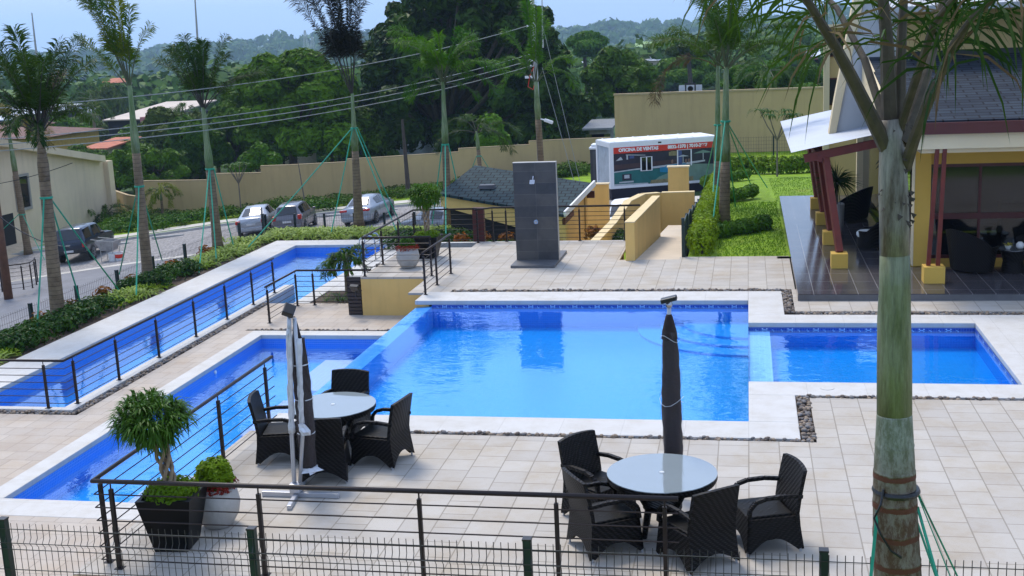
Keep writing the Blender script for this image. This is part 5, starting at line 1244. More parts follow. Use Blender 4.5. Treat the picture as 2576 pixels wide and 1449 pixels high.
zc2 = PX(262, 405, XL).z; MB().box(XL - .3, XL + .35, Y1 + .4, Y1 + 1.0, -7, zc2).build('corner_pier', BEIGE, t)
w0, w1 = PX(40, 440, XL), PX(72, 528, XL); wy0, wy1 = min(w0.y, w1.y), max(w0.y, w1.y)
wc = PX(56, 484, XL); ft = MB(); h_ = abs(PX(56, 437, XL).z - PX(56, 530, XL).z); y0_, y1_ = wc.y - .75, wc.y + .75; zl, zh = wc.z - h_ / 2, wc.z + h_ / 2
ft.box(XL, XL + .08, y0_, y0_ + .14, zl, zh).box(XL, XL + .08, y1_ - .14, y1_, zl, zh).box(XL, XL + .08, y0_ + .14, y1_ - .14, zh - .14, zh).box(XL, XL + .1, y0_ + .14, y1_ - .14, zl, zl + .16)
f_ = ft.build('window', simple('stone_frame', (.30, .28, .24), .8), t); MB().box(XL + .005, XL + .02, y0_ + .14, y1_ - .14, zl + .16, zh - .14).build('pane', GLASS, f_)
g0 = PX(14, 580, XL); MB().box(XL - .01, XL + .012, g0.y - 1.1, g0.y + .9, g0.z - 1.0, g0.z + .9).build('doorway', DARKIN, t)
b = MB(); e0 = PX(0, 600, XL + 2.5); b.add([(XL + .01, g0.y - 5, g0.z - .9), (XL + .01, g0.y + 2.2, g0.z - .9), (XL + 2.6, g0.y + 2.2, g0.z - 1.5), (XL + 2.6, g0.y - 5, g0.z - 1.5), (XL + .01, g0.y - 5, -7), (XL + .01, g0.y + 2.2, -7), (XL + 2.6, g0.y + 2.2, -7), (XL + 2.6, g0.y - 5, -7)],
      [(3, 2, 1, 0), (2, 3, 7, 6), (1, 2, 6, 5), (0, 1, 5, 4), (0, 4, 7, 3)]); b.build('porch', simple('porch_peach', (.56, .43, .28), .85), t)

# ------------------------------------------------------------------ mesh fences
def mesh_fence(label, a, c, top, base, npost_sp, wsp, group=None, wr=.003, bends=True, posts=None, prad=.03, horiz=None, mat=WIRE_G, pm=POSTM, prot=.06, ptop=.05):
    a, c = Vector(a), Vector(c); L_ = (c - a).length; d = (c - a).normalized(); nrm_ = Vector((-d.y, d.x, 0)); t = empty('mesh_fence', (a.x, a.y, a.z + base), label, 'fence', group)
    b = MB(); n = int(L_ / wsp); up = Vector((0, 0, 1)); hz = horiz or ([top - .02 - k * .2 for k in range(int((top - base) / .2))])
    for i in range(n + 1):
        p = a + d * (i * wsp); pts_ = [p + up * base, p + up * (top - .19)]
        if bends: pts_ += [p + up * (top - .145) - nrm_ * .035, p + up * (top - .10)]
        pts_ += [p + up * (top + .035)]; b.tube(pts_, wr, 4, cap=False)
    for z in hz: b.tube([a + up * z - nrm_ * .006, c + up * z - nrm_ * .006], wr * 1.25, 4)
    if bends: b.tube([a + up * (top - .145) - nrm_ * .035, c + up * (top - .145) - nrm_ * .035], wr * 1.25, 4)
    b.build('wire_mesh', mat, t)
    if posts is None: posts = [k * npost_sp for k in range(int(L_ / npost_sp) + 1)]
    for s in posts:
        p = a + d * s; M = Matrix((d, nrm_, up)).transposed(); b = MB(); b.cbox(p + nrm_ * .04 + up * ((top + ptop + base) / 2), prad * 2, prad * 2, top + ptop - base, M); b.build('post', pm, t, bevel=.004)
        b = MB(); b.cbox(p + nrm_ * .04 + up * (top + ptop + .008), prad * 2.2, prad * 2.2, .016, M); b.build('post_cap', BLACKM, t)
    return t
mesh_fence('dark green welded mesh fence crossing the foot of the picture', (-9.1, 9.2, 0), (4.2, 9.2, 0), 1.60, -.8, 2.44, .064, posts=[-.0 + 2.33, 4.78, 7.26, 9.69, 12.1], wr=.0036, prad=.035)
t_ = mesh_fence('low dark mesh fence with black posts along the road side of the planting bed', (-19.0, 16, -2.2), (-19.0, 44.6, -2.2), 1.5, 0, 2.3, .10, wr=.0035, bends=False, posts=[k * 2.3 - .65 + 1.5 for k in range(13)], prad=.045)
mesh_fence('dark mesh fence with black posts between the planting bed and the parked cars', (-19.0, 44.6, -2.2), (-10, 44.6, -2.2), 1.45, 0, 1.24, .10, wr=.0035, bends=False, prad=.04)
mesh_fence('thin dark mesh fence in front of the tall tan wall on the far lawn', (-1.5, 68.0, -2.1), (6, 68.0, -2.1), 1.9, 0, 2.9, .14, wr=.005, bends=False, prad=.04)
# stepped dark fence down the side of the ramp
t = empty('stepped_fence', (-1.64, 31, 0), 'dark green slatted steel fence stepping down along the ramp and hedge', 'fence')
for k in range(9):
    y = 30.9 + k * 2.0; z = -.02 - 1.25 * (y - 30.9) / 14; b = MB(); b.box(-1.70, -1.62, y, y + .08, z - .4, z + 1.05); b.build('post', POSTM, t)
    b = MB()
    for j in range(14): b.box(-1.675, -1.655, y + .12 + j * .135, y + .14 + j * .135, z - .25, z + .82)
    b.box(-1.68, -1.65, y + .08, y + 2.0, z + .78, z + .86).box(-1.68, -1.65, y + .08, y + 2.0, z - .2, z - .14); b.build('fence_panel', POSTM, t)
# ------------------------------------------------------------------ vehicles
TYRE = simple('tyre_rubber', (.018, .018, .018), .8); RIMM = simple('alloy_rim', (.42, .43, .45), .3, .8, var=.05)
TAIL = simple('tail_lamp', (.42, .01, .008), .2, var=.1); PLATE = simple('number_plate', (.55, .55, .55), .5, var=.1)
def paint(name, c, r=.28, m=.35):
    mt = simple(name, c, r, m, var=.03); mt.node_tree.nodes['Principled BSDF'].inputs['Coat Weight'].default_value = .6; return mt
SED = [(-2.25, .38, .70, .80, .84, .60), (-2.17, .24, .82, .93, .97, .69), (-1.62, .20, .87, .97, 1.03, .72), (-.90, .2, .88, .98, 1.39, .58), (-.05, .2, .88, .96, 1.46, .60), (.52, .2, .88, .95, 1.41, .58), (1.28, .2, .87, .93, .99, .70), (1.95, .22, .83, .84, .87, .66), (2.22, .34, .70, .66, .70, .56)]
HAT = [(-1.80, .36, .72, .80, .84, .60), (-1.73, .24, .79, .92, .98, .66), (-1.45, .2, .81, .97, 1.44, .56), (-.8, .2, .82, .97, 1.52, .58), (.0, .2, .82, .96, 1.54, .59), (.5, .2, .82, .95, 1.46, .57), (1.1, .2, .81, .94, 1.02, .66), (1.6, .24, .76, .84, .88, .60), (1.78, .36, .66, .66, .7, .52)]
PIC = [(-2.5, .60, .80, 1.05, 1.08, .72), (-2.44, .50, .86, 1.12, 1.18, .78), (-2.25, .48, .87, 1.14, 1.76, .68), (-1.1, .45, .87, 1.14, 1.82, .70), (-.9, .45, .87, 1.14, 1.80, .66), (-.2, .42, .87, 1.14, 1.80, .66), (.35, .42, .87, 1.13, 1.74, .64), (.98, .42, .87, 1.12, 1.18, .72), (2.1, .45, .86, 1.02, 1.06, .70), (2.42, .5, .80, .86, .92, .64)]
def lerp_st(st, k=3):
    o = []
    for i in range(len(st) - 1):
        for j in range(k):
            t = j / k; p0 = st[max(i - 1, 0)]; p1 = st[i]; p2 = st[i + 1]; p3 = st[min(i + 2, len(st) - 1)]
            o.append(tuple(.5 * ((2 * b_) + (-a_ + c_) * t * .55 + (2 * a_ * 0) + (0) ) if False else b_ + (c_ - b_) * (t * .5 + sm(t) * .5) for a_, b_, c_, d_ in zip(p0, p1, p2, p3)))
    o.append(st[-1]); return o
def ring(s):
    y, zs0, hw, zb, zr_, rw = s
    h = [(0, zs0), (hw * .9, zs0), (hw, zs0 + .12), (hw * 1.005, (zs0 + zb) / 2), (hw * .985, zb - .05), (hw * .945, zb), (rw, zr_ - .05), (rw * .84, zr_), (0, zr_ + .02)]
    return [(x, y, z) for x, z in h] + [(-x, y, z) for x, z in reversed(h[1:-1])]
def car(label, st, pos, az, mat, wheel_r=.31, wb=(-1.33, 1.32), glass_sides=((3, 4), (4, 5)), rear=(2, 3), front=(5, 6), group='cars parked below the terrace', name='parked_car', lamps=None, cat='car', pick=False, rails=False):
    t = empty(name, (0, 0, 0), label, cat, group); K = 3; S = lerp_st(st, K); n = 16
    v = [p for s in S for p in ring(s)]; f = []
    for i in range(len(S) - 1):
        for k in range(n): k2 = (k + 1) % n; f.append((i * n + k, (i + 1) * n + k, (i + 1) * n + k2, i * n + k2))
    f += [tuple(range(n)), tuple((len(S) - 1) * n + k for k in range(n - 1, -1, -1))]
    o = MB().add(v, f).build('body', mat, t, smooth=True)
    g = MATS['dark_glass'] if 'dark_glass' in MATS else GLASS
    def patch(name, i0, i1, ks, inset, mat_, off_=.008):
        P_ = lambda i, k: Vector(v[i * n + (k % n)])
        rows = []; ii = list(range(i0, i1 + 1)); b = MB(); vs = []
        for i in ii:
            for k in ks: vs.append(P_(i, k))
        c = sum(vs, Vector()) / len(vs); vs2 = []
        w_ = len(ks); nn = (vs[w_] - vs[0]).cross(vs[1] - vs[0]).normalized()
        if nn.dot(c - Vector((0, c.y, .6))) < 0: nn = -nn
        for idx, p in enumerate(vs):
            a, bb = divmod(idx, w_); q = p.copy(); 
            q = c + (p - c) * inset; vs2.append(q + nn * off_)
        fs = [(a * w_ + q, a * w_ + q + 1, (a + 1) * w_ + q + 1, (a + 1) * w_ + q) for a in range(len(ii) - 1) for q in range(w_ - 1)]
        b.add(vs2, fs); return b.build(name, mat_, t, smooth=True)
    for s in (0, 1):
        for a, c in glass_sides: patch('side_window', a * K, c * K, (5, 6) if s == 0 else (11, 10), .84, g, .014)
    # quarter glass wedges at front and rear pillars
    patch('rear_window', rear[0] * K, rear[1] * K, (6, 7, 8, 9, 10), .90, g, .02)
    patch('windscreen', front[0] * K, front[1] * K, (6, 7, 8, 9, 10), .92, g, .02)
    hw = st[4][2]
    for y in wb:
        for s in (-1, 1):
            b = MB(); b.lathe([(wheel_r + .055, s * (hw + .004)), (wheel_r + .055, s * (hw + .010)), (0.0, s * (hw + .010))], (0, y, wheel_r + .02), 24, axis='x'); b.build('wheel_arch', BLACKM, t)
            w_ = MB(); w_.lathe([(wheel_r * .62, s * (hw - .16)), (wheel_r * .97, s * (hw - .16)), (wheel_r, s * (hw - .12)), (wheel_r, s * (hw)), (wheel_r * .93, s * (hw + .03)), (wheel_r * .66, s * (hw + .035))], (0, y, wheel_r), 24, axis='x'); wo = w_.build('wheel', TYRE, t, smooth=True)
            b = MB()
            b.lathe([(wheel_r * .66, s * (hw + .034)), (wheel_r * .60, s * (hw + .038)), (wheel_r * .56, s * (hw + .015)), (0, s * (hw + .012))], (0, y, wheel_r), 20, axis='x')
            for q in range(6):
                a = q * PI / 3; b.bar((s * (hw + .036), y + .03 * math.cos(a), wheel_r + .03 * math.sin(a)), (s * (hw + .036), y + wheel_r * .6 * math.cos(a), wheel_r + wheel_r * .6 * math.sin(a)), .045, .02)
            b.build('rim', RIMM, wo)
    y0 = st[0][0]; hb = st[1][2]; zb = st[1][3]
    b = MB(); b.box(-hb * .93, hb * .93, y0 - .05, y0 + .12, st[0][1] - .08, st[0][1] + .14); b.build('bumper', mat if not pick else BLACKM, t, bevel=.04)
    b = MB(); b.box(-.24, .24, y0 - .075, y0 - .055, .62 if not pick else .60, .73 if not pick else .71) if pick else b.box(-.24, .24, y0 - .03, y0 - .01, .60, .71); b.build('number_plate', PLATE, t)
    for s in (-1, 1):
        x0_, x1_, z0_, z1_ = lamps or (.50, .80, .70, .86); b = MB()
        b.box(min(s * x0_, s * x1_), max(s * x0_, s * x1_), y0 - .02, y0 + .20, z0_, z1_); b.build('tail_light', TAIL, t, bevel=.03)
        b = MB(); b.cbox((s * (st[5][2] + .10), st[5][0] + .25, st[5][3] + .06), .17, .09, .12); b.build('mirror', BLACKM if pick else mat, t, bevel=.03)
        for q in range(2): b = MB(); b.cbox((s * (hw + .004), -.55 + q * .85 if not pick else .0 + q * .6, st[4][3] - .13), .025, .15, .03); b.build('door_handle', mat if not pick else BLACKM, t)
    b = MB(); 
    for s in (-1, 1):
        for yy in (-.62, .22, 1.0) if not pick else (-.85, .0, .85): b = MB(); b.box(min(s * (hw + .001), s * (hw + .005)), max(s * (hw + .001), s * (hw + .005)), yy, yy + .012, .32, st[4][3] - .03); b.build('door_gap', BLACKM, t)
    if pick:
        MB().box(-.12, .12, y0 - .02, y0 + .01, .95, 1.0).build('tail_handle', CHROME, t); MB().box(-.80, .80, y0 - .012, y0 + .02, 1.055, 1.07).build('tail_gap', BLACKM, t)
    M = Matrix.Rotation(-math.atan(.065), 3, 'Y') @ Matrix.Rotation(-R(az), 3, 'Z')
    t.location = (pos[0], pos[1], street_z(pos[0]) + .012); t.rotation_euler = M.to_euler(); return t
GL_CAR = glassy('car_glass', (.10, .13, .15), .08); 
car('silver saloon with long red tail lights parked nearest the boundary corner, right of the palm', SED, (-20.5, 62.6), 2, paint('silver_paint', (.26, .29, .33)), lamps=(.42, .84, .80, .92))
car('dark grey hatchback with upright red tail lamps parked between two silver saloons', HAT, (-24.35, 61.4), -7, paint('grey_paint', (.13, .125, .14)), wheel_r=.29, wb=(-1.12, 1.12), rear=(1, 2), glass_sides=((2, 3), (3, 4), (4, 5)), lamps=(.60, .80, .74, 1.0))
car('pale silver saloon with dark red lamps, leftmost of the three cars parked in a row', SED, (-26.75, 62.0), -12, paint('pale_silver_paint', (.36, .38, .41)), lamps=(.56, .84, .70, .90))
car('dark blue pickup truck with a covered bed parked on the cobbles at left', PIC, (-34.75, 57.4), -12, paint('navy_paint', (.012, .022, .045)), wheel_r=.38, wb=(-1.45, 1.55), glass_sides=((2, 3), (4, 6)), rear=(1, 2), front=(6, 7), lamps=(.70, .85, .80, 1.02), pick=True, name='pickup_truck', cat='pickup truck')
q = PZ(1112, 585, -3.1); car('dark car with a silver side seen behind the planter platform', SED, (q.x, q.y), -62, paint('dark_silver_paint', (.20, .22, .25)))
q = PZ(1556, 606, -2.75); car('white car half hidden behind the ochre ramp walls', HAT, (q.x + .3, q.y + 1), 178, WHITE, wheel_r=.29, wb=(-1.12, 1.12), rear=(1, 2), glass_sides=((2, 3), (3, 4), (4, 5)))
# far small vehicles
def truck(px, py, Y, label, az, cabc, boxc, s=1.0, grp=None, z=None):
    p = PY(px, py, Y); z = terr(p.x, p.y) if z is None else z
    t = empty('truck', (0, 0, 0), label, 'truck', grp)
    MB().cbox((0, 1.9, 1.5), 2.2, 1.7, 2.0).cbox((0, 2.95, 1.05), 2.0, .7, 1.1).build('cab', cabc, t, bevel=.12)
    MB().cbox((0, 2.62, 1.95), 1.9, .35, .75).build('windscreen', GLASS, t, bevel=.03)
    MB().cbox((0, -1.0, 1.5), 2.3, 4.0, 1.4).cbox((0, 0, .7), 1.0, 6, .25).build('bed', boxc, t, bevel=.05)
    for yy in (-2.2, -1.2, 2.3):
        for sx in (-1, 1): MB().lathe([(.48, sx * .75), (.48, sx * 1.05), (.2, sx * 1.06)], (0, yy, .48), 14, axis='x').build('wheel', TYRE, t)
    t.location = (p.x, p.y, z); t.scale = (s, s, s); t.rotation_euler.z = -R(az); return t
YEL = simple('orange_steel', (.5, .16, .03), .5)
gt = 'white trucks parked in the yard beyond the left building'
def ground_pt(px, py):
    z = -8.0
    for _ in range(12): p = PZ(px, py, z); z = .5 * z + .5 * terr(p.x, p.y)
    return PZ(px, py, z)
for px, py, lab, bc in ((256, 362, 'white truck in the yard, leftmost of the group', WHITE), (280, 358, 'white truck in the yard, in the middle of the group', WHITE), (304, 356, 'white truck in the yard, rightmost beside the orange machine', YEL)):
    q = ground_pt(px, py); truck(px, py, q.y, lab, 150, WHITE, bc, 1.0, gt, z=q.z)
p = PY(1497, 172, 330); SM = HAT
t = car('tiny white car on the far road right of the big dark tree', HAT, (p.x, p.y), 170, WHITE, wheel_r=.29, wb=(-1.12, 1.12), rear=(1, 2), glass_sides=((2, 3), (3, 4), (4, 5)), group=None); t.location.z = p.z; t.scale = (1.5, 1.5, 1.5)
structure(MB().add([PY(1484, 200, 290), PY(1508, 200, 290), PY(1506, 160, 345) , PY(1494, 160, 345)], [(0, 1, 2, 3)]).build('road', ASPHALT))
# concrete hopper and buckets
q = Vector((*SP(277, 655), 0)); z = street_z(q.x)
t = empty('mixing_tub', (q.x, q.y, z), 'pale grey steel mixing tub with raised handles by the dark pickup', 'mixing tub')
b = MB(); v = [(q.x + sx * w, q.y + sy * w2, z + h) for w, w2, h in ((.32, .30, .55), (.52, .42, 1.05), (.48, .38, 1.05), (.29, .27, .60)) for sx, sy in ((-1, -1), (1, -1), (1, 1), (-1, 1))]
b.add(v, [(3, 2, 1, 0)] + [(i * 4 + k, i * 4 + (k + 1) % 4, (i + 1) * 4 + (k + 1) % 4, (i + 1) * 4 + k) for i in range(3) for k in range(4)] + [(12, 13, 14, 15)]); b.build('tub', simple('cement_grey', (.30, .29, .28), .85, var=.25, scale=5), t)
for sx in (-1, 1): b = MB(); b.tube([(q.x - .75, q.y + sx * .36, z + 1.15), (q.x + .5, q.y + sx * .4, z + 1.02), (q.x + .3, q.y + sx * .3, z)], .022, 6); b.build('handle', simple('cement_pipe', (.4, .39, .36), .7) if 'cement_pipe' not in MATS else MATS['cement_pipe'], t)
b = MB(); b.tube([(q.x - .3, q.y - .3, z), (q.x - .3, q.y - .3, z + .6)], .022, 6); b.tube([(q.x - .3, q.y + .3, z), (q.x - .3, q.y + .3, z + .6)], .022, 6); b.build('leg', MATS['cement_pipe'], t)
for k, (px, py, lab, m_) in enumerate(((284, 657, 'white bucket stained green under the mixing tub', CUSHION), (300, 655, 'white bucket with a red label right of the mixing tub', CUSHION))):
    e = Vector((*SP(px, py), 0)); zz = street_z(e.x); t = empty('bucket', (e.x, e.y, zz), lab, 'bucket', 'buckets by the mixing tub')
    MB().lathe([(.17, 0), (.21, .42), (.22, .43), (.19, .42), (.16, .1)], (e.x, e.y, zz), 18).build('pail', m_, t)
    if k: MB().lathe([(.188, .14), (.20, .14), (.212, .33), (.20, .33)], (e.x, e.y, zz + .003), 18).build('label_band', RED, t)
# ------------------------------------------------------------------ poles, cables
t = empty('utility_pole', PY(1345, 430, 58), 'pale concrete utility pole carrying the overhead cables behind the slim palm', 'utility pole')
pb = PY(1362, 470, 58); pt = PY(1338, -20, 58)
MB().tube([pb - Vector((0, 0, 1)), pt], [.15, .09], 10).build('pole', CONC, t, smooth=True)
ins = []
for px, py in ((1338, 65), (1343, 137), (1344, 152), (1345, 166)):
    p = PY(px, py, 58); ins.append(p + Vector((-.25, 0, 0))); b = MB(); b.tube([p, p + Vector((-.22, 0, 0))], .02, 5); b.lathe([(.04, -.06), (.06, 0), (.04, .06)], p + Vector((-.2, 0, 0)), 8); b.build('insulator', WHITE, t)
p = PY(1330, 194, 58); MB().cbox(p, .35, .15, .12).build('junction_box', WHITE, t)
b = MB(); c0 = PY(1344, 165, 57.9); b.tube([c0, c0 + Vector((-.25, 0, -.5)), c0 + Vector((-.35, 0, -1.0)), c0 + Vector((-.1, 0, -1.15)), c0 + Vector((0, 0, -.8))], .02, 5); b.build('red_loop_cable', RED, t)
p = PY(1372, 302, 49.9)
t = empty('security_camera', p, 'small white security camera on the slim palm trunk', 'camera')
MB().tube([p + Vector((-.2, .0, .05)), p], .03, 6).build('bracket', WHITE, t); MB().cbox(p + Vector((.15, -.1, -.05)), .38, .14, .13, Matrix.Rotation(R(20), 3, 'Y')).build('housing', WHITE, t, bevel=.02)
cl = [('topmost overhead cable, well above the other three', (-60, 276), 0, 30), ('upper of the three close overhead cables', (-60, 354), 1, 30), ('middle one of the three close overhead cables', (-60, 368), 2, 30), ('lowest of the three close overhead cables', (-60, 384), 3, 30)]
for lab, (px, py), k, Y in cl:
    a = PY(px, py, Y); c = ins[k]; pts_ = []
    for i in range(25): u = i / 24; pts_.append(a.lerp(c, u) - Vector((0, 0, (.55 if k else .55) * 4 * u * (1 - u))))
    tag(MB().tube(pts_, .017, 4).build('overhead_cable', CABLE), lab, 'cable', 'overhead cables to the utility pole')
    c2 = PY(1720, -40, 120) if False else None
for k, (x1, y1, x2, y2, Y) in enumerate(((1362, 50, 1462, 470, 57), (1364, 170, 1448, 470, 57))):
    tag(MB().tube([PY(x1, y1, Y), PY(x2, y2, Y)], .015, 4).build('stay_wire', CABLE), ['long thin stay wire running down to the right from the utility pole top', 'short thin stay wire running down to the right from half way up the pole'][k], 'stay wire', 'stay wires of the utility pole')
a = PY(0, 456, 52); c = PY(418 / 1.59, 0, 52)
def cable(label, pts_px, Y, r=.02, sag=.3, group=None):
    P_ = [PY(px, py, Y if not isinstance(Y, (list, tuple)) else Y[i]) for i, (px, py) in enumerate(pts_px)]; o = []
    for a_, b_ in zip(P_, P_[1:]):
        o += [a_.lerp(b_, i / 8) - Vector((0, 0, sag * 4 * (i / 8) * (1 - i / 8))) for i in range(8)]
    return tag(MB().tube(o + [P_[-1]], r, 4).build('cable', BLACKM), label, 'cable', group)
cable('dark sagging cable across the front of the beige house under its roof line', [(-20, 465), (182, 410)], 50, .02, .1)
cable('knotted dark cable hanging low in front of the beige house', [(-20, 530), (176, 622)], 45, .022, .35)
def mast(label, x0, y0, x1, y1, Y, r, cat='mast', grp=None, mat=None):
    a_, c_ = PY(x0, y0, Y), PY(x1, y1, Y); return tag(MB().tube([a_, c_], [r * 1.4, r * .7], 6).build(cat.replace(' ', '_'), mat or CONC), label, cat, grp)
gm = 'thin masts standing up behind the palms'
mast('thin mast rising behind the leftmost tall palm', 92, 140, 80, 32, 120, .10, grp=gm); mast('thin mast rising behind the bushy palm left of centre', 500, 150, 490, -10, 120, .11, grp=gm); mast('thin mast beside the slim palm and utility pole', 1366, 120, 1363, -20, 90, .05, grp=gm)
mast('dark brown pole in front of the big tree, seen above the hut', 1027, 478, 1012, 300, 62, .10, 'pole', mat=BARKD)
q0 = SP(22, 752)
t = tag(MB().tube([(q0[0], q0[1], street_z(q0[0])), PY(-25, 400, q0[1] - .3)], [.19, .16], 10).build('wooden_pole', simple('red_pole_wood', (.14, .065, .035), .85, var=.3, scale=3), smooth=True), 'leaning reddish wooden pole at the far left edge', 'pole')
# lattice towers far away
for k, (px, yt, yb_) in enumerate(((516, 72, 115), (541, 92, 113))):
    Y = 1500; t_ = PY(px + 430 * .625 * 0 + 255 * 0, yt, Y)
def tower(px, yt, yb_, label):
    Y = 900; a_ = PY(px, yb_ + 14, Y); h = PY(px, yt, Y).z - a_.z; t = empty('radio_tower', a_, label, 'tower', 'lattice towers on the hazy hills')
    b = MB()
    for sx, sy in ((-1, -1), (1, -1), (1, 1), (-1, 1)): b.tube([a_ + Vector((sx * 1.8, sy * 1.8, 0)), a_ + Vector((sx * .4, sy * .4, h))], .22, 4)
    for i in range(9):
        w = 1.8 - 1.4 * i / 9; w2 = 1.8 - 1.4 * (i + 1) / 9; z0_, z1_ = h * i / 9, h * (i + 1) / 9
        b.tube([a_ + Vector((-w, -w, z0_)), a_ + Vector((w2, -w2, z1_))], .14, 3); b.tube([a_ + Vector((w, -w, z0_)), a_ + Vector((-w2, -w2, z1_))], .14, 3)
    b.build('lattice', simple('tower_grey', (.35, .36, .38), .6) if 'tower_grey' not in MATS else MATS['tower_grey'], t)
tower(770, 76, 106, 'taller lattice radio tower on the wooded ridge'); tower(787, 92, 108, 'shorter lattice radio tower beside the tall one')

# ------------------------------------------------------------------ palms
def fan(n, el0, el1, ln, dr, rr, az0=0, spread=360, jit=15):
    return [(az0 + spread * k / n + rr.uniform(-jit, jit), rr.uniform(el0, el1), ln * rr.uniform(.8, 1.15), dr * rr.uniform(.7, 1.3)) for k in range(n)]
gp = 'young royal palms in a row along the planting bed'
r1 = random.Random(41)
b0 = PZ(147, 806, -1.05); palm('royal_palm', b0, PY(100, 330, b0.y), .20, .125, 'tall palm with a bushy dark crown, nearest in the bed by the lap pool', fan(17, 56, 84, 2.5, .4, r1) + fan(8, 35, 55, 2.0, .8, r1), gp, 1.0, FROND_D, shaftm=PBARK, rope=(PY(118, 490, b0.y).z, [PZ(305, 738, -1.1), PZ(92, 850, -1.1), PZ(240, 880, -2) if False else PZ(212, 790, -1.2)]), seed=51, dry=1)
b0 = PZ(373, 702, -1.05); palm('royal_palm', b0, PY(326, 215, b0.y), .18, .10, 'slender palm with thin fronds swept up to the left, second in the bed', [(-60, 76, 3.3, .25), (-75, 72, 3.6, .4), (-100, 74, 3.5, .4), (20, 84, 2.4, .2), (60, 78, 2.0, .6), (-40, 80, 2.8, .2), (-85, 78, 3.4, .5)] + [(-80, 52, 2.3, .2)], gp, 1.9, FROND_Y, rope=(PY(352, 458, b0.y).z, [PZ(408, 655, -1.1), PZ(342, 760, -1.1), PZ(300, 690, -1.4)]), seed=52)
b0 = PZ(549, 626, -1.05); palm('royal_palm', b0, PY(511, 270, b0.y), .19, .11, 'palm with a dark upright crown and one side frond, third along the bed', fan(11, 64, 86, 2.3, .3, r1, jit=25) + [(75, 50, 2.6, .5), (80, 58, 2.3, .7), (-85, 62, 2.4, .4), (-80, 68, 2.4, .3)], gp, 1.9, FROND_D, rope=(PY(530, 410, b0.y).z, [PZ(545, 665, -1.1), PZ(590, 628, -1.1), PZ(500, 690, -1.1)]), seed=53)
b0 = PZ(903, 568, -1.05); palm('royal_palm', b0, PY(886, 235, b0.y), .21, .09, 'very tall palm with dark fronds bunched upward out of the frame', [(-70, 78, 5.0, .14), (-90, 73, 4.8, .2), (-100, 69, 4.6, .25), (10, 86, 5.0, .1), (60, 84, 4.8, .12), (-40, 77, 4.9, .15), (90, 82, 4.4, .2), (-120, 75, 4.8, .2), (-60, 83, 5.2, .1), (-85, 80, 5.0, .1)], gp, 1.9, leafmat('purple_dark_frond', (.010, .011, .006), (.030, .030, .016), .5, .1), rope=(PY(890, 316, b0.y).z, [PZ(608, 640, -1.1), PZ(1008, 505 + 60, -1.1), PZ(830, 600, -1.1), PZ(1005, 600, -1.1)]), seed=54)
b0 = PZ(1128, 570, -1.05); palm('royal_palm', b0, PY(1114, 205, b0.y), .18, .10, 'palm with a wide bright green feathery crown in front of the big dark tree', fan(16, 46, 80, 2.5, .8, r1, jit=20) + [(80, 50, 2.7, .9), (95, 40, 2.4, 1.1), (-85, 8, 1.5, .6), (85, 10, 1.5, .7), (-60, 35, 2.2, 1)], gp, 2.1, FROND_G, rope=(PY(1123, 345, b0.y).z, [PZ(1122, 640, -1.1), PZ(1175, 575, -1.1), PZ(1085, 580, -1.1)]), seed=55)
a_ = PY(1366, 440, 50); palm('royal_palm', (a_.x, 50, -2.2), PY(1348, 205, 50), .17, .12, 'slim pale palm rising behind the shower wall with a narrow upright crown', [(-80, 72, 2.6, .5), (-60, 66, 2.3, 1.0), (-100, 60, 2.0, 1.6), (70, 66, 2.2, 1.0), (90, 58, 2.2, 1.5), (10, 84, 3.0, .2), (-30, 80, 3.4, .2), (60, 84, 2.6, .6)], gp, 1.2, FROND_G, rope=(PY(1363, 400, 50).z, [PZ(1335, 475, -2), PZ(1430, 500, -2)]), seed=56)
a_ = PY(1212, 440, 66); palm('royal_palm', (a_.x, 66, -3.3), PY(1199, 330, 66), .15, .10, 'short palm with drooping dark fronds in the shade of the big tree', fan(8, 10, 60, 2.6, 1.2, r1, az0=-120, spread=300), None, 1.0, FROND_D, rope=(PY(1207, 378, 66).z, [(a_.x - 1.5, 66, -3.4), (a_.x + 1.5, 66.5, -3.4)]), seed=57)
q = SP(72, 640); palm('royal_palm', (q[0], q[1], street_z(q[0])), PY(20, 320, q[1]), .22, .12, 'thin leaning palm with yellowing fronds on the lawn before the beige house', fan(9, 30, 75, 2.8, 1.1, r1), None, 1.8, leafmat('golden_palm_leaf', (.07, .08, .012), (.26, .20, .025), .5, .3, 1.0), rope=(PY(52, 530, q[1]).z, [(q[0] + 3, q[1] - 3, street_z(q[0])), (q[0] - 2.5, q[1] - 2, street_z(q[0]))]), seed=58)
# the pair on the lawn
lz = lawn_z(0, 38)
b0 = PZ(1822, 560, lz); palm('royal_palm', b0, PY(1827, 168, b0.y), .18, .12, 'right palm of the close pair on the lawn, standing forward by the hedge', fan(13, 45, 82, 2.6, .7, r1) + [(70, 60, 2.6, .7), (90, 52, 2.5, .9)], 'pair of palms on the right lawn', 2.5, FROND, rope=(PY(1826, 285, b0.y).z, [PZ(1930, 472, lawn_z(0, 46)), PZ(1787, 608, lawn_z(0, 34)), PZ(1850, 520, lawn_z(0, 40)), PZ(1895, 480, lawn_z(0, 45))]), seed=59)
b0 = PZ(1804, 512, lawn_z(0, 42)); palm('royal_palm', b0, PY(1806, 162, b0.y), .15, .10, 'left palm of the lawn pair, with one dry frond arching left', [(-82, 42, 3.2, 1.6)] + fan(12, 50, 84, 2.6, .6, r1) + [(-70, 60, 2.5, .7)], 'pair of palms on the right lawn', 3.0, FROND, rope=(PY(1800, 300, b0.y).z, [PZ(1790, 545, lawn_z(0, 38)), PZ(1770, 470, lawn_z(0, 46))]), seed=60, dry=1)

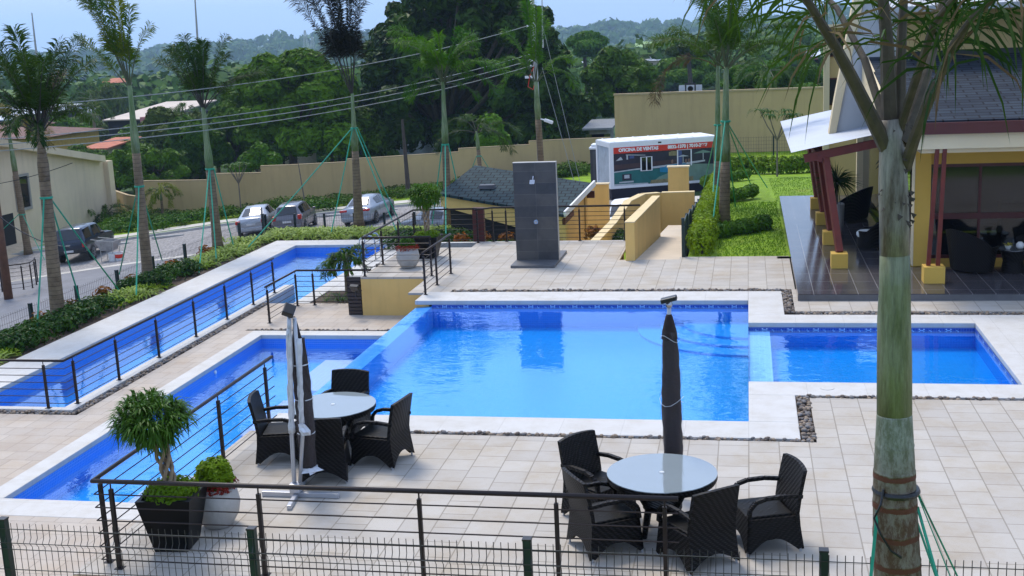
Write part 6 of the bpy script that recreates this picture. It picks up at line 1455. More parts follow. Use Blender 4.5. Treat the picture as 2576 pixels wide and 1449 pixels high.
# big palm close to the viewer, its leaves placed stem by stem
YP = 8.0; W3 = lambda px, py, dy=0: PY(px, py, YP + dy)
t = empty('royal_palm', (W3(2258, 1449).x + .04, YP, -.85), 'large ringed palm trunk nearest the viewer at right, held by green ropes', 'palm tree')
cx = [(2268, 2350, 62), (2262, 1600, 62), (2258, 1449, 61), (2253, 1330, 57.5), (2250, 1220, 54), (2250, 1150, 50.5), (2250, 1040, 44)]
def tr(lst): return [W3(x, y) for x, y, w in lst], [w / (F / (W3(x, y).y * .985)) for x, y, w in lst]
pts_, rd = tr(cx); pts_[0].z = -.95
b = MB(); fine_p = []; fine_r = []
for i in range(len(pts_) - 1):
    for k in range(24): u = k / 24; fine_p.append(pts_[i].lerp(pts_[i + 1], u)); fine_r.append(rd[i] + (rd[i + 1] - rd[i]) * u)
fine_p.append(pts_[-1]); fine_r.append(rd[-1])
fine_r = [r_ * (1 + (.022 if ((p_.z + 9.05) % .215) < .05 and p_.z < 3.0 else 0)) for p_, r_ in zip(fine_p, fine_r)]
b.tube(fine_p, fine_r, 28)
def ringed():
    m, nt, bs = nmat('banded_palm_trunk'); L = nt.links; g = nt.nodes.new('ShaderNodeNewGeometry'); sp = nt.nodes.new('ShaderNodeSeparateXYZ'); L.new(g.outputs['Position'], sp.inputs[0])
    nz = N(nt, 'ShaderNodeTexNoise', Scale=5.0, Detail=9, Roughness=.7); L.new(g.outputs['Position'], nz.inputs['Vector'])
    ma = N(nt, 'ShaderNodeMath', operation='MULTIPLY_ADD'); L.new(nz.outputs['Fac'], ma.inputs[0]); ma.inputs[1].default_value = .07; L.new(sp.outputs['Z'], ma.inputs[2])
    no = N(nt, 'ShaderNodeTexNoise', Scale=9, Detail=10, Roughness=.8); mp = N(nt, 'ShaderNodeMapping'); mp.inputs['Scale'].default_value = (2.2, 2.2, .8); L.new(g.outputs['Position'], mp.inputs[0]); L.new(mp.outputs[0], no.inputs['Vector'])
    hi = N(nt, 'ShaderNodeMapRange'); hi.inputs[1].default_value = 2.72; hi.inputs[2].default_value = 3.08; L.new(ma.outputs[0], hi.inputs[0])
    pat = N(nt, 'ShaderNodeMapRange'); pat.inputs[1].default_value = .43; pat.inputs[2].default_value = .57; L.new(no.outputs['Fac'], pat.inputs[0])
    low = N(nt, 'ShaderNodeMix', data_type='RGBA'); L.new(pat.outputs[0], low.inputs[0]); low.inputs[6].default_value = (.085, .040, .016, 1); low.inputs[7].default_value = (.20, .165, .12, 1)
    up_ = N(nt, 'ShaderNodeMix', data_type='RGBA'); L.new(pat.outputs[0], up_.inputs[0]); up_.inputs[6].default_value = (.14, .155, .09, 1); up_.inputs[7].default_value = (.29, .30, .235, 1)
    mx = N(nt, 'ShaderNodeMix', data_type='RGBA'); L.new(hi.outputs[0], mx.inputs[0]); L.new(low.outputs[2], mx.inputs[6]); L.new(up_.outputs[2], mx.inputs[7])
    md = N(nt, 'ShaderNodeMath', operation='MODULO'); of = N(nt, 'ShaderNodeMath', operation='ADD'); of.inputs[1].default_value = 9.02; L.new(ma.outputs[0], of.inputs[0]); L.new(of.outputs[0], md.inputs[0]); md.inputs[1].default_value = .215
    cmp_ = N(nt, 'ShaderNodeMapRange'); cmp_.inputs[1].default_value = .045; cmp_.inputs[2].default_value = .034; L.new(md.outputs[0], cmp_.inputs[0])
    lim = N(nt, 'ShaderNodeMath', operation='LESS_THAN'); lim.inputs[1].default_value = 2.95; L.new(ma.outputs[0], lim.inputs[0]); mm = N(nt, 'ShaderNodeMath', operation='MULTIPLY'); L.new(cmp_.outputs[0], mm.inputs[0]); L.new(lim.outputs[0], mm.inputs[1])
    f_ = N(nt, 'ShaderNodeMix', data_type='RGBA'); L.new(mm.outputs[0], f_.inputs[0]); L.new(mx.outputs[2], f_.inputs[6]); f_.inputs[7].default_value = (.11, .030, .012, 1)
    L.new(f_.outputs[2], bs.inputs['Base Color']); bs.inputs['Roughness'].default_value = .75
    bp = N(nt, 'ShaderNodeBump', Strength=.6, Distance=.012); sub = N(nt, 'ShaderNodeMath', operation='SUBTRACT'); L.new(no.outputs['Fac'], sub.inputs[0]); L.new(mm.outputs[0], sub.inputs[1]); L.new(sub.outputs[0], bp.inputs['Height']); L.new(bp.outputs[0], bs.inputs['Normal'])
    return m
b.build('trunk', ringed(), t, smooth=True)
cs = [(2250, 1040, 44), (2250, 900, 43), (2249, 800, 41), (2251, 720, 38), (2251, 640, 36.5)]; pts_, rd = tr(cs); MB().tube(pts_, rd, 28).build('crownshaft', SHAFT_F, t, smooth=True)
cs = [(2251, 640, 36.7), (2250, 560, 36), (2248, 500, 36), (2246, 440, 34.5), (2245, 400, 32), (2243, 350, 28), (2240, 300, 27)]; pts_, rd = tr(cs); MB().tube(pts_, rd, 26).build('leaf_base', SHAFT_W, t, smooth=True)
STEMS = [([(2240, 330), (2236, 240), (2232, 120), (2222, 0), (2205, -150), (2170, -320)], .060, .0, 1.2), ([(2262, 330), (2264, 200), (2270, 60), (2278, -60), (2300, -300)], .045, .05, 1.2),
         ([(2236, 385), (2190, 290), (2140, 190), (2100, 115), (2066, 60), (2030, 0), (1960, -90), (1860, -170)], .05, -.1, 1.0),
         ([(2262, 360), (2290, 290), (2325, 190), (2345, 120), (2365, 30), (2395, -60), (2460, -160)], .058, .1, 1.0),
         ([(2278, 420), (2300, 350), (2330, 270), (2365, 190), (2400, 110), (2450, 40), (2520, -20), (2600, -60)], .042, -.15, 1.0),
         ([(2240, 350), (2175, 150), (2105, 20), (2010, -70), (1900, -100), (1800, -70)], .03, .35, 1.0), ([(2262, 330), (2350, 60), (2430, -40), (2530, -60), (2640, 20)], .03, -.4, 1.0)]
rr = random.Random(77)
BRN = simple('petiole_brown', (.075, .056, .034), .7, var=.35, scale=12)
for si, (pl, r_, dy, ll) in enumerate(STEMS):
    P_ = [W3(x, y, dy * i) for i, (x, y) in enumerate(pl)]; q = []
    for i in range(len(P_) - 1):
        for k in range(4): q.append(P_[i].lerp(P_[i + 1], k / 4))
    q.append(P_[-1]); b = MB(); n = len(q); b.tube(q, [r_ * (1 - .75 * i / n) for i in range(n)], 8, 1)
    for i in range(int(n * .40), n - 1):
        for _ in range(4 if si < 2 else 5):
            p = q[i].lerp(q[i + 1], rr.random()); d = (q[i + 1] - q[i]).normalized()
            a = rr.uniform(0, 2 * PI); s_ = d.orthogonal().normalized(); s_ = Matrix.Rotation(a, 3, d) @ s_; s_.y *= .6
            v_ = (s_ + d * rr.uniform(.1, .7)).normalized(); L_ = rr.uniform(.35, .72)
            w_ = v_.cross(Vector((0, 1, 0))); w_ = (w_.normalized() if w_.length > .1 else Vector((1, 0, 0))) * rr.uniform(.005, .011)
            m1_ = p + v_ * L_ * .4 + Vector((0, 0, .01)); m2_ = m1_ + (v_ + Vector((0, 0, -.5))).normalized() * L_ * .35; e_ = m2_ + (v_ * .6 + Vector((0, 0, -1.0))).normalized() * L_ * .35
            b.add([p, m1_ - w_, m1_ + w_, m2_ - w_ * .8, m2_ + w_ * .8, e_], [(0, 1, 2), (1, 3, 4, 2), (3, 5, 4)], 2 if rr.random() < .18 else 0)
    b.build('frond', [FROND_D, BRN, FROND_DRY], t)
b = MB()      # torn fibre left on the shaft
for _ in range(60):
    a = rr.uniform(0, 2 * PI); c = W3(2250, rr.choice((490, 500, 405, 545, 330)) + rr.uniform(-22, 22)); r0_ = .098
    p = Vector((c.x + r0_ * math.cos(a), c.y + r0_ * math.sin(a), c.z)); s_ = rr.uniform(.01, .045)
    b.add([p, p + Vector((math.cos(a) * .02, math.sin(a) * .02, -s_)), p + Vector((math.cos(a + .3) * .015, math.sin(a + .3) * .015, -s_ * .4)) + Vector((s_ * .6, 0, 0))], [(0, 1, 2)])
b.build('torn_fibre', BARKD, t)
c = W3(2254, 1232); MB().lathe([(.152, -.02), (.16, 0), (.152, .02)], c, 28).build('rope_band', BLACKM, t)
b = MB(); s = W3(2218, 1215); s.y -= .12; b.tube([s, s + Vector((-.02, -.03, -.1)), s + Vector((-.06, -.02, -.2)), s + Vector((-.02, -.05, -.3)), s + Vector((.05, -.05, -.42)), s + Vector((.12, -.04, -.47))], .008, 5); b.build('rope_tail', BLACKM, t)
for (x0_, y0_, x1_, y1_, dy) in ((2213, 1228, 2176, 1600, -.5), (2302, 1226, 2480, 1600, .35), (2302, 1228, 2450, 1600, -.1), (2308, 1275, 2400, 1600, -.5), (2306, 1310, 2420, 1640, -.3)):
    a_ = W3(x0_, y0_, -.02); e_ = W3(x1_, y1_, dy * .6); d = (e_ - a_); k = (-.85 - a_.z) / d.z; b = MB(); b.bar(a_, a_ + d * k, .022, .006); b.build('guy_rope', GROPE, t)

# small palms and young trees
def bushpalm(px, py, z, h, label, leaf, ln=1.1, n=12, tr_=.06, plane=None, x=None, y=None, lean=0):
    p = plane or PZ(px, py, z); r_ = random.Random(int(px)); return palm('small_palm', p, p + Vector((lean, 0, h)), tr_, tr_ * .8, label, fan(n, 15, 75, ln, 1.3, r_, jit=25), None, h * .3, leaf, seed=int(px), cat='small palm')
p = PZ(832, 748, -1.0); t_ = bushpalm(p.x, 0, 0, 1.0, 'small shaggy palm in the bed behind the lower railing, before the lap pool', FROND, .8, 22, .085, plane=Vector((p.x + .30, p.y + .6, -1.0)))
b = MB(); rr = random.Random(4)
for k in range(12): tuft(b, (-11.2 + .12 * k + rr.uniform(-.1, .1), 30.3 + rr.uniform(-.3, .4), -1.0), 10, .5, rr, .012)
tag(b.build('fern_clump', L_DKS), 'fern like plants at the foot of the shaggy palm by the louvred shutter', 'fern')
structure(MB().box(-11.65, -9.75, 29.95, 31.5, -1.3, -1.01).build('planting_bed', SOIL))
q = SP(331, 585); bushpalm(331, 0, 0, 1.9, 'small fan shaped palm against the wall right of the beige house', FROND_Y, 1.5, 13, .09, plane=Vector((q[0] + .3, q[1] + 3.6, -4.55)))
gs = 'low feathery palms massed beside the beige house'
for k, (px, py, h) in enumerate(((200, 585, .5), (225, 572, .6), (250, 580, .4), (178, 592, .4))):
    q = SP(px, py); bushpalm(px + k, 0, 0, h, ['low feathery palm behind the pickup roof, at its left', 'tall yellow green feathery palm behind the pickup cab', 'low feathery palm behind the pickup bonnet', 'low feathery palm nearest the leaning trunk beside the house'][k], (FROND_D, FROND_Y, FROND, FROND)[k], 1.9, 12, .08, plane=Vector((q[0] - 1.2, q[1] + 3.2, street_z(q[0]) + .3)))['group'] = gs
def plumeria(base, h, label, w=1.0, leaf=None):
    rr = random.Random(int(base[0] * 10)); base = Vector(base); t = empty('young_tree', base, label, 'small tree'); fk = base + Vector((0, 0, h * .55)); b = MB(); b.tube([base - Vector((0, 0, .1)), fk], [.05, .04], 6)
    tips = []
    for k in range(6):
        a = k * 1.05; m = fk + Vector((math.cos(a) * w * .3, math.sin(a) * w * .2, h * .22)); e = m + Vector((math.cos(a) * w * .22, math.sin(a) * .1, h * .2 * rr.uniform(.7, 1.2))); b.tube([fk, m, e], [.035, .028, .02], 5); tips.append(e)
    b.build('trunk', BARK, t); b = MB()
    for e in tips: tuft(b, e, 16, .42 * w, rr, .04, up=.3, droop=1.2)
    b.build('crown', leaf or FROND, t)
q = SP(603, 548); plumeria((q[0], q[1] + .3, street_z(q[0]) + .5), 2.9, 'young bare stemmed plumeria tree before the boundary wall above the palms', 1.3)
q = PZ(1955, 428, -1.3); plumeria((q.x, q.y, lawn_z(q.x, q.y)), 3.3, 'young forked tree with sparse leaves at the far edge of the right lawn', 1.6, FROND)
q = SP(710, 556); tag(MB().tube([(q[0], q[1] + 4, street_z(q[0])), (q[0] - .3, q[1] + 4, street_z(q[0]) + 3.2)], [.05, .03], 6).build('bare_stem', BARK), 'thin bare stem standing before the boundary wall behind the hatchback', 'sapling')
# ------------------------------------------------------------------ planting bed along the lap pool
def clump_stuff(name, spots, leaf, fn, mats=None):
    b = MB(); [fn(b, s) for s in spots]; o = b.build(name, mats or leaf); tag(o, kind='stuff'); return o
rr = random.Random(88)
def bedz(x, y): 
    t = (-16.72 - x) / 2.6 if y < 40 else (y - 40.12) / 4.6
    t = max(0, min(1, t)); return ZL - .05 - (.2 * sm((t - .35) / .35)) - (0.9 * max(0, t - .7) / .16 if t > .7 else 0)
sp_ = []; gr_ = []; yl_ = []
for _ in range(800):
    y = rr.uniform(13, 40.3); x = rr.uniform(-18.75, -17.0)
    k = noise.noise(Vector((0, y * .28, 1.3)))
    (sp_ if k > .02 else gr_ if k < -.16 else yl_).append((x, y, bedz(x, y)))
for _ in range(380):
    x = rr.uniform(-17.5, -9.9); y = rr.uniform(40.4, 42.9); (sp_ if noise.noise(Vector((x * .35, 4, 0))) > -.25 else yl_).append((x, y, bedz(x, y)))
clump_stuff('spider_plants', sp_, L_STRIPE, lambda b, s: tuft(b, s, 13, .58, rr, .026, droop=.9))
clump_stuff('green_groundcover', gr_, L_DKS, lambda b, s: leafcloud(b, [(s[0], s[1], s[2] + .18, .26, .26, .24)], 46, .07, rr, shell=.3))
clump_stuff('lime_groundcover', yl_, L_YEL, lambda b, s: tuft(b, s, 16, .36, rr, .022, droop=.5))
gc = 'crotons along the road edge of the bed'
cro = [((198, 1.3), 'reddish croton between the posts left of the nearest tall palm'), ((286, 1.3), 'orange croton right of the nearest tall palm'), ((178, 1.2), 'orange and yellow croton at the foot of the nearest tall palm'), ((96, 1.3), 'dark bronze croton near the left edge of the bed'), ((415, 1.2), 'dark croton beside the green tipped fence post'), ((648, 1.1), 'small red croton near the slender palm'), ((788, 1.1), 'bronze croton above the spider plants by the third palm')]
for k, y in enumerate((29.5, 31.3, 28.0, 25.8, 33.0, 35.6, 38.2)):
    b = MB(); x = -18.6; z = bedz(x, y) - .05; leafcloud(b, [(x, y, z + .35, .28, .28, .28), (x + .1, y - .2, z + .25, .22, .22, .2)], 200, .075, rr, shell=.2)
    t = empty('croton', (x, y, z), ['orange croton just right of the nearest tall palm', 'dark red croton beyond the nearest tall palm', 'orange and yellow croton at the foot of the nearest tall palm', 'dark bronze croton near the left edge of the bed', 'red and green croton beside the slender palm', 'bronze croton between the slender palm and the third palm', 'dark croton just before the third palm'][k], 'croton', gc)
    b.build('foliage', L_CROTON if k != 3 else L_DKS, t); MB().tube([(x, y, z - .2), (x, y, z + .4)], .02, 5).build('stem', BARK, t)
# croton and green plants behind the platform
sp2 = [(rr.uniform(-11.5, -9.7), rr.uniform(31.5, 33.5), -1.0) for _ in range(60)]
g2 = [(rr.uniform(-9.4, -7.4), rr.uniform(35.6, 37.2), -1.02) for _ in range(110)] + [(rr.uniform(-4.6, -3.6), rr.uniform(37.5, 39.3), -1.02) for _ in range(60)] + [(rr.uniform(-12, -9.4), rr.uniform(38, 40), -1.02) for _ in range(110)]
clump_stuff('green_groundcover', g2, L_DKS, lambda b, s: leafcloud(b, [(s[0], s[1], s[2] + .2, .3, .3, .26)], 50, .07, rr, shell=.3))
for k, (x, y) in enumerate(((-9.2, 37.4), (-8.5, 37.6), (-7.7, 37.5), (-5.0, 38.6), (-10.6, 37.0))):
    b = MB(); leafcloud(b, [(x, y, -.65, .3, .3, .3)], 180, .08, rr, shell=.2); t = empty('croton', (x, y, -1), ['orange croton behind the raised platform, at left', 'orange croton behind the raised platform, in the middle', 'red croton behind the raised platform, at right', 'orange croton at the corner of the garden hut right of the shower wall', 'orange croton by the dark car beyond the platform'][k], 'croton', 'crotons by the hut and platform')
    b.build('foliage', L_CROTON, t)
# vegetation along the boundary wall behind the cars
bw = []; bd = []
for _ in range(900):
    px = rr.uniform(270, 1490); w = wl_at(px); dd = rr.uniform(.6, 6.5) if px < 1250 else rr.uniform(.6, 3); x, y = w.x, w.y - dd
    z = street_z(x) + .12 + .42 * (1 - dd / 8); (bd if dd < 3.0 else bw).append((x, y, z, dd))
clump_stuff('wall_shrubs', bd, L_DARK, lambda b, s: leafcloud(b, [(s[0], s[1], s[2] + .02, .55, .5, .22 + .8 * max(0, noise.noise(Vector((s[0] * .3, 0, 0)))))], 46, .10, rr, shell=.3))
clump_stuff('verge_groundcover', [s for s in bw if noise.noise(Vector((s[0] * .25, s[1] * .25, 7))) > .05], L_SHRUB, lambda b, s: leafcloud(b, [(s[0], s[1], s[2] + .12, .55, .5, .28)], 46, .11, rr, shell=.3))
# clipped hedges and shrub rows on the right lawn
def hedge(name, label, lobes, n, size, leaf, group=None):
    t = empty(name, lobes[0][:3], label, 'hedge' if name == 'hedge' else 'shrub', group); b = MB(); leafcloud(b, lobes, n, size, rr, shell=.55); b.build('foliage', leaf, t)
    b = MB(); [b.tube([(l[0], l[1], l[2] - l[5]), (l[0], l[1], l[2])], .03, 5) for l in lobes[::3]]; b.build('stems', BARKD, t); return t
hl = [(-1.22 + rr.uniform(-.06, .06), 31.5 + k * .62, lawn_z(0, 31.5 + k * .62) + .28 + .10 * noise.noise(Vector((k, 0, 0))), .36, .5, .5) for k in range(40)]
hedge('hedge', 'long lime green hedge running beside the ramp and its stepped fence', hl, 26000, .055, L_YEL)
gsb = 'rows of low shrubs on the right lawn'
def lawn_pt(px, py):
    z = -.3
    for _ in range(6): p = PZ(px, py, z); z = lawn_z(p.x, p.y)
    return p
rows = [((1775, 600), (1925, 578), 'nearest low shrub row on the right lawn, at the foot of the palm pair', L_SHRUB), ((1775, 518), (1895, 500), 'second low shrub row on the right lawn, behind the palm pair', L_SHRUB), ((1772, 462), (1880, 452), 'third low shrub row on the right lawn', L_SHRUB), ((1765, 428), (1850, 418), 'farthest short shrub row on the right lawn before the long hedge line', L_YEL)]
for a_, c_, lab, lf in rows:
    a_, c_ = lawn_pt(*a_), lawn_pt(*c_); n = 9; ls = [(a_.x + (c_.x - a_.x) * k / n, a_.y + (c_.y - a_.y) * k / n + .15 * math.sin(k * 1.7), lawn_z(0, a_.y) + .14, .20, .34 + .15 * rr.random(), .20 + .06 * rr.random()) for k in range(n + 1)]
    hedge('shrub_row', lab, ls, 4600, .07, lf, gsb)
ls = [(-.9 + k * .55, 64 + .3 * math.sin(k), lawn_z(0, 64) + .35, .5, .5, .6) for k in range(16)]
hedge('hedge', 'far low hedge across the back of the right lawn before the tall tan wall', ls, 6000, .11, L_YEL)
# grass blades on the near lawn and garden lawn
b = MB()
for _ in range(9000):
    x = rr.uniform(-.8, 1.0) if rr.random() < .7 else rr.uniform(1, 3); y = rr.uniform(31, 44) if x < 1 else rr.uniform(42, 60); z = lawn_z(x, y); a = rr.uniform(0, 2 * PI); h_ = rr.uniform(.03, .07); d = Vector((math.cos(a), math.sin(a), 0)) * .012
    p = Vector((x, y, z)); b.add([p - d, p + d, p + Vector((rr.uniform(-.03, .03), rr.uniform(-.03, .03), h_))], [(0, 1, 2)])
tag(b.build('grass', L_GRASS), kind='stuff')

# ------------------------------------------------------------------ big trees
def big_tree(label, Y, lobes_px, base_px, leaf, n, size, seed, tr=.6, bark=None, ylift=0, shell=.5):
    """lobes_px: (px, py, rx_px, rz_px, dy) around the crown as seen; depth radius follows width."""
    rr_ = random.Random(seed); L_ = []; k = None
    for px, py, rx, rz, dy in lobes_px:
        c = PY(px, py, Y + dy); s = F / ((Y + dy) * .985); L_.append((c.x, c.y, c.z, rx / s, rx / s * .9, rz / s))
    bs = PY(base_px, 400, Y); zb = terr(bs.x, Y); t = empty('tree', (bs.x, Y, zb), label, 'tree')
    b = MB(); zt = min(l[2] for l in L_) ; top = Vector((bs.x, Y, max(zb + 2.5, zt)))
    b.tube([(bs.x, Y, zb - .3), (bs.x + .3, Y, (zb + top.z) / 2), top], [tr * 1.3, tr, tr * .8], 9)
    for l in L_: c = Vector(l[:3]); b.tube([top, top.lerp(c, .5) + Vector((0, 0, -.6)), c], [tr * .5, tr * .3, tr * .1], 5)
    b.build('trunk', bark or BARKD, t, smooth=True); b = MB(); leafcloud(b, L_, n, size, rr_, shell=shell); b.build('crown', leaf, t); return t
def fill(cx, cy, rx, ry, n, r0, r1, rr_, dy=3):
    o = []
    for k in range(n):
        a = 2.39996 * k; q = math.sqrt((k + .5) / n) * .86; r_ = rr_.uniform(r0, r1); o.append((cx + math.cos(a) * rx * q, cy + math.sin(a) * ry * q, r_, r_ * rr_.uniform(.7, .95), rr_.uniform(-dy, dy)))
    return o
r2 = random.Random(3)
big_tree('huge dark green tree filling the middle of the view behind the hut', 98, fill(1170, 160, 270, 240, 95, 30, 52, r2, 6) + [(1130, -40, 120, 80, 0), (1120, 160, 190, 150, 4), (1330, 60, 50, 40, -2), (950, 180, 40, 50, -2), (1410, 240, 50, 60, -2), (930, 260, 40, 40, -2), (1020, 330, 70, 50, -3), (1150, 340, 70, 50, -3), (1340, 330, 70, 50, -3)], 1120, L_DARK, 56000, .36, 5, .7)
big_tree('broad brighter green tree left of the huge dark tree, behind the boundary wall', 92, fill(735, 250, 150, 115, 46, 24, 40, r2, 4) + [(735, 260, 110, 80, 3)] + [(650, 210, 60, 50, 0), (760, 175, 70, 50, 1), (850, 230, 55, 60, 0), (640, 330, 50, 50, -2), (760, 350, 70, 45, -3), (860, 350, 55, 40, -3)], 730, L_GREEN, 34000, .32, 6, .35)
big_tree('dark green tree closing the gap between the broad green tree and the third royal palm', 94, fill(590, 320, 60, 80, 16, 20, 32, r2, 3), 590, L_DARK, 9500, .3, 26, .25)
big_tree('dark rounded tree between the utility pole and the tall tan wall', 112, fill(1560, 210, 92, 82, 30, 18, 30, r2, 4) + [(1560, 215, 65, 55, 2)], 1570, L_DARK, 17000, .32, 7, .35)
big_tree('dark bushy tree right beside the utility pole stay wires', 100, fill(1425, 300, 60, 60, 6, 30, 46, r2, 2) , 1430, L_DARK, 7000, .32, 8, .3)
big_tree('bright green shrubby tree against the trunk of the huge dark tree', 84, [(1235, 320, 30, 34, 0), (1250, 355, 34, 28, 0), (1222, 350, 26, 24, 0)], 1240, L_LIGHT, 3200, .22, 9, .12)
big_tree('bright yellow green shrub behind the step of the boundary wall', 80, [(630, 405, 30, 24, 0), (655, 385, 26, 26, 0), (605, 425, 30, 18, 0), (680, 405, 30, 24, 0)], 640, L_SHRUB, 3600, .2, 10, .12)
big_tree('dark leafy bank of shrubs behind the boundary wall, right of the beige house', 86, fill(360, 425, 115, 55, 22, 18, 30, r2, 3), 380, L_GREEN, 11000, .24, 12, .2)
big_tree('mid green bushy tree behind the low part of the boundary wall', 90, fill(490, 370, 80, 60, 9, 28, 44, r2, 3), 480, L_MID, 9500, .26, 13, .25)
big_tree('leafy tree with feathery top behind the wall between the second and third palms', 104, fill(440, 330, 100, 40, 9, 26, 40, r2, 3), 440, L_OLIVE, 8000, .28, 14, .25)
big_tree('light green umbrella shaped tree right of the huge dark tree', 190, [(1478, 95, 34, 16, 0), (1450, 105, 26, 14, 0), (1505, 105, 26, 14, 0), (1470, 130, 30, 12, 0), (1500, 132, 22, 10, 0), (1480, 115, 34, 14, -3)], 1478, L_LIGHT, 4200, .36, 15, .35)
big_tree('wide flat topped green tree behind the pale billboard', 165, [(1700, 165, 46, 18, 0), (1740, 150, 40, 18, 0), (1775, 170, 36, 18, 0), (1670, 185, 34, 16, 0), (1720, 190, 50, 16, -2), (1780, 200, 30, 18, -2)], 1730, L_MID, 7000, .36, 16, .4)
big_tree('bright bushy tree above the tall tan wall right of the palm pair', 96, fill(1900, 195, 60, 30, 7, 22, 32, r2, 2), 1900, L_SHRUB, 6500, .24, 17, .25)
big_tree('green tree above the tall tan wall beside the annex', 100, fill(1995, 205, 60, 26, 6, 20, 28, r2, 2), 2000, L_MID, 5000, .26, 18, .25)
big_tree('reddish brown topped tree behind the palm pair', 150, [(1740, 118, 34, 14, 0), (1700, 128, 24, 12, 0), (1770, 130, 26, 12, 0)], 1735, L_OLIVE, 2600, .3, 19, .3)
# coconut palms in the middle distance
def far_palm(px, pyb, pyt, Y, label, ln=2.6, leaf=None, grp='distant coconut palms'):
    a_ = PY(px, pyb, Y); c_ = PY(px, pyt, Y); a_.z = min(a_.z, terr(a_.x, Y)); r_ = random.Random(int(px * 3)); palm('coconut_palm', a_, c_, .2, .14, label, fan(11, -5, 65, ln, 1.0, r_, jit=20), grp, 1.0, leaf or FROND, seed=int(px))
far_palm(1600, 200, 150, 150, 'distant palm with leaning trunk above the dark rounded tree', 3.5, FROND_D)
far_palm(1935, 230, 175, 88, 'palm head showing just over the tall tan wall near the annex', 3.4)
far_palm(470, 340, 282, 110, 'palm head behind the boundary wall near the tan roofed shed', 3.2)
far_palm(545, 400, 345, 92, 'dark palm head behind the wall right of the third royal palm', 3.0, FROND_D)
far_palm(232, 300, 250, 130, 'palm head among the roofs at left', 3.2)
far_palm(80, 330, 285, 118, 'palm head in front of the long white shed roof', 3.2)
# ------------------------------------------------------------------ scattered individual trees
kinds = ['round', 'dark', 'light', 'umbrella', 'olive', 'bush']
desc = {'round': 'mid green rounded tree', 'dark': 'dark green dense tree', 'light': 'light green low crowned tree', 'umbrella': 'pale green flat topped tree', 'olive': 'olive green tree', 'bush': 'small green bushy tree'}
houses_px = [(0, 260, 262, 350), (335, 490, 262, 330), (262, 330, 183, 218), (0, 200, 310, 372), (240, 330, 325, 378), (1590, 1665, 118, 160), (1468, 1512, 150, 200), (2025, 2065, 125, 170), (1852, 1898, 108, 146), (630, 690, 152, 176), (1700, 1770, 210, 250), (1475, 1545, 305, 345)]
rr = random.Random(19); cnt = 0; tries = 0; placed = []
while cnt < 210 and tries < 9000:
    tries += 1; Y = 92 * (300 / 92) ** rr.random(); px = rr.uniform(-60, 2180)
    r = ray(px, 500); x = r.x / r.y * Y; z = terr(x, Y); 
    k = rr.choices(kinds, (5, 3, 5, 2, 3, 2))[0]; s = rr.uniform(.6, 1.0) * (1.25 if Y > 180 else 1)
    hgt = {'round': 9.5, 'dark': 10, 'light': 7.5, 'umbrella': 9, 'olive': 8, 'bush': 3.2}[k] * s; wdt = 5 * s
    if any((x - a) ** 2 + (Y - b_) ** 2 < (3.2 * (s + c)) ** 2 for a, b_, c in placed): continue
    # keep sight lines to the roofs open
    M = Matrix((_x, _y, _u)).transposed(); c = M @ Vector((x, Y, z + hgt - H)); tx, ty = CX + F * c.x / c.z, CY + F * c.y / c.z
    c = M @ Vector((x, Y, z - H)); by = CY + F * c.y / c.z; wpx = wdt * F / Y
    bad = False
    for a, b_, c_, d_ in houses_px:
        if tx + wpx > a and tx - wpx < b_ and ty < d_ - 4 and by > c_: bad = True
    if bad or Y < 110 and (940 < px < 1420 or 600 < px < 900): continue
    placed.append((x, Y, s)); cnt += 1
    near = 'beyond the boundary wall' if Y < 140 else 'in the valley'
    place = ('at the far left' if px < 250 else 'left of the slender palm' if px < 330 else 'between the second and third palms' if px < 520 else 'left of the tallest palm' if px < 880 else 'behind the huge dark tree' if px < 1440 else 'above the sales office' if px < 1800 else 'right of the palm pair')
    tree(k, x, Y, z - .1, s, rr.uniform(0, 6), '%s %s, %s' % (desc[k], near, place), 'valley trees: %s %s %s' % (desc[k], near, place), sz=rr.uniform(.85, 1.1))
# ------------------------------------------------------------------ far woods and hedges: stuff
def woods():
    rr = random.Random(5); b = MB(); n = 0; tries = 0
    M = Matrix((_x, _y, _u)).transposed()
    while n < 6600 and tries < 60000:
        tries += 1; Yd = 250 * (2700 / 250) ** (rr.random() ** .8); az = R(rr.uniform(-40, 18)); x, y = Yd * math.sin(az), Yd * math.cos(az)
        px = az_px(x, y); m = noise.noise(Vector((x * .0045, y * .0045, 9)))
        if m < -.30 and Yd > 450: continue
        if any(a - 4 < px < c_ + 4 and d0 - 130 < Yd < d1 for a, c_, d0, d1 in FIELDS): continue
        z = terr(x, y); n += 1; r_ = rr.choice((4.2, 5.5, 7.5, 10)) * rr.uniform(.8, 1.15) * (1 + Yd / 4200); h_ = r_ * rr.uniform(.6, 1.0) + 2; ne = 190 if Yd < 450 else 60 if Yd < 900 else 22
        for _ in range(ne):
            d = Vector((rr.gauss(0, 1), rr.gauss(0, 1) * .8 - .35, abs(rr.gauss(0, .9)))).normalized(); k = rr.uniform(.75, 1.05); p = Vector((x + d.x * r_ * k, y + d.y * r_ * k, z + h_ * .5 + d.z * h_ * .75 * k))
            nr = (d + Vector((rr.gauss(0, .35), rr.gauss(0, .35), rr.gauss(0, .35)))).normalized(); t_ = nr.orthogonal().normalized(); t_ = Matrix.Rotation(rr.uniform(0, 6.28), 3, nr) @ t_; u_ = nr.cross(t_); s = r_ * rr.uniform(.28, .48) * (1.0 if ne == 22 else .52 if ne == 60 else .27)
            b.add([p - t_ * s, p + u_ * s * .8, p + t_ * s, p - u_ * s * .8], [(0, 1, 2, 3)])
    tag(b.build('far_woods', L_FAR), kind='stuff')
woods()
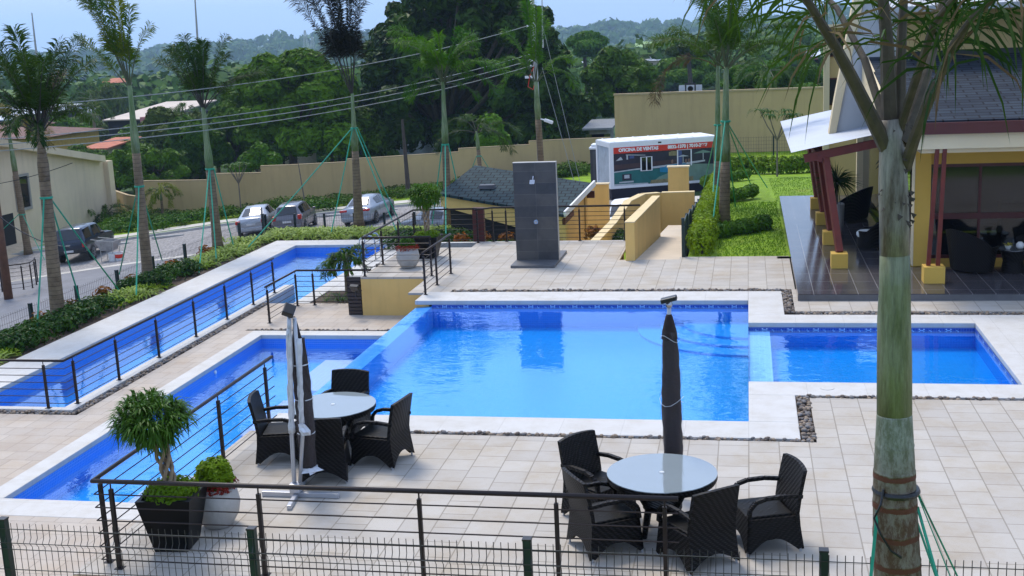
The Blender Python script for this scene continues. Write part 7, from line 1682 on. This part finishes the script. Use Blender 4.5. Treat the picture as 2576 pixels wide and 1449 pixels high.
# ------------------------------------------------------------------ distant houses
def house(label, px0, px1, py_ridge, py_eave, py_base, Y, roof, wall, depth=9, kind='gable', dark=False, grp=None, nw=3, accent=None, az=0):
    a = PY(px0, py_eave, Y); c = PY(px1, py_eave, Y); dx = (a.x + c.x) / 2 * depth * .5 / Y; a.x += dx; c.x += dx; zr_ = PY((px0 + px1) / 2, py_ridge, Y + depth / 2).z; ze = (a.z + c.z) / 2; zb = min(PY(px0, py_base, Y).z, terr((a.x + c.x) / 2, Y)) - .3
    x0_, x1_ = a.x, c.x; ov = .5; t = empty('house', ((x0_ + x1_) / 2, Y, zb), label, 'house', grp)
    MB().box(x0_ + ov, x1_ - ov, Y + ov, Y + depth - ov, zb, ze - .05).build('wall', wall, t)
    b = MB()
    if kind == 'gable': v = [(x0_, Y, ze), (x1_, Y, ze), (x1_, Y + depth, ze), (x0_, Y + depth, ze), (x0_, Y + depth / 2, zr_), (x1_, Y + depth / 2, zr_)]
    elif kind == 'hip': q = min((x1_ - x0_) * .35, depth / 2); v = [(x0_, Y, ze), (x1_, Y, ze), (x1_, Y + depth, ze), (x0_, Y + depth, ze), (x0_ + q, Y + depth / 2, zr_), (x1_ - q, Y + depth / 2, zr_)]
    if kind in ('gable', 'hip'): b.add(v, [(0, 1, 5, 4), (2, 3, 4, 5), (1, 2, 5), (3, 0, 4), (3, 2, 1, 0)])
    else: b.slab([(x0_, Y, ze), (x1_, Y, ze + (0 if kind == 'shed' else 0)), (x1_, Y + depth, zr_), (x0_, Y + depth, zr_)], .15)
    b.build('roof', roof, t)
    for k in range(nw):
        xm = x0_ + ov + (x1_ - x0_ - 2 * ov) * (k + .5) / nw; h = min(1.2, (ze - zb) * .4)
        MB().box(xm - .5, xm + .5, Y + ov - .06, Y + ov - .01, ze - .5 - h, ze - .5).build('window', DARKIN if dark else GLASS, t)
    return t
WP = simple('pink_wall', (.45, .17, .17), .8); WY = simple('yellow_wall', (.42, .27, .05), .85, var=.15); WC = simple('far_cream_wall', (.45, .38, .26), .85)
house('long shed with a white ribbed sheet roof at the far left edge', -60, 128, 274, 300, 345, 150, ZINC_FAR, DARKIN, 20, 'shed', dark=True)
house('white sheet roofed shed among trees right of the leftmost tall palm', 128, 190, 268, 284, 300, 175, ZINC_FAR, WC, 14, 'gable')
house('small white roofed shed touching the one beside it, further right', 192, 258, 271, 285, 300, 182, ZINC_FAR, WC, 12, 'gable')
house('tan sheet roofed shed with a dark open side and pink end wall', 340, 482, 263, 297, 325, 142, TANROOF, DARKIN, 18, 'shed', dark=True)
a = PY(415, 312, 141.7); a.x -= 3; tag(MB().box(a.x, a.x + 2.6, 141.0, 141.8, a.z - 1.2, a.z + 1.0).build('kiosk', WP), 'pink painted stall beside the tan roofed shed', 'stall')
house('red tile roofed cream house high among the left trees', 266, 322, 196, 208, 222, 230, CLAYROOF, WC, 8, 'hip')
house('brown tile roofed yellow house just above the beige house roof', -20, 196, 318, 348, 375, 108, RUSTROOF, WY, 12, 'hip', nw=5)
house('small hipped brown roof rising behind the yellow house', 20, 100, 296, 322, 350, 122, RUSTROOF, WY, 8, 'hip')
house('low red roofed shed below the white trucks', 246, 318, 352, 372, 395, 105, CLAYROOF, WC, 7, 'shed')
house('white roof glinting on the hillside left of the tallest palm', 640, 684, 158, 168, 178, 420, ZINC_FAR, WC, 14, 'gable')
house('brown tile roofed house glimpsed through the broad green tree', 660, 765, 286, 306, 330, 118, RUSTROOF, WC, 10, 'gable')
house('pale grey building glimpsed under the huge dark tree', 950, 1100, 292, 318, 420, 112, ZINC_FAR, simple('far_grey_wall', (.42, .45, .48), .8), 10, 'shed')
house('orange roofed house left of the wide flat topped tree', 1604, 1652, 126, 138, 150, 300, CLAYROOF, WC, 14, 'hip')
house('grey roofed long house below the orange roofed one', 1540, 1668, 144, 154, 166, 250, ZINC_FAR, WC, 12, 'gable')
house('tiny orange roofed house right of the palm pair', 1854, 1878, 114, 122, 130, 420, CLAYROOF, WC, 12, 'hip')
house('tiny red roofed house below the other one right of the palm pair', 1868, 1894, 134, 142, 148, 360, CLAYROOF, WC, 10, 'hip')
house('white and pink house between the palm pair and the annex', 2026, 2062, 124, 142, 168, 200, ZINC_FAR, WP, 10, 'gable')
house('grey shed behind the stepped wall left of the tall tan wall', 1476, 1552, 306, 322, 352, 92, simple('weathered_grey', (.18, .19, .20), .8), simple('stained_wall', (.20, .20, .18), .9, var=.3), 6, 'shed')
house('low pale building on the road side right of the huge dark tree', 1462, 1492, 150, 160, 185, 320, ZINC_FAR, WC, 12, 'gable')

def veil(items):
    for px, pt, Y, k, s_, lab in items:
        r = ray(px, 500); x = r.x / r.y * Y; z = terr(x, Y); zt = PY(px, pt, Y).z; hgt = {'round': 8.6, 'dark': 9, 'light': 6.6, 'umbrella': 8.2, 'olive': 7.2, 'bush': 2.9}[k]
        tree(k, x, Y, z, s_, px, lab, None, sz=max(.3, (zt - z) / hgt / s_))
veil([(285, 219, 215, 'round', .9, 'rounded tree right below the red tile roofed house among the left trees'), (322, 216, 210, 'dark', .9, 'dark tree at the right foot of the red tile roofed house'), (252, 216, 205, 'dark', .8, 'dark tree at the left foot of the red tile roofed house'), (300, 224, 190, 'olive', .9, 'olive tree in front of the red tile roofed house'),
      (150, 300, 150, 'round', .8, 'rounded tree below the white roofed shed'), (215, 300, 150, 'dark', .9, 'dark tree below the small white roofed shed'), (180, 306, 140, 'light', .9, 'light tree between the white sheds and the brown roof'), (245, 296, 150, 'olive', .8, 'olive tree right of the small white roofed shed'),
      (350, 326, 118, 'round', .6, 'rounded tree below the tan roofed shed at its left'), (395, 332, 116, 'dark', .6, 'dark tree below the tan roofed shed'), (455, 322, 120, 'olive', .6, 'olive tree below the right end of the tan roofed shed'), (500, 300, 125, 'round', .7, 'rounded tree right of the tan roofed shed'),
      (225, 372, 96, 'round', .5, 'rounded tree in front of the brown roofed house near the trucks'), (300, 392, 95, 'dark', .5, 'dark tree in front of the low red roofed shed'), (255, 395, 93, 'round', .45, 'rounded low tree beside the corner of the beige house'), (340, 360, 110, 'round', .6, 'rounded tree right of the white trucks'),
      (1610, 150, 290, 'dark', .9, 'dark tree below the orange roofed house'), (1648, 152, 288, 'round', .9, 'rounded tree below the right end of the orange roofed house'), (1560, 166, 240, 'olive', .8, 'olive tree below the grey roofed long house'), (1640, 168, 238, 'round', .8, 'rounded tree under the grey roofed long house'),
      (1866, 130, 400, 'round', 1.1, 'rounded tree below the tiny orange roofed house'), (1882, 148, 350, 'light', 1.0, 'light tree below the tiny red roofed house'), (2040, 160, 195, 'round', .7, 'rounded tree below the white and pink house'), (660, 176, 400, 'round', 1.2, 'rounded tree below the white roof on the hillside'),
      (700, 330, 112, 'dark', .5, 'dark tree in front of the glimpsed brown roofed house')])
# ------------------------------------------------------------------ haze, sky, sun, camera
m = bpy.data.materials.new('haze_air'); m.use_nodes = True; nt = m.node_tree
nt.nodes.clear(); out = nt.nodes.new('ShaderNodeOutputMaterial'); pv = nt.nodes.new('ShaderNodeVolumePrincipled')
pv.inputs['Density'].default_value = HAZE; pv.inputs['Color'].default_value = (.52, .73, 1.0, 1); pv.inputs['Anisotropy'].default_value = 0.25
nt.links.new(pv.outputs[0], out.inputs['Volume'])
o = MB().box(-7500, 7500, -7500, 7500, -46, 260).build('haze', m); o['kind'] = 'stuff'
w = bpy.data.worlds.new('World'); sc.world = w; w.use_nodes = True; nt = w.node_tree; bg = nt.nodes['Background']
sky = nt.nodes.new('ShaderNodeTexSky'); sky.sky_type = 'NISHITA'; sky.sun_disc = False
SUN_EL, SUN_AZ = R(58), R(-35)      # azimuth from +Y towards +X
sky.sun_elevation = SUN_EL; sky.sun_rotation = SUN_AZ; sky.air_density = 1.3; sky.dust_density = 2.2; sky.ozone_density = 3.5
hs = nt.nodes.new('ShaderNodeMix'); hs.data_type = 'RGBA'; hs.blend_type = 'MULTIPLY'; hs.inputs[0].default_value = 1; hs.inputs[7].default_value = (.86, .96, 1.12, 1)
cl_ = nt.nodes.new('ShaderNodeMix'); cl_.data_type = 'RGBA'; cl_.inputs[0].default_value = CLOUD; cl_.inputs[7].default_value = (5.0, 6.3, 9.2, 1)   # thin bright cloud veil
nt.links.new(sky.outputs[0], hs.inputs[6]); nt.links.new(hs.outputs[2], cl_.inputs[6]); nt.links.new(cl_.outputs[2], bg.inputs['Color']); bg.inputs['Strength'].default_value = SKY
ld = bpy.data.lights.new('sun', 'SUN'); ld.energy = SUN; ld.angle = R(18); ld.color = (1, .91, .78)
lo = bpy.data.objects.new('sun', ld); COL.objects.link(lo)
dirv = Vector((math.sin(SUN_AZ) * math.cos(SUN_EL), math.cos(SUN_AZ) * math.cos(SUN_EL), math.sin(SUN_EL)))
lo.rotation_euler = dirv.to_track_quat('Z', 'Y').to_euler(); lo.location = (0, 0, 30)
cam = bpy.data.cameras.new('camera'); co = bpy.data.objects.new('camera', cam); COL.objects.link(co)
cam.sensor_width = 36; cam.lens = 36 * F / 2576; cam.clip_start = .1; cam.clip_end = 20000
# world axes of the camera frame: right, up (-down), backward
M3 = Matrix((_x, _y, _u)); right = M3 @ Vector((1, 0, 0)); down = M3 @ Vector((0, 1, 0)); fwd = M3 @ Vector((0, 0, 1))
mw = Matrix((right, -down, -fwd)).transposed().to_4x4(); mw.translation = Vector((0, 0, H)); co.matrix_world = mw
sc.camera = co
sc.view_settings.view_transform = 'Standard'; sc.view_settings.look = 'None'; sc.view_settings.gamma = 1; sc.view_settings.exposure = EXPO
sc.render.engine = 'CYCLES'; cy = sc.cycles; cy.use_denoising = True; cy.max_bounces = 7; cy.diffuse_bounces = 2; cy.glossy_bounces = 3; cy.transparent_max_bounces = 12; cy.volume_bounces = 2
cy.use_adaptive_sampling = True; cy.adaptive_threshold = .015; cy.caustics_reflective = False; cy.caustics_refractive = False
for l in list(bpy.data.objects):
    if l.type == 'EMPTY' and l.get('label') in (None, 'wicker') and not [c for c in bpy.data.objects if c.parent == l]: bpy.data.objects.remove(l)
